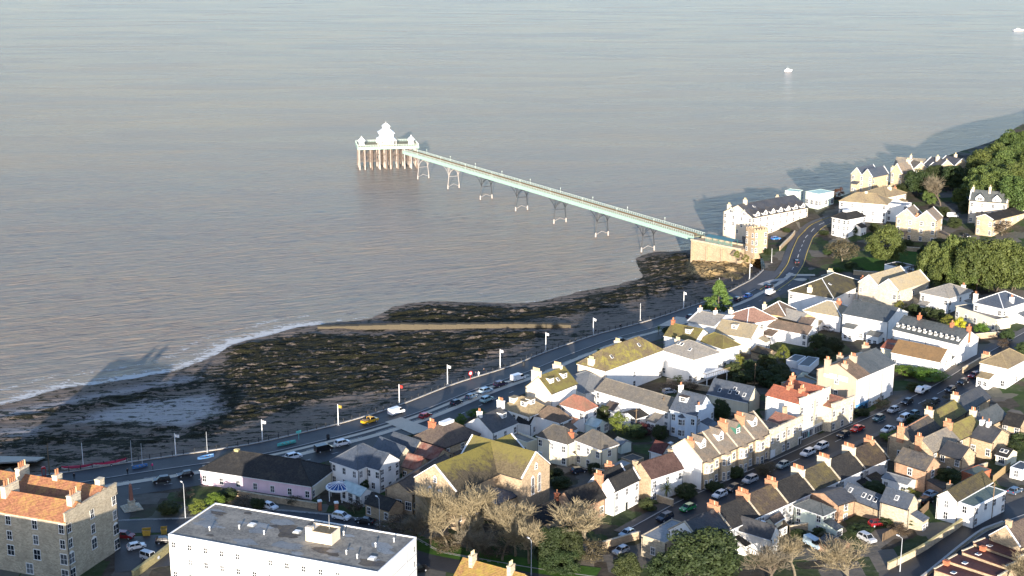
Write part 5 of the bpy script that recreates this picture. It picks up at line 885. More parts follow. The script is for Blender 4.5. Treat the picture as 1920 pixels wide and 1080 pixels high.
def wall_line(name, label, P, h, th, mat, z0=-1.0, cap=None, cat='wall', seg=3.0, group=None, off=0.):
    qx, qy = resample(P, seg); a = np.unwrap(np.arctan2(np.gradient(qy), np.gradient(qx))); m = MB(); c = MB()
    nx, ny = np.sin(a), -np.cos(a)
    for i in range(len(qx)-1):
        for bm, lo, hi, t in ((m, z0, h, th/2),) + (((c, h, h+.14, th/2+.07),) if cap else ()):
            pts = [(qx[i]+nx[i]*(off-t), qy[i]+ny[i]*(off-t)), (qx[i]+nx[i]*(off+t), qy[i]+ny[i]*(off+t)), (qx[i+1]+nx[i+1]*(off+t), qy[i+1]+ny[i+1]*(off+t)), (qx[i+1]+nx[i+1]*(off-t), qy[i+1]+ny[i+1]*(off-t))]
            g = [gz(*p) for p in pts]
            bm.add([(p[0], p[1], z+lo) for p, z in zip(pts, g)] + [(p[0], p[1], z+hi) for p, z in zip(pts, g)], [(0,3,2,1),(4,5,6,7),(0,1,5,4),(1,2,6,5),(2,3,7,6),(3,0,4,7)])
    r = thing(name, label, cat, (0,0,0), 0, group); m.build('wall_body', mat, r)
    if cap: c.build('coping', cap, r)
    return r
wall_line('sea_wall', 'long stone sea wall with pale coping along the promenade', COASTS[i0:i1:2], .22, .5, 'stone', -7., 'kerb', off=-.1)
wall_line('lane_wall', 'mossy stone wall on the house side of the curving lane', LANEWALL, 1.5, .45, 'stone', cap='lichen_stone')
wall_line('lane_wall', 'low stone wall beside the maroon roofs along the lane', LANEWALL2, .9, .4, 'stone', cap='kerb')
wall_line('villa_wall', 'yellow mossy wall between the villa car park and apartment block', MWALL, 1.6, .6, 'lichen_stone', cap='lichen_stone')
wall_line('garden_wall', 'stone garden wall in front of the pink house', HWALL, 1.5, .4, 'tan', cap='stone')
for P, l in zip(GWALLS, ['tan garden wall in front of the bright hedges', 'stone wall at the street corner by the long white cottage', 'garden wall between the dark gardens and tan gable', 'front garden wall at the foot of the street', 'tan wall below the slate terrace windows', 'stone wall below the black-roofed white house', 'garden wall beside the cream villa', 'wall across the long gardens', 'mossy garden wall below the mint rear wing', 'garden wall between the stone barn and fence', 'wall beside the brown shed and evergreen', 'wall along the veranda villa drive', 'low wall below the round holm oak lawn', 'stone wall on the bend of the hill road', 'wall below the twin-gabled villa', 'wall in front of the wide tan tree', 'wall beside the balcony house garden', 'white garden wall in front of the pale grey roofed villa']):
    wall_line('garden_wall', l, P, 1.7, .35, 'tan', cap='stonel', group='garden walls')
def fence(label, P, h, mat):
    r = thing('wooden_fence', label, 'fence', (0,0,0)); qx, qy = resample(P, .55); me = MB().box(-.24, .24, -.03, .03, 0, h).mesh('board', mat)
    a = math.atan2(qy[-1]-qy[0], qx[-1]-qx[0])
    for x, y in zip(qx, qy): OBJ('board', me, r, (x, y, gz(x, y)+rnd.uniform(-.06, .06)), a)
fence('weathered plank fence beside the lower yard', FENCE, 1.9, 'wood'); fence('yellow new plank fence at the right edge', FENCE2, 1.9, 'woodl')
# railings along the promenade
rl = thing('railings', 'long run of dark iron railings along the promenade edge', 'railings', (0,0,0))
qx, qy = resample(COASTS[i0+15:i1], 2.9); pm = MB().tube((0,0,0), (0,0,1.3), .12, .10, 6).lathe([(.0,0),(.16,.06),(.1,.2),(.02,.24)], 6, (0,0,1.22)).mesh('post', 'iron'); bars = MB()
for i in range(len(qx)):
    z = gz(qx[i], qy[i])+.2; OBJ('post', pm, rl, (qx[i], qy[i], z))
    if i: 
        for hh in (.35, .75, 1.15): bars.tube((qx[i-1], qy[i-1], zp+hh), (qx[i], qy[i], z+hh), .04, .04, 4)
    zp = z
bars.build('rail', 'iron', rl)
# stone groyne running out across the beach
gr = thing('groyne', 'long stone groyne running out across the beach into the sea', 'groyne', (0,0,0)); b_ = MB(); tp = MB()
qx, qy = resample(GROYNE, 5.)
for i in range(len(qx)-1):
    zz_ = 2.0 + 4.0*i/len(qx)
    for bm, h0, h1, wd in ((b_, -2., zz_, 1.1), (tp, zz_, zz_+.22, 1.25)):
        e = .03*math.sin(i*2.7); f0 = 1-.45*max(0, 1-i/6); f1 = 1-.45*max(0, 1-(i+1)/6)
        bm.add([(qx[i], qy[i]-wd, h0*f0), (qx[i+1], qy[i+1]-wd, h0*f1), (qx[i+1], qy[i+1]+wd, h0*f1), (qx[i], qy[i]+wd, h0*f0), (qx[i], qy[i]-wd+e, h1*f0), (qx[i+1], qy[i+1]-wd+e, h1*f1), (qx[i+1], qy[i+1]+wd, h1*f1), (qx[i], qy[i]+wd, h1*f0)], [(3,2,1,0),(4,5,6,7),(0,1,5,4),(1,2,6,5),(2,3,7,6),(3,0,4,7)])
b_.build('groyne_wall', 'weedstone', gr); tp.build('groyne_cap', 'weedstone', gr)
sl = MB().slab([(p[0], p[1], z) for p, z in zip(SLIP, (8.6, 5.2, 5.4, 8.8))], .4); tag(sl.build('slipway', 'palesl'), kind='structure')

# ---------------------------------------------------------------- houses
CACHE = {}
def cmesh(key, fn):
    if key not in CACHE: CACHE[key] = fn()
    return CACHE[key]
def win_mesh(w, h, kind):
    """frame standing on a wall that faces -y; origin at the middle of the sill line"""
    def f():
        m = MB(); t = .11
        if kind == 'arch':
            m.box(-w/2-.1, -w/2, -.07, .02, 0, h); m.box(w/2, w/2+.1, -.07, .02, 0, h)
            m.slab([(-w/2-.1,-.07,h),(w/2+.1,-.07,h),(w/2+.1,-.07,h+.1),(w*.25,-.07,h+.45),(0,-.07,h+.6),(-w*.25,-.07,h+.45),(-w/2-.1,-.07,h+.1)], 0, nrm=(0,.09,0))
        else:
            m.box(-w/2-t, -w/2, -.07, .02, 0, h); m.box(w/2, w/2+t, -.07, .02, 0, h); m.box(-w/2-t, w/2+t, -.07, .02, h, h+.16)
        m.box(-w/2-.18, w/2+.18, -.16, .02, -.13, 0)
        m.box(-w/2, w/2, -.045, .02, h*.5-.04, h*.5+.04)
        nb = 2 if kind == 'g' else 1
        for i in range(nb):
            x = -w/2 + w*(i+1)/(nb+1); m.box(x-.035, x+.035, -.043, .02, 0, h)
        return m.mesh('window', 'frame')
    return cmesh(('w', w, h, kind), f)
def pane_mesh(w, h):
    return cmesh(('p', w, h), lambda: MB().add([(-w/2,-.03,0),(w/2,-.03,0),(w/2,-.03,h),(-w/2,-.03,h)], [(0,1,2,3)]).mesh('pane', 'pane'))
def put_window(root, side, W, D, pos, z, w=1.0, h=1.5, kind='', off=0.):
    if side == 'R': loc, rz = (pos, -off, z), 0
    else: loc, rz = (-off, pos, z), -math.pi/2
    o = OBJ('window', win_mesh(w, h, kind), root, loc, rz); OBJ('pane', pane_mesh(w, h), o); return o
def spread(n, L, mg=1.1):
    if n == 1: return [L*.5]
    mg = min(mg, L*.16); return [mg + (L-2*mg)*i/(n-1) for i in range(n)]
POT = lambda c: cmesh(('pot', c), lambda: MB().lathe([(.15,0),(.17,.05),(.13,.12),(.14,.75),(.17,.82),(.1,.84)], 7).mesh('chimney_pot', c))
def chimney(root, x, y, z0, ztop, pots, mat, axis, k=1.0):
    L = max(1.1, .42*pots+.4)*k; t = .85*k
    m = MB(); a, b = (t/2, L/2) if axis == 'y' else (L/2, t/2); hgt = ztop-z0
    m.box(-a, a, -b, b, 0, hgt-.22); m.box(-a-.08, a+.08, -b-.08, b+.08, hgt-.22, hgt-.06); m.box(-a-.02, a+.02, -b-.02, b+.02, hgt-.06, hgt)
    ch = m.build('chimney', mat, root); ch.location = (x, y, z0)
    for i in range(pots):
        s = (i-(pots-1)/2)*.42*k; c = 'potcream' if (i*7+pots) % 5 == 0 or mat in ('stone','peach','cream') else 'terracotta'
        OBJ('chimney_pot', POT(c), ch, (0, s, hgt) if axis == 'y' else (s, 0, hgt)).scale = (k, k, k)
def house(h, root=None):
    W, D = h['W'], h['D']; he = h['ze']-h['z0']; rise = h['rise']; rt = h['roof']; kw = h.get
    if root is None:
        nm = h['key']; cat = 'church' if nm == 'church' else ('shed' if 'shed' in nm or 'greenhouse' in nm or 'conserv' in nm else 'house')
        if nm == 'apartment_block': cat = 'apartment block'
        if nm == 'pier_hotel': cat = 'hotel'
        root = thing(nm, h['label'], cat, (h['x'], h['y'], h['z0']), h['rot'], GROUPS.get(nm)); sub = root; Moff = None
    else:   # another wing of the same building
        Mw = Matrix.Translation((h['x'], h['y'], h['z0'])) @ Matrix.Rotation(h['rot'], 4, 'Z'); Mr = Matrix.Translation(root.location) @ Matrix.Rotation(root.rotation_euler.z, 4, 'Z')
        sub = root; Moff = Mr.inverted() @ Mw
    n_before = set(o.name for o in root.children)
    wm = [h['wall'], kw('wallR', h['wall']), kw('wallL', h['wall'])]
    m = MB(); zb = -2.0
    c = [(0,0),(W,0),(W,D),(0,D)]
    m.add([(x,y,zb) for x,y in c]+[(x,y,he) for x,y in c], [(0,1,5,4)], 1); m.add([(x,y,zb) for x,y in c]+[(x,y,he) for x,y in c], [(3,0,4,7)], 2)
    m.add([(x,y,zb) for x,y in c]+[(x,y,he) for x,y in c], [(1,2,6,5),(2,3,7,6),(4,5,6,7)], 0)
    rf = MB(); rg = MB(); cp = MB(); o = .28; g = .12; th = .16
    def ridge(p, q): rg.tube((p[0],p[1],p[2]+th), (q[0],q[1],q[2]+th), .13, .13, 5)
    slopes = {}
    def gab(x0, x1, sw, k2=1):
        """ridge along one axis over the strip x0..x1 of the other; sw: ridge runs along u (True) or v"""
        Lr = W if sw else D; mid = (x0+x1)/2; k = rise/((x1-x0)/2)
        P = (lambda a, b, z: (a, b, z)) if sw else (lambda a, b, z: (b, a, z))
        oo0 = o if x0 < .01 else 0; oo1 = o if x1 > (D if sw else W)-.01 else 0
        A = [P(-g, x0-oo0, he-oo0*k), P(Lr+g, x0-oo0, he-oo0*k), P(Lr+g, mid, he+rise), P(-g, mid, he+rise)]
        B = [P(-g, mid, he+rise), P(Lr+g, mid, he+rise), P(Lr+g, x1+oo1, he-oo1*k), P(-g, x1+oo1, he-oo1*k)]
        if not sw: A = A[::-1]; B = B[::-1]
        rf.slab(A, th); rf.slab(B, th); ridge(P(-g, mid, he+rise), P(Lr+g, mid, he+rise))
        for a, mi in ((0, 2 if sw else 1), (Lr, 0)):
            m.add([P(a, x0, he), P(a, x1, he), P(a, mid, he+rise)], [(0,1,2)], mi)
            if kw('coping'):
                cg = MB()
                for q0, q1 in ((x0-oo0*.6, mid), (x1+oo1*.6, mid)):
                    z0_, z1_ = he - (oo0*.6 if q0 < mid else oo1*.6)*k, he+rise
                    e0, e1 = (-.16, .2) if a == 0 else (Lr-.2, Lr+.16)
                    cg.slab([P(e0,q0,z0_+.1), P(e1,q0,z0_+.1), P(e1,q1,z1_+.1), P(e0,q1,z1_+.1)], .24)
                cg.build('coping', 'frame' if h['coping'] == 'white' else h['coping'], sub)
        return k
    if rt == 'gable_r': k = gab(0, D, True); slopes = {'R': k}
    elif rt == 'gable_l': k = gab(0, W, False); slopes = {'L': k}
    elif rt == 'm_r': k = gab(0, D/2, True); gab(D/2, D, True); slopes = {'R': k}
    elif rt == 'm_l': k = gab(0, W/2, False); gab(W/2, W, False); slopes = {'L': k}
    elif rt == 'hip':
        if W >= D: r = min(D/2, W*.42); p, q = (r, D/2), (W-r, D/2); k1, k2 = rise/(D/2), rise/r; slopes = {'R': k1, 'L': k2}
        else: r = min(W/2, D*.42); p, q = (W/2, r), (W/2, D-r); k1, k2 = rise/r, rise/(W/2); slopes = {'R': k1, 'L': k2}
        kk = rise/min(W, D)*2; ee = he - o*kk*.9; C = [(-o,-o,ee),(W+o,-o,ee),(W+o,D+o,ee),(-o,D+o,ee)]; p = (*p, he+rise); q = (*q, he+rise)
        if W >= D: pl = [[C[0],C[1],q,p],[C[1],C[2],q],[C[2],C[3],p,q],[C[3],C[0],p]]; hips = [(C[0],p),(C[1],q),(C[2],q),(C[3],p)]
        else: pl = [[C[0],C[1],p],[C[1],C[2],q,p],[C[2],C[3],q],[C[3],C[0],p,q]]; hips = [(C[0],p),(C[1],p),(C[2],q),(C[3],q)]
        for P in pl: rf.slab(P, th)
        ridge(p, q)
        for a, b in hips: ridge(a, b)
        if kw('cap'): cp.box(min(p[0],q[0])-.9, max(p[0],q[0])+.9, min(p[1],q[1])-.9, max(p[1],q[1])+.9, he+rise-.5, he+rise+.28)
    elif rt == 'mono':
        rf.slab([(-.2,0,he+rise),(W+.2,0,he+.04),(W+.2,D,he+.04),(-.2,D,he+rise)], th); m.add([(0,0,he),(0,D,he),(0,D,he+rise),(0,0,he+rise)], [(0,1,2,3)], 2); m.add([(0,0,he),(W,0,he),(0,0,he+rise)], [(0,1,2)], 1); m.add([(0,D,he),(W,D,he),(0,D,he+rise)], [(0,1,2)], 0)
        for y in (0, D): MB().slab([(0,y-.16,he+rise+.08),(W,y-.16,he+.1),(W,y+.16,he+.1),(0,y+.16,he+rise+.08)], .3).build('coping', kw('coping') or 'frame', sub)
        slopes = {'L': -rise/W}; he_m = he+rise
    else:
        pr = kw('par', .3); rf.box(.05, W-.05, .05, D-.05, he, he+.06)
        for x0, x1, y0, y1 in ((-.04,W+.04,-.04,.22),(-.04,W+.04,D-.22,D+.04),(-.04,.22,.221,D-.221),(W-.22,W+.04,.221,D-.221)): cp.box(x0, x1, y0, y1, he-.1, he+pr)
        if kw('castle'):
            for i in range(int(W/1.3)): cp.box(i*1.3+.1, i*1.3+.8, -.04, .24, he+pr, he+pr+.7); cp.box(i*1.3+.1, i*1.3+.8, D-.24, D+.04, he+pr, he+pr+.7)
            for i in range(int(D/1.3)): cp.box(-.04, .24, i*1.3+.3, i*1.3+1., he+pr, he+pr+.7); cp.box(W-.24, W+.04, i*1.3+.3, i*1.3+1., he+pr, he+pr+.7)
    if kw('parR'):
        ph = max(.95, rise*.7); cp.box(-.1, W+.1, -.14, .2, he-.5, he+ph); cp.box(-.18, W+.18, -.26, .3, he+ph, he+ph+.17); cp.box(-.14, W+.14, -.24, .02, he-.62, he-.42)
    m.build('wall', wm, sub)
    rf.build('roof', h['rm'], sub)
    if rg.v: rg.build('ridge_tiles', 'frame' if kw('ridge') == 'white' else ('orangeb' if kw('ridge') else h['rm']), sub)
    if cp.v:
        cm = kw('coping') or (h['wall'] if rt in ('flat',) or kw('parR') else 'frame'); cp.build('coping' if not kw('parR') else 'parapet', 'frame' if cm == 'white' else cm, sub)
    if rt in ('gable_r','gable_l','hip','m_l') and h['rm'] != 'glass' and not kw('parR'):
        gt = MB(); ek = o*.9
        if rt != 'gable_l' and rt != 'm_l': gt.box(-.1, W+.1, -.42, -.26, he-.28, he-.12)
        if rt != 'gable_r': gt.box(-.42, -.26, -.1, D+.1, he-.285, he-.125)
        if gt.v: gt.build('gutter', 'frame' if h['wall'] in ('white','cream','pink','blue','mint') else 'iron', sub)
    if he > 4 and h['key'] not in ('church', '+church', 'apartment_block'):
        for dx, dy in ((.25, -.1), (W-.3, -.1), (-.1, D-.3)): q = cmesh(('dp', round(he, 1)), lambda: MB().tube((0,0,-1.5), (0,0,round(he, 1)-.2), .07, .07, 5).box(-.12,.12,-.12,.12,round(he, 1)-.45,round(he, 1)-.2).mesh('downpipe', 'iron')); OBJ('downpipe', q, sub, (dx, dy, 0))
    if h['key'] == 'apartment_block':
        for zf in (.2, .4, .6, .8):
            z_ = he*zf; MB().box(-.05, W+.05, -.05, -.003, z_-.06, z_+.06).build('floor_band', 'lead', sub); MB().box(-.05, -.003, -.003, D+.05, z_-.06, z_+.06).build('floor_band', 'lead', sub)
        q = MB().tube((0,0,-1), (0,0,he), .1, .1, 6).build('downpipe', 'steel', sub); q.location = (W*.72, -.12, 0)
    ex = EXT.get(h['key'])
    if ex and not (h['key'] == 'back_terrace' and int(h['x']) % 2):
        for side in ex:
            rr = random.Random(int(h['x']*7+h['y'])); L_ = W if side == 'R' else D; ew = min(L_*.55, rr.uniform(2.8, 4.4)); ed = rr.uniform(2.4, 4.2); eh = rr.uniform(2.5, 3.3) if he < 7 else rr.uniform(3., 4.6); er = rr.uniform(.7, 1.3)
            p0 = rr.uniform(.15, L_-ew-.15) if L_ > ew+.4 else .1; e = MB()
            e.add([(0,0,-2),(ew,0,-2),(ew,-ed,-2),(0,-ed,-2),(0,0,eh+er),(ew,0,eh+er),(ew,-ed,eh),(0,-ed,eh)], [(3,2,6,7),(2,1,5,6),(0,3,7,4),(4,7,6,5)], 0)
            e.slab([(-.15,-ed-.2,eh-.04),(ew+.15,-ed-.2,eh-.04),(ew+.15,-.02,eh+er+.05),(-.15,-.02,eh+er+.05)], .14, 1)
            q = e.build('extension', [wm[1 if side == 'R' else 2], h['rm']], sub)
            if side == 'R': q.location = (p0, 0, 0)
            else: q.location = (0, p0+ew, 0); q.rotation_euler = (0, 0, -math.pi/2)
            for k_ in range(2): wn = OBJ('window', win_mesh(.95, 1.15, ''), q, (ew*(.28+.44*k_), -ed, .9)); OBJ('pane', pane_mesh(.95, 1.15), wn)
    def zroof(x, y):
        if rt == 'gable_r': return he+rise*(1-abs(y-D/2)/(D/2))
        if rt == 'gable_l': return he+rise*(1-abs(x-W/2)/(W/2))
        if rt == 'm_r': return he+rise*(1-abs(y%(D/2)-D/4)/(D/4))
        if rt == 'm_l': return he+rise*(1-abs(x%(W/2)-W/4)/(W/4))
        if rt == 'hip': return he+rise*min(1, max(0, min(x, W-x, y, D-y))/(min(W, D)/2))
        return he
    # windows
    for side, spec in (('R', kw('R')), ('L', kw('L'))):
        if not spec: continue
        rows = spec.split(','); L = W if side == 'R' else D; fh = he/len(rows)
        for ri, s in enumerate(rows):
            kd = ''.join(ch for ch in s if ch.isalpha()); n = int(''.join(ch for ch in s if ch.isdigit()) or 0)
            ww, hh = (.85, 1.1) if kd == 's' else ((1.5, 1.9) if kd == 'g' else (1.0, min(1.55, fh*.58)))
            if len(rows) >= 3 and h['key'] == 'stone_villa': ww, hh = (1.15, 1.9) if ri < 2 else (1.6, 2.2)
            n = min(n, max(1, int(L/(ww+.75)))) if n else 0
            if kd == 'g': ww = min(ww, L/max(n,1)-.3)
            zz = he-fh*(ri+1)+fh*.27
            if ri == 0 and len(rows) > 1: zz -= .1
            for i, p in enumerate(spread(n, L) if n else []):
                if kd == 's' and (i*5+ri*3) % 7 == 0: continue
                if kw('bayf') and side == 'R': p = W*.84
                if kw('shop') and side == 'R' and ri == len(rows)-1: continue
                if kw('door') == side and ri == len(rows)-1 and n > 1 and i == n//2:
                    d = MB().box(-.5,.5,-.05,.03,0,2.05); d.box(-.68,-.5,-.1,.03,0,2.2,1).box(.5,.68,-.1,.03,0,2.2,1).box(-.85,.85,-.35,.03,2.2,2.38,1)
                    q = d.build('door', ['doorteal' if h['wall'] == 'cream' else 'gate_dark', 'frame'], sub); q.location = (p, 0, zz-.75) if side == 'R' else (0, p, zz-.75); q.rotation_euler = (0,0,0 if side == 'R' else -math.pi/2)
                    continue
                put_window(sub, side, W, D, p, zz, round(ww, 2), round(hh, 2), 'g' if kd == 'g' else ('arch' if kd == 'b' else ''))
    gw = kw('gwin')
    if gw:
        side = 'L' if gw.endswith('L') else 'R'; L = D if side == 'L' else W
        for p in (L*.38, L*.62): put_window(sub, side, W, D, p, he-5.2, .95, 4.0, 'arch')
        put_window(sub, side, W, D, L*.5, he+.7, .8, 1.0, 'arch')
    for fx, fy, pots, mat, ex in kw('chim', []):
        x, y = min(max(fx*W, .0), W), min(max(fy*D, .3), D-.3); zr = max(zroof(x, y), he)
        chimney(sub, x, y, he-.6, zr+ex+.25, pots, mat, 'x' if rt in ('gable_l','m_l') else 'y', 1.5 if h['key'] == 'stone_villa' else 1.0)
    # dormers, roof lights
    def place(ob, side, pos, inn, z): ob.location = (pos, inn, z) if side == 'R' else (inn, pos, z); ob.rotation_euler = (0, 0, 0 if side == 'R' else -math.pi/2)
    def dormer(side, f, kind, w=1.7, hh=1.45, inn=None):
        k = slopes.get(side, 1.); L = W if side == 'R' else D; inn = (.22*(D if side == 'R' else W)*(.5 if rt[0] == 'm' else 1)) if inn is None else inn
        z = he+k*inn+.1; dp = (hh+.1)/k; d = MB(); d.add([(-w/2,0,0),(w/2,0,0),(w/2,0,hh),(-w/2,0,hh),(-w/2,dp,hh),(w/2,dp,hh)], [(0,1,2,3),(3,2,5,4),(0,3,4),(1,5,2)], 0)
        if kind.startswith('gable'):
            gh = w*.5; dd = dp+gh/k; d.add([(-w/2,0,hh),(w/2,0,hh),(0,0,hh+gh)], [(0,1,2)], 0)
            d.slab([(-w/2-.15,-.2,hh-.12),(0,-.2,hh+gh),(0,dd,hh+gh),(-w/2-.15,dp,hh-.12)], .1, 1); d.slab([(0,-.2,hh+gh),(w/2+.15,-.2,hh-.12),(w/2+.15,dp,hh-.12),(0,dd,hh+gh)], .1, 1)
        else: d.box(-w/2-.12, w/2+.12, -.15, dp, hh, hh+.12, 1)
        q = d.build('dormer', ['frame' if kind != 'gableg' else 'green_d', h['rm'] if kind != 'flatb' else 'brown'], sub); place(q, side, f*L, inn, z)
        wn = OBJ('window', win_mesh(round(w*.55,2), .95, ''), q, (0, 0, .3)); OBJ('pane', pane_mesh(round(w*.55,2), .95), wn)
    for side, f, kind in kw('dorm', []): dormer(side, f, kind, 2.4 if kind == 'flatb' else (2.1 if kind.startswith('gable') else 1.8), 1.7 if kind.startswith('gable') else 1.45)
    for i in range(kw('gables', 0)): dormer('R', (i+.7)/(h['gables']+.4), 'gable', 2.9, 1.0, .02)
    for i in range(kw('gablesL', 0)): dormer('L', (i+.6)/(h['gablesL']+.2), 'gable', 3.4, 1.2, .02)
    for i in range(kw('tiny', 0)): dormer('L', (i+.5)/h['tiny'], 'flat', .8, .75, .9)
    for side, f, gg in kw('sky', []):
        k = slopes.get(side, .6); L = W if side == 'R' else D; inn = gg*(D if side == 'R' else W)/(2 if rt in ('gable_r','gable_l','hip') else 1)*1.; a = math.atan(k)
        s = cmesh(('sky',), lambda: MB().box(-.45,.45,-.6,.6,-.05,.10,0).box(-.36,.36,-.5,.5,.10,.115,1).mesh('roof_light', ['frame','pane']))
        q = OBJ('roof_light', s, sub); z = (he if rt != 'mono' else he+rise)+k*inn+th+.03
        if side == 'R': q.location = (f*L, inn, z); q.rotation_euler = (a, 0, 0)
        else: q.location = (inn, f*L, z); q.rotation_euler = (a, 0, -math.pi/2); q.rotation_mode = 'XYZ'; q.rotation_euler = (Matrix.Rotation(-math.pi/2, 3, 'Z') @ Matrix.Rotation(a, 3, 'X')).to_euler()
    # bays, shopfronts, garages, balconies, boards
    def bay(side, pos, z0, z1, w=2.5, dp=.85, rows=2, roof=True):
        b = MB(); P = [(-w/2,0),(-w/2+.6,-dp),(w/2-.6,-dp),(w/2,0)]; b.add([(x,y,z0) for x,y in P]+[(x,y,z1) for x,y in P], [(0,1,5,4),(1,2,6,5),(2,3,7,6),(4,5,6,7)], 0)
        if roof: b.add([(-w/2-.15,.0,z1),(-w/2+.5,-dp-.2,z1),(w/2-.5,-dp-.2,z1),(w/2+.15,.0,z1),(0,.0,z1+.9)], [(0,1,4),(1,2,4),(2,3,4)], 1)
        q = b.build('bay', [h['wall'], h['rm']], sub); place(q, side, pos, 0, 0)
        fh = (z1-z0)/rows
        for r in range(rows):
            zz = z0+fh*r+fh*.3; hh = round(fh*.5, 2)
            wn = OBJ('window', win_mesh(1.0, hh, ''), q, (0,-dp-.01,zz)); OBJ('pane', pane_mesh(1.0, hh), wn)
            for sg in (-1, 1):
                wn = OBJ('window', win_mesh(.5, hh, ''), q, (sg*(w/2-.3), -dp/2-.01, zz), sg*math.atan2(dp, .6)); OBJ('pane', pane_mesh(.5, hh), wn)
    for side, f in kw('bay', []): bay(side, f*(W if side == 'R' else D), .2, he-1.4, 2.2, .7, 2)
    if kw('bayf'): bay('R', W*.36, -.5, he-.45, min(3.0, W*.55), .95, 2)
    if kw('shop'):
        s = MB().box(.15, W-.15, -.14, .0, -.2, 3.0, 0).box(.05, W-.05, -.3, .0, 3.0, 3.3, 0); q = s.build('shopfront', 'shopblue' if h['shop'] == 'blue' else 'frame', sub)
        n = max(3, int((W-1.)/.7)); pw = (W-1.)/n
        for i in range(n):
            if i == n//2+1: d = MB().box(-.45,.45,-.19,-.1,-.1,2.1).build('door', 'doorteal' if h['shop'] != 'blue' else 'gate_dark', q); d.location = (.5+pw*(i+.5), 0, 0); continue
            OBJ('pane', pane_mesh(round(pw*.78,2), 1.7), q, (.5+pw*(i+.5), -.13, .9))
    for i in range(kw('garage', 0)):
        q = MB().box(-1.25,1.25,-.04,.03,0,2.2).build('garage_door', 'gate_dark', sub); q.location = (0, D*(.12+.42*i)+.6, .1); q.rotation_euler = (0,0,-math.pi/2)
    if kw('gdoor'): q = MB().box(-1.2,1.2,-.05,.03,0,2.5).build('garage_door', 'frame', sub); q.location = (1.5, 0, 0)
    if kw('board'):
        for a, b, z in ((.18,.5,-1.6),(.54,.78,-1.6)): q = MB().box(-.05,-.005,D*(1-b),D*(1-a),he+z,he+z+1.4).build('painted_board', 'frame', sub)
    if kw('balc'):
        b = MB().box(W*.1, W+.6, -4.2, -.05, 2.9, 3.15); q = b.build('balcony', 'frame', sub); r = MB()
        for i in range(14): r.tube((W*.1+(W*.9+.5)*i/13,-4.1,3.15), (W*.1+(W*.9+.5)*i/13,-4.1,4.15), .05, .05, 4)
        r.box(W*.1, W+.6, -4.2, -4.05, 4.15, 4.25); r.box(W*.1-.02, W*.1+.12, -4.2, -.1, 4.15, 4.25); r.build('balustrade', 'woodl', q)
        for x in (W*.15, W*.5, W*.95): p_ = MB().box(-.12,.12,-.12,.12,-1,2.9).build('post', 'frame', q); p_.location = (x, -3.9, 0)
    if kw('flatstuff') == 'block':
        t = MB().box(-1.7,1.7,-2.9,2.9,0,2.3).box(-1.7,-.8,1.5,2.9,2.3,3.0).box(-1.78,1.78,-2.98,-2.8,2.3,2.55).box(1.5,1.75,-2.79,2.9,2.3,2.6).build('stair_tower', 'peach', sub); t.location = (W*.55, D*.36, he)
        pc = MB().box(-1.5,1.45,-2.75,1.4,.1,.16).build('tower_roof', 'moss2', t); pc.location = (0, 0, 2.2)
        for fx, fy in ((.3,.2),(.25,.14),(.6,.12),(.42,.62),(.75,.3),(.28,.86),(.45,.75),(.8,.07)):
            v = MB().lathe([(.12,0),(.12,.7),(.2,.72),(.2,.85),(.02,.95)], 7).build('roof_vent', 'frame', sub); v.location = (W*fx, D*fy, he+.06)
        for fx, fy in ((.6,.72),(.62,.5),(.3,.08)): v = MB().box(-.7,.7,-.7,.7,0,.3,0).box(-.55,.55,-.55,.55,.3,.36,1).build('roof_hatch', ['lead','frame'], sub); v.location = (W*fx, D*fy, he+.06)
        for i in range(34):
            st = MB()
            cx, cy = rnd.uniform(.1,.9)*W, rnd.uniform(.04,.96)*D; r1 = rnd.uniform(.5,1.8); pts = []
            for a in range(11): rr = r1*rnd.uniform(.55,1.2); pts.append((min(W-.3,max(.3,cx+rr*math.cos(a*.571))), min(D-.3,max(.3,cy+1.9*rr*math.sin(a*.571))), he+.064+i*.0012))
            st.add(pts, [tuple(range(11))]).build('felt_patch', 'palesl' if i % 3 else 'slatem', sub)
        mst = MB().tube((0,0,0),(0,0,3.2),.05,.03,5).build('aerial', 'steel', t); mst.location = (.5, -1.2, 2.2)
    if Moff is not None:
        for ch in root.children:
            if ch.name not in n_before: ch.matrix_basis = Moff @ ch.matrix_basis
    return root
EXT = dict(red_hip_house='L', white_cottage='R', tan_gable_house='R', white_bungalow='L', grey_hip_villa='L', mossy_white_house='R', twin_gable_house='R', low_hip_villa='RL', veranda_villa='R', slate_terrace='L', dormer_terrace='L', back_terrace='R', stone_back_row='R', stone_row='R', brick_end_house='R', hipped_brown_house='R', blue_house='R', long_white_villa='L', gabled_villa='L', twin_gable_villa='RL', hill_villa='L', corner_white_house='L', mint_rear_wing='R', pink_roof_house='R', ochre_house='L', cream_villa='R', stone_barn='R', brown_roof_villa='R', tall_gable_house='R', long_white_wing='L', mansard_house='R')
GROUPS = dict(back_terrace='near terrace houses', bay_terrace='bay-windowed terrace houses', dormer_terrace='white dormered terrace houses', slate_terrace='white slate terrace houses', rendered_terrace='three-storey terrace houses', parapet_terrace='tall parapet houses', ashlar_terrace='ashlar terrace houses', stone_row='front stone row houses', stone_back_row='back stone row houses', maroon_roof_house='maroon-roofed houses', stone_wing='stone rear wings', slate_shed='slate sheds', red_roof_cottage='red-roofed cottages', mossy_roof_house='mossy-roofed houses')
last = None
for h in HOUSES:
    if h['key'].startswith('+'): house(h, last)
    else: last = house(h)

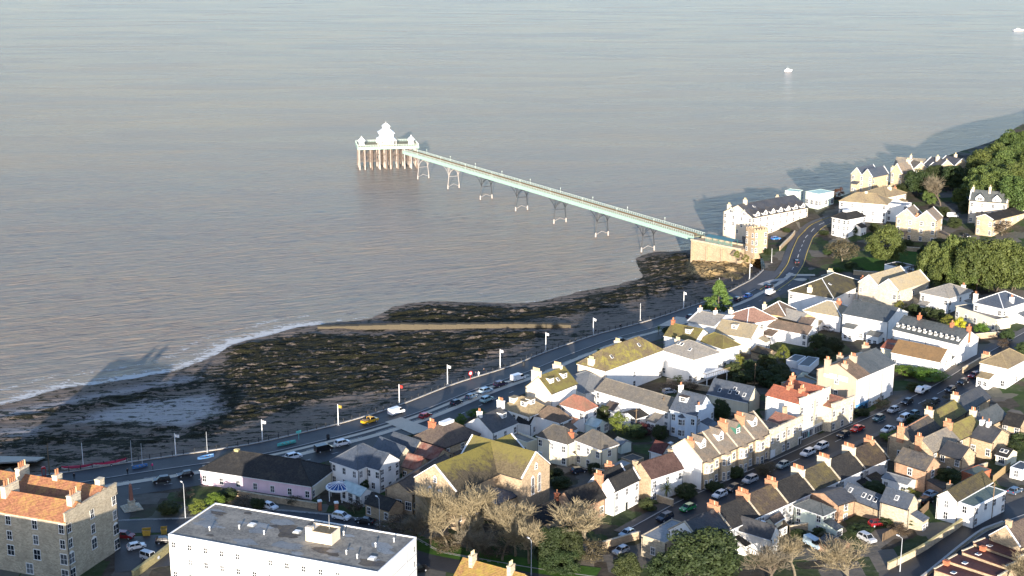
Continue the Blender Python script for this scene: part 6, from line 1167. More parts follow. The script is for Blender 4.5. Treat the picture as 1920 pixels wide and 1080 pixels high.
# ---------------------------------------------------------------- the pier
a0, a1, b0, b1 = [Vector((p[0], p[1], 0)) for p in TRESTLE]
C1 = (a0+a1)/2; C7 = (b0+b1)/2; pd = (C1-C7)/6; SP = pd.length; pdir = pd.normalized(); PR = math.atan2(pdir.y, pdir.x)   # +x along the pier, seaward
pier = thing('pier', 'long narrow Victorian pier with mint girders on slender legs', 'pier', C7 - pdir*SP, PR)
LEN = SP*7.55; HWp = 3.1; ZD = 14.0
pm_ = MB().box(0, LEN, -HWp, HWp, ZD-.25, ZD); pm_.build('deck', 'deckwood', pier)
for sgn in (-1, 1):
    m = MB().box(0, LEN, sgn*HWp-.12, sgn*HWp+.12, ZD-1.75, ZD-1.45).box(0, LEN, sgn*HWp-.16, sgn*HWp+.16, ZD-.4, ZD+.12).box(0, LEN, sgn*HWp-.05, sgn*HWp+.05, ZD-1.45, ZD-.4)
    for i in range(int(LEN/2.5)): m.box(i*2.5, i*2.5+.2, sgn*HWp-.14, sgn*HWp+.14, ZD-1.45, ZD-.4)
    m.build('girder', 'pier_mint', pier)
    r = MB().box(0, LEN, sgn*HWp-.07, sgn*HWp+.07, ZD+1.05, ZD+1.2).box(0, LEN, sgn*HWp-.03, sgn*HWp+.03, ZD+.5, ZD+.58)
    for i in range(int(LEN/1.6)): r.box(i*1.6, i*1.6+.1, sgn*HWp-.05, sgn*HWp+.05, ZD+.1, ZD+1.1)
    r.build('railing', 'pier_pale', pier)
bn = MB().box(2, LEN-8, -.35, .35, ZD+.4, ZD+.5).box(2, LEN-8, -.06, .06, ZD+.5, ZD+1.0)
for i in range(int(LEN/6)): bn.box(2+i*6, 2.2+i*6, -.3, .3, ZD, ZD+.4)
bn.build('bench_row', 'wood', pier)
def trestle(mi):
    m = MB()
    for y in (-3.7, 3.7):
        yt = y*.8
        m.tube((0,y,-3), (0,y*.97,2.2), .42, .36, 8); m.tube((0,y*.97,2.2), (0,yt,7.6), .2, .18, 6, mi)
        for sx in (-1, 1):
            pts = [(0,7.2),(sx*.9,8.6),(sx*2.2,10.0),(sx*4.2,11.2),(sx*6.2,12.2)]
            for (x0,z0),(x1,z1) in zip(pts, pts[1:]): m.tube((x0,yt,z0), (x1,yt,z1), .13, .12, 5, mi)
            m.tube((sx*.2,yt,7.4), (sx*.5,yt,12.2), .1, .1, 5, mi); m.tube((sx*2.2,yt,10), (sx*1.,yt,12.2), .09, .09, 4, mi)
    pts = [(-3.0,7.4),(-2.2,9.4),(-1.0,10.6),(0,11.),(1.0,10.6),(2.2,9.4),(3.0,7.4)]
    for (y0,z0),(y1,z1) in zip(pts, pts[1:]): m.tube((0,y0,z0), (0,y1,z1), .12, .12, 5, mi)
    m.tube((0,-3.2,6.9), (0,3.2,6.9), .1, .1, 5, mi)
    for a, b in (((-3.5,1.2),(0,2.6)),((3.5,1.2),(0,2.6))): m.tube((0,a[0],a[1]), (0,b[0],b[1]), .1, .1, 4)
    return m
ta = trestle(0).mesh('trestle', ['pierleg', 'iron']); tb = trestle(1).mesh('trestle', ['pierleg', 'iron'])
for k in range(1, 8):
    o = OBJ('trestle', ta if k > 5 else tb, pier, (SP*k, 0, 0))
for k in range(2, 28):
    if k % 3 == 0:
        for sg in (-1, 1): q = MB().tube((0,0,0),(0,0,2.4),.06,.05,5).lathe([(.05,0),(.2,.15),(.18,.4),(.03,.5)],6,(0,0,2.4)).build('lamp', 'pier_pale', pier); q.location = (k*LEN/29, sg*HWp, ZD)
h0, h1 = Vector((*PIERHEAD[0], 0)), Vector((*PIERHEAD[1], 0)); hd = (h1-h0); HL = hd.length; HR = math.atan2(hd.y, hd.x); HD = 21.0
head = MB().box(0, HL, 0, HD, ZD-.3, ZD+.05).build('pier_head', 'deckwood', pier)
head.matrix_basis = (Matrix.Translation(pier.location) @ Matrix.Rotation(PR, 4, 'Z')).inverted() @ Matrix.Translation(h0) @ Matrix.Rotation(HR, 4, 'Z')
fm = MB()
for x0, x1, y0, y1 in ((-.2,HL+.2,-.2,.05),(-.2,HL+.2,HD-.05,HD+.2),(-.2,.05,.051,HD-.051),(HL-.05,HL+.2,.051,HD-.051)): fm.box(x0, x1, y0, y1, ZD-1.5, ZD+.15)
fm.build('fascia', 'pier_mint', head)
rm_ = MB()
for x0, x1, y0, y1 in ((0,HL,0,.12),(0,HL,HD-.12,HD),(0,.12,.121,HD-.121),(HL-.12,HL,.121,HD-.121)): rm_.box(x0, x1, y0, y1, ZD+1.1, ZD+1.25); rm_.box(x0, x1, y0, y1, ZD+.6, ZD+.68)
for i in range(24): rm_.box(i*HL/24, i*HL/24+.1, .02, .12, ZD, ZD+1.1).box(i*HL/24, i*HL/24+.1, HD-.12, HD-.02, ZD, ZD+1.1)
for i in range(14): rm_.box(.02, .12, i*HD/14, i*HD/14+.1, ZD, ZD+1.1).box(HL-.12, HL-.02, i*HD/14, i*HD/14+.1, ZD, ZD+1.1)
rm_.build('railing', 'pier_pale', head)
lg = MB().tube((0,0,-3), (0,0,2.), .6, .5, 8).tube((0,0,2.), (0,0,ZD-.3), .38, .34, 7).mesh('pile', 'rust'); br = MB()
lg2 = MB().tube((0,0,-3), (0,0,2.5), .5, .42, 8).tube((0,0,2.5), (0,0,ZD-.3), .28, .26, 7).mesh('pile', 'pierleg')
nx_, ny_ = 10, 6
for i in range(nx_):
    for j in range(ny_):
        x, y = 1+(HL-2)*i/(nx_-1), 1+(HD-2)*j/(ny_-1); OBJ('pile', lg if (i*3+j*5) % 7 > 3 else lg2, head, (x+rnd.uniform(-.7,.7)*(0 < i < nx_-1), y, 0))
        for zz in (5., 9.):
            if i: br.tube((x, y, zz), (x-(HL-2)/(nx_-1), y, zz), .16, .16, 4)
            if j: br.tube((x, y, zz), (x, y-(HD-2)/(ny_-1), zz), .16, .16, 4)
        if i and (i+j) % 2: br.tube((x, y, 5.), (x-(HL-2)/(nx_-1), y, 9.5), .12, .12, 4)
        if i and not (i+j) % 2: br.tube((x, y, 9.5), (x-(HL-2)/(nx_-1), y, 5.), .12, .12, 4)
br.build('bracing', 'rust', head)
def sq(m, prof, mi=0):
    vs = []; 
    for r, z in prof: vs += [(-r,-r,z),(r,-r,z),(r,r,z),(-r,r,z)]
    k = len(prof); fs = [(j*4+i, j*4+(i+1)%4, (j+1)*4+(i+1)%4, (j+1)*4+i) for j in range(k-1) for i in range(4)] + [(3,2,1,0), tuple((k-1)*4+i for i in range(4))]
    return m.add(vs, fs, mi)
def onhead(fx, fy): return h0 + Vector((math.cos(HR), math.sin(HR), 0))*HL*fx + Vector((-math.sin(HR), math.cos(HR), 0))*HD*fy + Vector((0,0,ZD+.05))
pv = thing('pavilion', 'white pagoda-roofed pavilion in the middle of the pier head', 'pavilion', onhead(.49,.5), HR)
sq(MB(), [(4.4,0),(4.4,2.9)]).build('wall', 'paint_white', pv); sq(MB(), [(5.8,2.9),(5.8,3.05),(4.0,4.3),(4.0,7.0)]).build('veranda_roof', 'paint_white', pv)
sq(MB(), [(5.0,7.0),(5.0,7.15),(3.6,8.1),(1.9,9.7),(1.9,10.9)]).build('roof', 'paint_white', pv); sq(MB(), [(2.5,10.9),(2.5,11.0),(1.4,12.2),(.3,12.9),(.1,13.1)]).build('cupola', 'paint_white', pv)
MB().tube((0,0,13),(0,0,14.3),.08,.03,5).build('finial', 'paint_white', pv)
for sx in (-1, 1):
    for sy in (-1, 1): q = MB().box(-.12,.12,-.12,.12,0,2.9).build('column', 'paint_white', pv); q.location = (sx*5.5, sy*5.5, 0)
for i in (-2.6, 0, 2.6):
    q = OBJ('window', win_mesh(1.3, 1.6, 'g'), pv, (i, -4.4, .8)); OBJ('pane', pane_mesh(1.3, 1.6), q)
    q = OBJ('window', win_mesh(1.1, 1.2, ''), pv, (i, -4.0, 5.0)); OBJ('pane', pane_mesh(1.1, 1.2), q)
for f, l in ((.08, 'small white domed shelter at the left end of the pier head'), (.90, 'small white domed shelter at the right end of the pier head')):
    k = thing('pier_shelter', l, 'shelter', onhead(f, .42), HR, 'shelters on the pier head')
    MB().lathe([(1.9,0),(1.9,2.6)], 8).build('wall', 'paint_white', k); MB().lathe([(2.5,2.6),(2.5,2.75),(1.9,3.3),(1.2,4.0),(.4,4.6),(.1,5.6)], 8).build('roof', 'paint_white', k)
    for a in range(3): q = OBJ('window', win_mesh(.8, 1.3, ''), k, (1.78*math.sin(a*.785-.785), -1.78*math.cos(a*.785-.785), .9), (a-1)*.785); OBJ('pane', pane_mesh(.8, 1.3), q)
# stone abutment with the entrance gates
A0, A1 = Vector((*ABUT[0], 0)), Vector((*ABUT[1], 0)); ad = A1-A0; AL = ad.length; AR = math.atan2(ad.y, ad.x)
ab = thing('pier_abutment', 'tall stone abutment wall carrying the landward end of the pier', 'abutment', A0, AR)
MB().slab([(0,0,-2),(AL,0,-2),(AL,7.5,-2),(0,7.5,-2)], 16.2).build('wall', 'tan', ab)
for i in range(4): q = MB().box(-.5,.5,-.7,.1,-2,13.2).build('buttress', 'tan', ab); q.location = (1.+i*(AL-2)/3, 0, 0)
MB().box(-.2,AL+.2,-.25,.4,14.2,14.9).box(-.2,AL+.2,7.2,7.8,14.2,14.9).build('parapet', 'stone', ab)
cn = thing('entrance_canopy', 'dark green canopy and gates beside the toll house', 'canopy', A0+ad*.55+Vector((2.2,3.4,14.2)), AR)
MB().slab([(-7,-2.2,2.4),(7,-2.2,2.4),(7,0,3.1),(-7,0,3.1)], .12).slab([(-7,0,3.1),(7,0,3.1),(7,2.2,2.4),(-7,2.2,2.4)], .12).build('roof', 'canopyteal', cn)
for i in range(5):
    for y in (-2, 2): q = MB().tube((0,0,0),(0,0,2.5),.09,.09,5).build('post', 'green_d', cn); q.location = (-6.5+i*3.25, y, 0)
gt = MB(); [gt.box(-7+i*.5, -6.92+i*.5, -2.3, -2.22, 0, 1.6) for i in range(29)]; gt.build('gate', 'mintpaint', cn)

# ---------------------------------------------------------------- vegetation
def leaf_crown(seed, nclump, per, rad, zc, rx, rz, leaf, shape='ball'):
    r = np.random.RandomState(seed); V = []; 
    cen = []
    for i in range(nclump):
        if shape == 'cone': u = r.rand(); a = r.rand()*6.283; q = (1-u)**.8*rx*(.55+.45*r.rand()); cen.append((q*math.cos(a), q*math.sin(a), .8+u*(zc*2-.8)))
        else:
            d = r.randn(3); d /= np.linalg.norm(d); d[2] = d[2] if d[2] > -.9 else -d[2]*.6; k = .62+.33*r.rand(); cen.append((d[0]*rx*k, d[1]*rx*k, zc+d[2]*rz*k))
    cen = np.array(cen)
    for c in cen:
        cr = rad*(.7+.6*r.rand()); d = r.randn(per, 3); d /= np.linalg.norm(d, axis=1)[:, None]; d[:, 2] = np.where(d[:, 2] < -.35, -d[:, 2], d[:, 2])
        p = c + d*cr*(.72+.34*r.rand(per, 1))*np.array([1,1,.85]); nrm = d + .55*r.randn(per, 3); nrm /= np.linalg.norm(nrm, axis=1)[:, None]
        t = np.cross(nrm, r.randn(per, 3)); t /= np.linalg.norm(t, axis=1)[:, None]; b = np.cross(nrm, t); s = leaf*(.6+.8*r.rand(per, 1))
        V.append(np.stack([p-t*s, p-b*s*.6, p+t*s, p+b*s*.6], 1))
    V = np.concatenate(V).reshape(-1, 3); F = np.arange(len(V)).reshape(-1, 4)
    return V, F
def np_mesh(name, V, F, mat):
    me = bpy.data.meshes.new(name); me.from_pydata(V.tolist(), [], F.tolist()); me.materials.append(MAT(mat)); me.update(); return me
def limb_set(seed, H, spread_, levels, nb, wind=0.):
    r = random.Random(seed); thick = MB(); tw = []
    def go(p, d, L, rad, lev):
        segs = 3 if lev < 2 else 2; q = p
        for i in range(segs):
            d = (d + Vector((r.gauss(0,.13)+wind*.1, r.gauss(0,.13), .05*(lev > 0)))).normalized(); n = q + d*L/segs; r0 = rad*(1-.3*i/segs); r1 = rad*(1-.3*(i+1)/segs)
            if lev < levels-1: thick.tube(q, n, r0, r1, 5 if lev < 2 else 3, cap=False)
            else: tw.append((q, n, r0))
            q = n
            if lev < levels and i < segs-1 and lev > 0:
                for _ in range(1):
                    e = (d + Vector((r.gauss(0,.7), r.gauss(0,.7), r.gauss(.15,.4)))).normalized(); go(q, e, L*.6, rad*.5, lev+1)
        if lev < levels:
            for b in range(nb[min(lev, len(nb)-1)]):
                e = (d*1.0 + Vector((r.gauss(0,spread_), r.gauss(0,spread_), r.gauss(.12,spread_*.5)))).normalized(); go(q, e, L*r.uniform(.55,.8), rad*r.uniform(.5,.68), lev+1)
    go(Vector((0,0,-.3)), Vector((0,0,1)), H*.30, H*.019, 0)
    return thick, tw
def tree_protos():
    P = {}
    def proto(name, trunk, crown_me):
        root = OBJ('proto_'+name, None); tk = OBJ('trunk', trunk, root); cr = OBJ('crown', crown_me, root); P.setdefault(name, []).append(root)
    def trunk_mesh(seed, h, r0=.28):
        th, _ = limb_set(seed, h*1.6, .55, 3, [4, 3]); return th.mesh('trunk', 'bark')
    for nm, lf, nv in (('ever','leaf_ever',3),('oak','leaf_oak',3),('ygreen','leaf_ygreen',2),('yellow','leaf_yellow',1),('redt','leaf_redt',1),('hedge','leaf_hedge',2)):
        for v in range(nv):
            nc, per = (88, 165) if nm in ('ever','oak') else (36, 90)
            V, F = leaf_crown(hash_(nm)+v, nc, per, 1.2, 4.7, 4.0, 4.6, .21) if nm != 'hedge' else leaf_crown(77+v, 44, 110, 1.25, 4.8, 4.0, 4.4, .22)
            proto(nm, trunk_mesh(v+3, 4.2), np_mesh('crown', V, F, lf))
    V, F = leaf_crown(5, 110, 70, .85, 4.9, 5.2, 4, .24, 'cone'); cm = MB().tube((0,0,-.3),(0,0,9.6),.28,.05,7)
    proto('conifer', cm.mesh('trunk', 'bark'), np_mesh('crown', V, F, 'leaf_conifer'))
    for nm, tm, sp, nv in (('bare','twig',.55,3),('greyb','twigg',.5,2)):
        for v in range(nv):
            th, tw = limb_set(20+v*7+len(nm), 10, sp*.7, 4, [6, 4, 3, 3]); r = np.random.RandomState(v); V = []
            A = np.array([t[0] for t in tw]); B = np.array([t[1] for t in tw]); 
            # tips fan out into finer twigs
            for rep in range(3):
                d = B-A; L = np.linalg.norm(d, axis=1)[:, None]; dd = d + r.randn(*d.shape)*L*(.0 if rep == 0 else .6); e = A + dd*(1.0 if rep == 0 else 1.5)+np.array([0,0,.12])
                s = np.cross(dd, r.randn(*dd.shape)); s /= np.linalg.norm(s, axis=1)[:, None]+1e-9; wv = .02
                V.append(np.stack([A-s*wv, A+s*wv, e+s*wv*.5, e-s*wv*.5], 1))
            V = np.concatenate(V).reshape(-1, 3); V = V[: 4*20000]; zmx = V[:, 2].max(); F = np.arange(len(V)).reshape(-1, 4)
            k = 10/zmx; wid = np.percentile(np.hypot(V[:, 0], V[:, 1]), 97); sc = np.array([5/wid, 5/wid, k]); V = V*sc; th.v = [(a*sc[0], b*sc[1], c*sc[2]) for a, b, c in th.v]
            proto(nm, th.mesh('trunk', 'bark' if nm == 'greyb' else 'twigg'), np_mesh('crown', V, F, tm))
    for v in range(2):
        th, tw = limb_set(90+v, 10, .8, 4, [6, 4, 4, 3]); V, F = leaf_crown(40+v, 34, 70, 1.4, 5.2, 4.0, 4.2, .20)
        proto('scrub', th.mesh('trunk', 'twigg'), np_mesh('crown', V, F, 'leaf_scrubl'))
    m = MB(); tr = MB().tube((0,0,-.2),(.1,0,5.4),.3,.22,7); r = random.Random(4)
    for i in range(46):
        a = i*2.4; el = r.uniform(-.2, 1.2); L = r.uniform(3.0, 4.4); prev = Vector((.1,0,5.4)); d = Vector((math.cos(a)*math.cos(el), math.sin(a)*math.cos(el), math.sin(el))); s = Vector((-math.sin(a), math.cos(a), 0))*.28
        for k in range(4):
            n = prev + d*L/4; d = (d + Vector((0,0,-.28))).normalized(); w0 = 1-.2*k; w1 = 1-.2*(k+1); m.add([prev-s*w0, prev+s*w0, n+s*w1, n-s*w1], [(0,1,2,3)]); prev = n
    proto('palm', tr.mesh('trunk', 'bark'), m.mesh('crown', 'leaf_palm'))
    return P
def hash_(s): return sum(ord(c)*(i+3) for i, c in enumerate(s)) % 991
PROT = tree_protos(); first = set()
TN = dict(ever='evergreen_tree', oak='holm_oak', bare='bare_tree', greyb='bare_tree', conifer='conifer', ygreen='garden_tree', yellow='garden_bush', redt='copper_tree', hedge='hedge', scrub='scrub_bush', palm='palm_tree')
TG = dict(oak='holm oaks', bare='bare winter trees', greyb='bare winter trees', hedge='bright hedges', ever='evergreens', scrub='brown scrub', ygreen='garden trees', palm='palms')
for i, (kd, x, y, z, h, w, lab) in enumerate(TREES):
    pr = PROT[kd][i % len(PROT[kd])]; o = copytree(pr); nm = TN[kd]
    if h < 5 and kd in ('ever','ygreen','redt'): nm = 'garden_bush'
    o.name = nm; o.location = (x, y, z-.2); o.rotation_euler = (0, 0, (i*2.399) % 6.283); o.scale = (w/9.6, w/9.6, h/10.)
    tag(o, lab, {'hedge':'hedge','scrub_bush':'bush','garden_bush':'bush'}.get(nm, 'tree'), TG.get(kd))
for L in PROT.values():
    for r_ in L:
        for c_ in list(r_.children): bpy.data.objects.remove(c_)
        bpy.data.objects.remove(r_)

# ---------------------------------------------------------------- cars
def prism(m, prof, hw0, hw1, zs, mi=0):
    """side profile swept across the car; half width goes from hw0 below zs to hw1 at the top"""
    zt = max(p[1] for p in prof); n = len(prof)
    f = lambda z: hw0 if z <= zs else hw0+(hw1-hw0)*(z-zs)/(zt-zs)
    m.add([(x,-f(z),z) for x,z in prof]+[(x,f(z),z) for x,z in prof], [tuple(range(n)), tuple(range(2*n-1,n-1,-1))] + [(i,n+i,n+(i+1)%n,(i+1)%n) for i in range(n)], mi)
WH = lambda: cmesh(('wheel',), lambda: MB().tube((0,-.11,0),(0,.11,0),.32,.32,12).mesh('tyre', 'tyre'))
RIM = lambda: cmesh(('rim',), lambda: MB().tube((0,-.125,0),(0,.125,0),.2,.2,8).mesh('rim', 'rim'))
CARK = dict(hatch=dict(L=4.0, hw=.86, body=[(-2.0,.3),(2.0,.3),(2.02,.62),(1.85,.78),(.95,.95),(-1.9,.98),(-2.03,.7)], glass=[(1.0,.93),(.35,1.43),(-1.35,1.45),(-1.9,.96)], roof=(.35,-1.38,1.44), wb=1.25),
 suv=dict(L=4.4, hw=.92, body=[(-2.15,.34),(2.15,.34),(2.2,.75),(2.0,.95),(1.1,1.08),(-2.05,1.1),(-2.2,.8)], glass=[(1.2,1.06),(.5,1.62),(-1.65,1.64),(-2.1,1.08)], roof=(.5,-1.7,1.63), wb=1.35),
 saloon=dict(L=4.6, hw=.88, body=[(-2.25,.3),(2.25,.3),(2.28,.62),(2.1,.78),(1.05,.92),(-1.4,.96),(-2.2,.94),(-2.3,.68)], glass=[(1.1,.9),(.4,1.4),(-.9,1.4),(-1.7,.93)], roof=(.4,-.9,1.39), wb=1.35),
 van=dict(L=5.0, hw=.96, body=[(-2.45,.35),(2.4,.35),(2.48,.8),(2.3,1.0),(1.75,1.15),(1.1,1.9),(.9,1.96),(-2.4,1.98),(-2.5,1.0)], glass=[(1.82,1.12),(1.18,1.82),(.35,1.84),(.35,1.12)], roof=None, wb=1.5),
 offroad=dict(L=4.3, hw=.9, body=[(-2.1,.45),(2.1,.45),(2.1,1.0),(2.0,1.08),(.9,1.12),(-2.1,1.15)], glass=[(.9,1.1),(.7,1.8),(-2.0,1.85),(-2.06,1.12)], roof=(.75,-2.08,1.84), wb=1.25),
 pickup=dict(L=5.2, hw=.93, body=[(-2.6,.45),(2.5,.45),(2.55,.85),(2.4,1.0),(1.4,1.1),(-2.6,1.12)], glass=[(1.45,1.08),(.8,1.72),(-.3,1.74),(-.45,1.08)], roof=(.85,-.35,1.73), wb=1.55),
 truck=dict(L=5.6, hw=.98, body=[(.6,.5),(2.7,.5),(2.75,1.0),(2.5,1.2),(2.0,1.95),(.7,2.0)], glass=[(2.5,1.18),(2.06,1.86),(1.1,1.88),(1.1,1.18)], roof=None, wb=1.7))
def car_proto(kind):
    k = CARK[kind]; r = OBJ('proto_car', None); b = MB(); prism(b, k['body'], k['hw'], k['hw']-.07, .75 if kind != 'van' else 1.0)
    if kind == 'truck': b.box(-2.75, .55, -1.02, 1.02, .85, 1.0); b.box(-2.75, .55, -1.02, -.95, 1.0, 1.4); b.box(-2.75, .55, .95, 1.02, 1.0, 1.4); b.box(-2.75,-2.68,-.94,.94,1.0,1.4)
    bo = b.build('body', 'car_white', r)
    g = MB(); zt = max(z for x, z in k['glass']); z0 = k['glass'][0][1]
    if kind in ('van','truck'): prism(g, k['glass'], k['hw']+.004, k['hw']-.06, 1.15)
    else: prism(g, k['glass'], k['hw']-.07, k['hw']-.24, z0)
    g.build('windows', 'carglass', r)
    if k['roof']:
        x1, x0, z = k['roof']; rf = MB().box(x0, x1, -(k['hw']-.23), k['hw']-.23, z, z+.06); w0, w1 = k['hw']-.055, k['hw']-.225
        for sy in (-1, 1):     # pillars
            for xa, xb in ((k['glass'][0][0], x1), (-.45, -.45), (k['glass'][-1][0], x0)): rf.tube((xa, sy*w0, z0), (xb, sy*w1, z+.03), .05, .05, 4)
        rf.build('roof', 'car_white', r)
    for sx in (-1, 1):
        for sy in (-1, 1):
            wq = OBJ('wheel', WH(), r, (sx*k['wb'], sy*(k['hw']-.09), .32)); OBJ('rim', RIM(), wq)
    xf = max(x for x, z in k['body']); xr = min(x for x, z in k['body'])
    hl = cmesh(('hl',), lambda: MB().box(-.06,.04,-.2,.2,-.08,.08).mesh('headlight', 'lampw')); tl = cmesh(('tl',), lambda: MB().box(-.04,.05,-.14,.14,-.1,.1).mesh('tail_light', 'lampred'))
    for sy in (-1, 1):
        OBJ('headlight', hl, r, (xf-.06, sy*.6, .72)); 
        if kind != 'truck': OBJ('tail_light', tl, r, (xr+.05, sy*.68, .8))
        m_ = MB().box(-.09,.09,-.09,.09,-.06,.06).build('mirror', 'tyre', r); m_.location = (k['glass'][0][0]-.25, sy*(k['hw']+.05), k['glass'][0][1]+.08)
    if kind == 'pickup':
        MB().box(-2.5,-.6,-.8,.8,1.125,1.14).build('load_bed', 'tyre', r); MB().box(-2.3,-1.6,-.5,.6,1.14,1.5).box(-1.5,-.9,-.6,.2,1.14,1.4).build('load', 'wood', r)
        q = MB().box(-.15,.15,-.55,.55,0,.12).build('light_bar', 'yellow', r); q.location = (.3, 0, 1.8)
    if kind == 'offroad': q = MB().tube((-.1,0,0),(.08,0,0),.35,.35,12).build('spare_wheel', 'tyre', r); q.location = (-2.14, .15, .95)
    return r
CP = {k: car_proto(k) for k in CARK}
CN = dict(van='parked_van', truck='flatbed_truck', pickup='pickup_truck')
for x, y, z, rot, kind, colr, lab in CARS:
    o = copytree(CP[kind]); o.name = CN.get(kind, 'parked_car'); o.location = (x, y, z+.08); o.rotation_euler = (0, 0, rot)
    tag(o, lab, {'van':'van','truck':'truck','pickup':'truck'}.get(kind, 'car'), 'vehicles parked along the streets')
    for ch in o.children:
        if ch.name.split('.')[0] in ('body', 'roof'): ch.material_slots[0].link = 'OBJECT'; ch.material_slots[0].material = MAT('car_'+colr)
for r_ in CP.values():
    for c_ in list(r_.children):
        for d_ in list(c_.children): bpy.data.objects.remove(d_)
        bpy.data.objects.remove(c_)
    bpy.data.objects.remove(r_)

# ---------------------------------------------------------------- poles, people, small things
def flagpole(x, y, z, h, kind, lab):
    nm = {'lamp':'street_lamp','wood':'wooden_pole','mast':'mast','mastw':'mast'}.get(kind, 'flagpole'); r = thing(nm, lab, nm.replace('_',' ').replace('wooden ',''), (x, y, z), .5 if kind != 'lamp' else 2.2, {'flagpole':'flagpoles on the seafront','street_lamp':'street lamps'}.get(nm))
    if kind.startswith('flag'):
        MB().tube((0,0,0),(0,0,h),.15,.10,8).lathe([(.02,0),(.16,.08),(.02,.2)],7,(0,0,h)).build('pole', 'paint_white', r); MB().box(-.35,.35,-.35,.35,-.1,.25).build('plinth', 'kerb', r)
        f = MB(); n = 7
        for i in range(n):
            x0, x1 = .12+i*.16, .12+(i+1)*.16; y0, y1 = .12*math.sin(i*1.1), .12*math.sin((i+1)*1.1); d0, d1 = -.05*i, -.05*(i+1)
            f.slab([(x0,y0,h-.95+d0),(x1,y1,h-.95+d1),(x1,y1,h-.15+d1),(x0,y0,h-.15+d0)], 0, nrm=(0,.02,0))
        f.build('flag', 'flagred' if kind == 'flagr' else ('yellow' if kind == 'flagy' else 'flagw'), r)
    elif kind == 'lamp':
        MB().tube((0,0,0),(0,0,h*.3),.13,.1,7).tube((0,0,h*.3),(0,0,h),.08,.06,6).tube((0,0,h),(1.0,0,h+.25),.05,.05,5).build('pole', 'steel', r); MB().box(.8,1.5,-.14,.14,h+.18,h+.32).build('lamp_head', 'paint_white', r)
    elif kind == 'wood':
        MB().tube((0,0,0),(.05,0,h),.15,.11,7).build('pole', 'wood', r); MB().box(-.6,.6,-.05,.05,h-.7,h-.58).build('cross_arm', 'wood', r)
    else:
        MB().tube((0,0,0),(0,.1,h),.09,.05,6).build('spar', 'paint_white' if kind == 'mastw' else 'steel', r); MB().box(-.25,.25,-.25,.25,-.1,.2).build('foot', 'kerb', r)
for p in POLES: flagpole(*p)
CL = dict(pink=(.65,.05,.18), black=(.012,.012,.014), navy=(.015,.02,.05), white=(.75,.75,.74), grey=(.10,.10,.11))
def person(x, y, z, top, leg, hd, lab, i):
    V = [(0,0,.98),(0,0,1.2),(0,0,1.42),(0,.02,1.52),(0,.04,1.66),(.10,0,.92),(.11,.12,.5),(.11,-.05,.07),(.11,.10,.03),(-.10,0,.92),(-.11,-.10,.5),(-.11,-.26,.1),(-.11,-.14,.04),(.19,0,1.40),(.25,-.06,1.13),(.24,.06,.9),(.24,.09,.82),(-.19,0,1.40),(-.25,.07,1.13),(-.24,.16,.92),(-.24,.19,.84),(0,.05,1.76)]
    E = [(0,1),(1,2),(2,3),(3,4),(4,21),(0,5),(5,6),(6,7),(7,8),(0,9),(9,10),(10,11),(11,12),(2,13),(13,14),(14,15),(15,16),(2,17),(17,18),(18,19),(19,20)]
    R = [.15,.145,.15,.06,.095,.10,.07,.05,.045,.10,.07,.05,.045,.07,.055,.04,.035,.07,.055,.04,.035,.08]
    me = bpy.data.meshes.new('body'); me.from_pydata(V, E, []); n = 'clothes_%s_%s' % (top, leg)
    if n not in MATS:
        m, t, b = base_mat(n, .8, .2); c = t.nodes.new('ShaderNodeTexCoord'); s = t.nodes.new('ShaderNodeSeparateXYZ'); t.links.new(c.outputs['Object'], s.inputs[0])
        r = t.nodes.new('ShaderNodeValToRGB'); r.color_ramp.interpolation = 'CONSTANT'; e = r.color_ramp.elements
        for k in range(3): e.new(.5)
        for k, (p, q) in enumerate([(0., (.02,.018,.015)), (.055, CL[leg]), (.5, CL[top]), (.815, (.52,.33,.25)), (.945, (.05,.03,.02))]): e[k].position = p; e[k].color = (*q, 1)
        t.links.new(math_(t, 'DIVIDE', s.outputs[2], 1.83), r.inputs[0]); t.links.new(r.outputs[0], b.inputs['Base Color']); MATS[n] = m
    me.materials.append(MATS[n]); o = OBJ('person', me, None, (x, y, z+.14), hd); tag(o, lab, 'person', 'people on the seafront')
    sk = o.modifiers.new('skin', 'SKIN'); sk.use_smooth_shade = True; sv = me.skin_vertices[0].data
    for v, r in zip(sv, R): v.radius = (r, r)
    sv[0].use_root = True; o.modifiers.new('sub', 'SUBSURF').render_levels = 1
for i, p in enumerate(PEOPLE): person(*p, i)

def gig(P, lab):
    a, b = Vector(P[0]), Vector(P[1]); d = b-a; L = max(d.length, 8.); r = thing('covered_gig', lab, 'boat', ((a+b)/2), math.atan2(d.y, d.x), 'covered gigs')
    def hull(m, top, s=1.0):
        n = 12; secs = []
        for i in range(n+1):
            u = -1+2*i/n; hw = .85*s*(1-abs(u)**2.6)+.02; x = u*L/2; zz = .75+.25*abs(u)**2
            secs.append([(x,-hw,zz),(x,-hw*.6,.25+.3*abs(u)**2),(x,0,.1+.35*abs(u)**2),(x,hw*.6,.25+.3*abs(u)**2),(x,hw,zz)] if not top else [(x,-hw,zz),(x,-hw*.5,zz+.28),(x,0,zz+.4),(x,hw*.5,zz+.28),(x,hw,zz)])
        vs = [p for s_ in secs for p in s_]; m.add(vs, [(i*5+j,i*5+j+1,(i+1)*5+j+1,(i+1)*5+j) for i in range(n) for j in range(4)]); return m
    hull(MB(), False).build('hull', 'paint_white', r, True); hull(MB(), True, 1.06).build('cover', 'canopyred', r, True)
    tr = MB().box(-2.5,2.5,-.08,.08,.05,.15).box(-.1,.1,-.9,.9,.2,.3).build('trailer', 'steel', r)
    for sy in (-1, 1): q = OBJ('wheel', WH(), r, (0, sy*.95, .3)); OBJ('rim', RIM(), q)
gig(GIG1, 'covered gig with red tarpaulin, nearer to the telephone box'); gig(GIG2, 'covered gig with red tarpaulin, nearer to the grey masts')
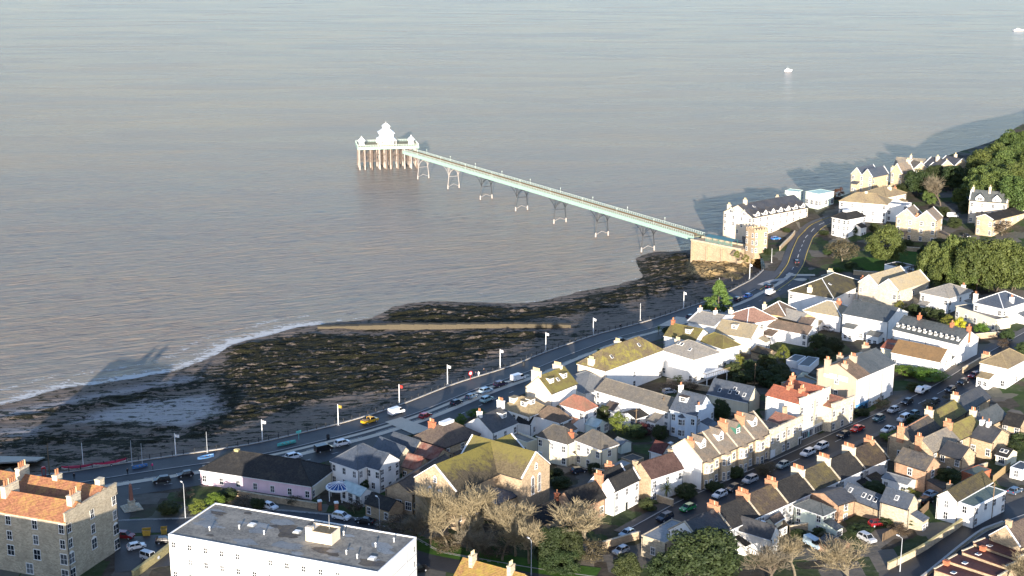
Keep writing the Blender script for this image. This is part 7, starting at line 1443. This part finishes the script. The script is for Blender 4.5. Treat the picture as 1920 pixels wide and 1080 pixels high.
x, y, z = PT['PHONE']; t = thing('telephone_box', 'red telephone box beside the wooden pole', 'telephone box', (x, y, z), .4)
MB().box(-.5,.5,-.5,.5,0,.35).box(-.5,-.4,-.5,-.4,.35,2.2).box(.4,.5,-.5,-.4,.35,2.2).box(.4,.5,.4,.5,.35,2.2).box(-.5,-.4,.4,.5,.35,2.2).box(-.53,.53,-.53,.53,2.2,2.45).slab([(-.4,-.4,2.45),(.4,-.4,2.45),(.4,.4,2.45),(-.4,.4,2.45)], .16).build('frame', 'phonered', t)
for k in range(4): q = MB().box(-.4,.4,-.46,-.43,.4,2.2).build('pane', 'pane', t); q.rotation_euler = (0,0,k*math.pi/2)
x, y, z = PT['OBELISK']; t = thing('obelisk', 'red granite obelisk on a stepped stone base by the junction', 'monument', (x, y, z), .5)
m = MB(); sq(m, [(2.2,0),(2.2,.3)]); sq(m, [(1.7,.3),(1.7,.6)]); sq(m, [(1.2,.6),(1.2,.9)]); sq(m, [(.75,.9),(.7,2.0),(.8,2.1),(.8,2.2)]); m.build('plinth', 'stonel', t); m = MB(); sq(m, [(.45,2.2),(.3,6.0),(.03,6.5)]); m.build('shaft', 'granite', t)
def rowboat(P, lab, mat, L=4.5, rz=.6):
    t = thing('rowing_boat', lab, 'boat', P, rz); m = MB(); n = 10; secs = []
    for i in range(n+1):
        u = -1+2*i/n; hw = .8*(1-abs(u)**2.4)+.03; x = u*L/2; zz = .7+.2*u*u; secs.append([(x,-hw,zz),(x,-hw*.6,.2),(x,0,.08),(x,hw*.6,.2),(x,hw,zz)])
    m.add([p for s_ in secs for p in s_], [(i*5+j,i*5+j+1,(i+1)*5+j+1,(i+1)*5+j) for i in range(n) for j in range(4)]); m.build('hull', mat, t)
    for xx in (-1.1, 0., 1.1): q = MB().box(xx-.12,xx+.12,-.6,.6,.5,.56).build('thwart', 'woodl', t)
rowboat(PT['TBOAT'], 'turquoise rowing boat on the promenade', 'turq', 5.5); rowboat(PT['BTARP'], 'blue-covered dinghy beside the bare mast', 'tarpblue'); rowboat(PT['BTRAIL'], 'pale blue dinghy between the thin masts', 'tarpblue', 4.)
x, y, z = PT['SIGN']; t = thing('sign_board', 'turquoise information sign on a post beside the rowing boat', 'sign', (x, y, z), .7); MB().tube((0,0,0),(0,0,2.6),.07,.07,6).build('post', 'turq', t); MB().box(-.8,.8,-.05,.05,2.1,2.8).build('panel', 'turq', t)
x, y, z = PT['BANNER']; t = thing('banner_sign', 'red and white round sign beside the promenade group', 'sign', (x, y, z), .7); MB().tube((0,0,0),(0,0,2.),.06,.06,6).build('post', 'phonered', t); MB().tube((0,-.05,2.2),(0,.05,2.2),.75,.75,14).build('disc', 'phonered', t); MB().tube((0,-.07,2.2),(0,.07,2.2),.45,.45,14).build('face', 'flagw', t)
for k, l in (('BIN1','black litter bin beside the white post on the promenade'), ('BIN2','black litter bin on the promenade near the flagpole'), ): 
    x, y, z = PT[k]; t = thing('litter_bin', l, 'bin', (x, y, z), .7, 'promenade litter bins'); MB().lathe([(.4,0),(.45,.1),(.45,1.2)],10).build('body', 'iron', t); MB().lathe([(.5,1.2),(.5,1.3),(.2,1.5)],10).build('lid', 'iron', t)
for k, l in (('SK1','yellow skip on the roadside, larger of two'), ('SK2','yellow skip on the roadside, smaller of two')):
    x, y, z = PT[k]; t = thing('skip', l, 'skip', (x, y, z), .2, 'yellow roadside skips'); s_ = .75 if k == 'SK1' else .55
    MB().add([(-s_,-.7,.1),(s_,-.7,.1),(s_,.7,.1),(-s_,.7,.1),(-s_*1.3,-.8,1.5),(s_*1.3,-.8,1.5),(s_*1.3,.8,1.5),(-s_*1.3,.8,1.5)], [(0,1,5,4),(1,2,6,5),(2,3,7,6),(3,0,4,7),(3,2,1,0)]).build('tub', 'yellow', t); MB().box(-s_*1.33,s_*1.33,-.84,-.76,1.44,1.54).box(-s_*1.33,s_*1.33,.76,.84,1.44,1.54).build('rim', 'woodl', t)
x, y, z = PT['ROT']; t = thing('glass_rotunda', 'round blue glass canopy with white ribs outside the pink house', 'canopy', (x, y, z), 0)
MB().lathe([(3.0,2.9),(3.3,2.9),(3.3,3.25),(2.9,3.3)], 20).build('rim', 'frame', t)
for i in range(16):
    a, b = i*math.pi/8, (i+1)*math.pi/8; MB().add([(3.1*math.cos(a),3.1*math.sin(a),3.25),(3.1*math.cos(b),3.1*math.sin(b),3.25),(.3*math.cos(b),.3*math.sin(b),4.2),(.3*math.cos(a),.3*math.sin(a),4.2)], [(0,1,2,3)]).build('pane', 'blueglass', t)
    MB().tube((3.1*math.cos(a),3.1*math.sin(a),3.27),(.3*math.cos(a),.3*math.sin(a),4.22),.08,.06,4).build('rib', 'frame', t)
MB().lathe([(.35,4.15),(.35,4.4),(.05,4.6)],10).build('crown', 'frame', t)
for i in range(5): q = MB().tube((0,0,-.5),(0,0,2.9),.12,.12,6).build('column', 'frame', t); q.location = (2.8*math.cos(i*1.257), 2.8*math.sin(i*1.257), 0)
for k, l in (('GATEA','left brick gate pier with white cap at the rotunda drive'), ('GATEB','right brick gate pier with white cap at the rotunda drive')):
    x, y, z = PT[k]; t = thing('gate_pier', l, 'gate pier', (x, y, z), .3, 'brick gate piers'); MB().box(-.4,.4,-.4,.4,-.3,2.3).build('shaft', 'brick', t); MB().box(-.52,.52,-.52,.52,2.3,2.5).slab([(-.45,-.45,2.5),(.45,-.45,2.5),(.45,.45,2.5),(-.45,.45,2.5)], .12).build('cap', 'frame', t)
def motorboat(P, L, lab):
    t = thing('motor_boat', lab, 'boat', (*P, 0), .1); m = MB(); prism(m, [(-L/2,-.5),(L*.35,-.5),(L/2,1.4),(-L/2,1.1)], L*.14, L*.16, .2); m.build('hull', 'paint_white', t); m = MB(); prism(m, [(-L*.25,1.1),(L*.15,1.2),(L*.05,2.6),(-L*.22,2.6)], L*.1, L*.08, 1.3); m.build('cabin', 'paint_white', t); MB().box(-L*.2,L*.06,-L*.102,L*.102,1.7,2.2).build('window', 'carglass', t)
    MB().tube((-L*.1,0,2.6),(-L*.1,0,4.6),.08,.05,5).build('mast', 'paint_white', t)
motorboat(BOATS[0], 8., 'small white motor boat out at sea'); motorboat(BOATS[1], 16., 'larger white boat far out at the top right')
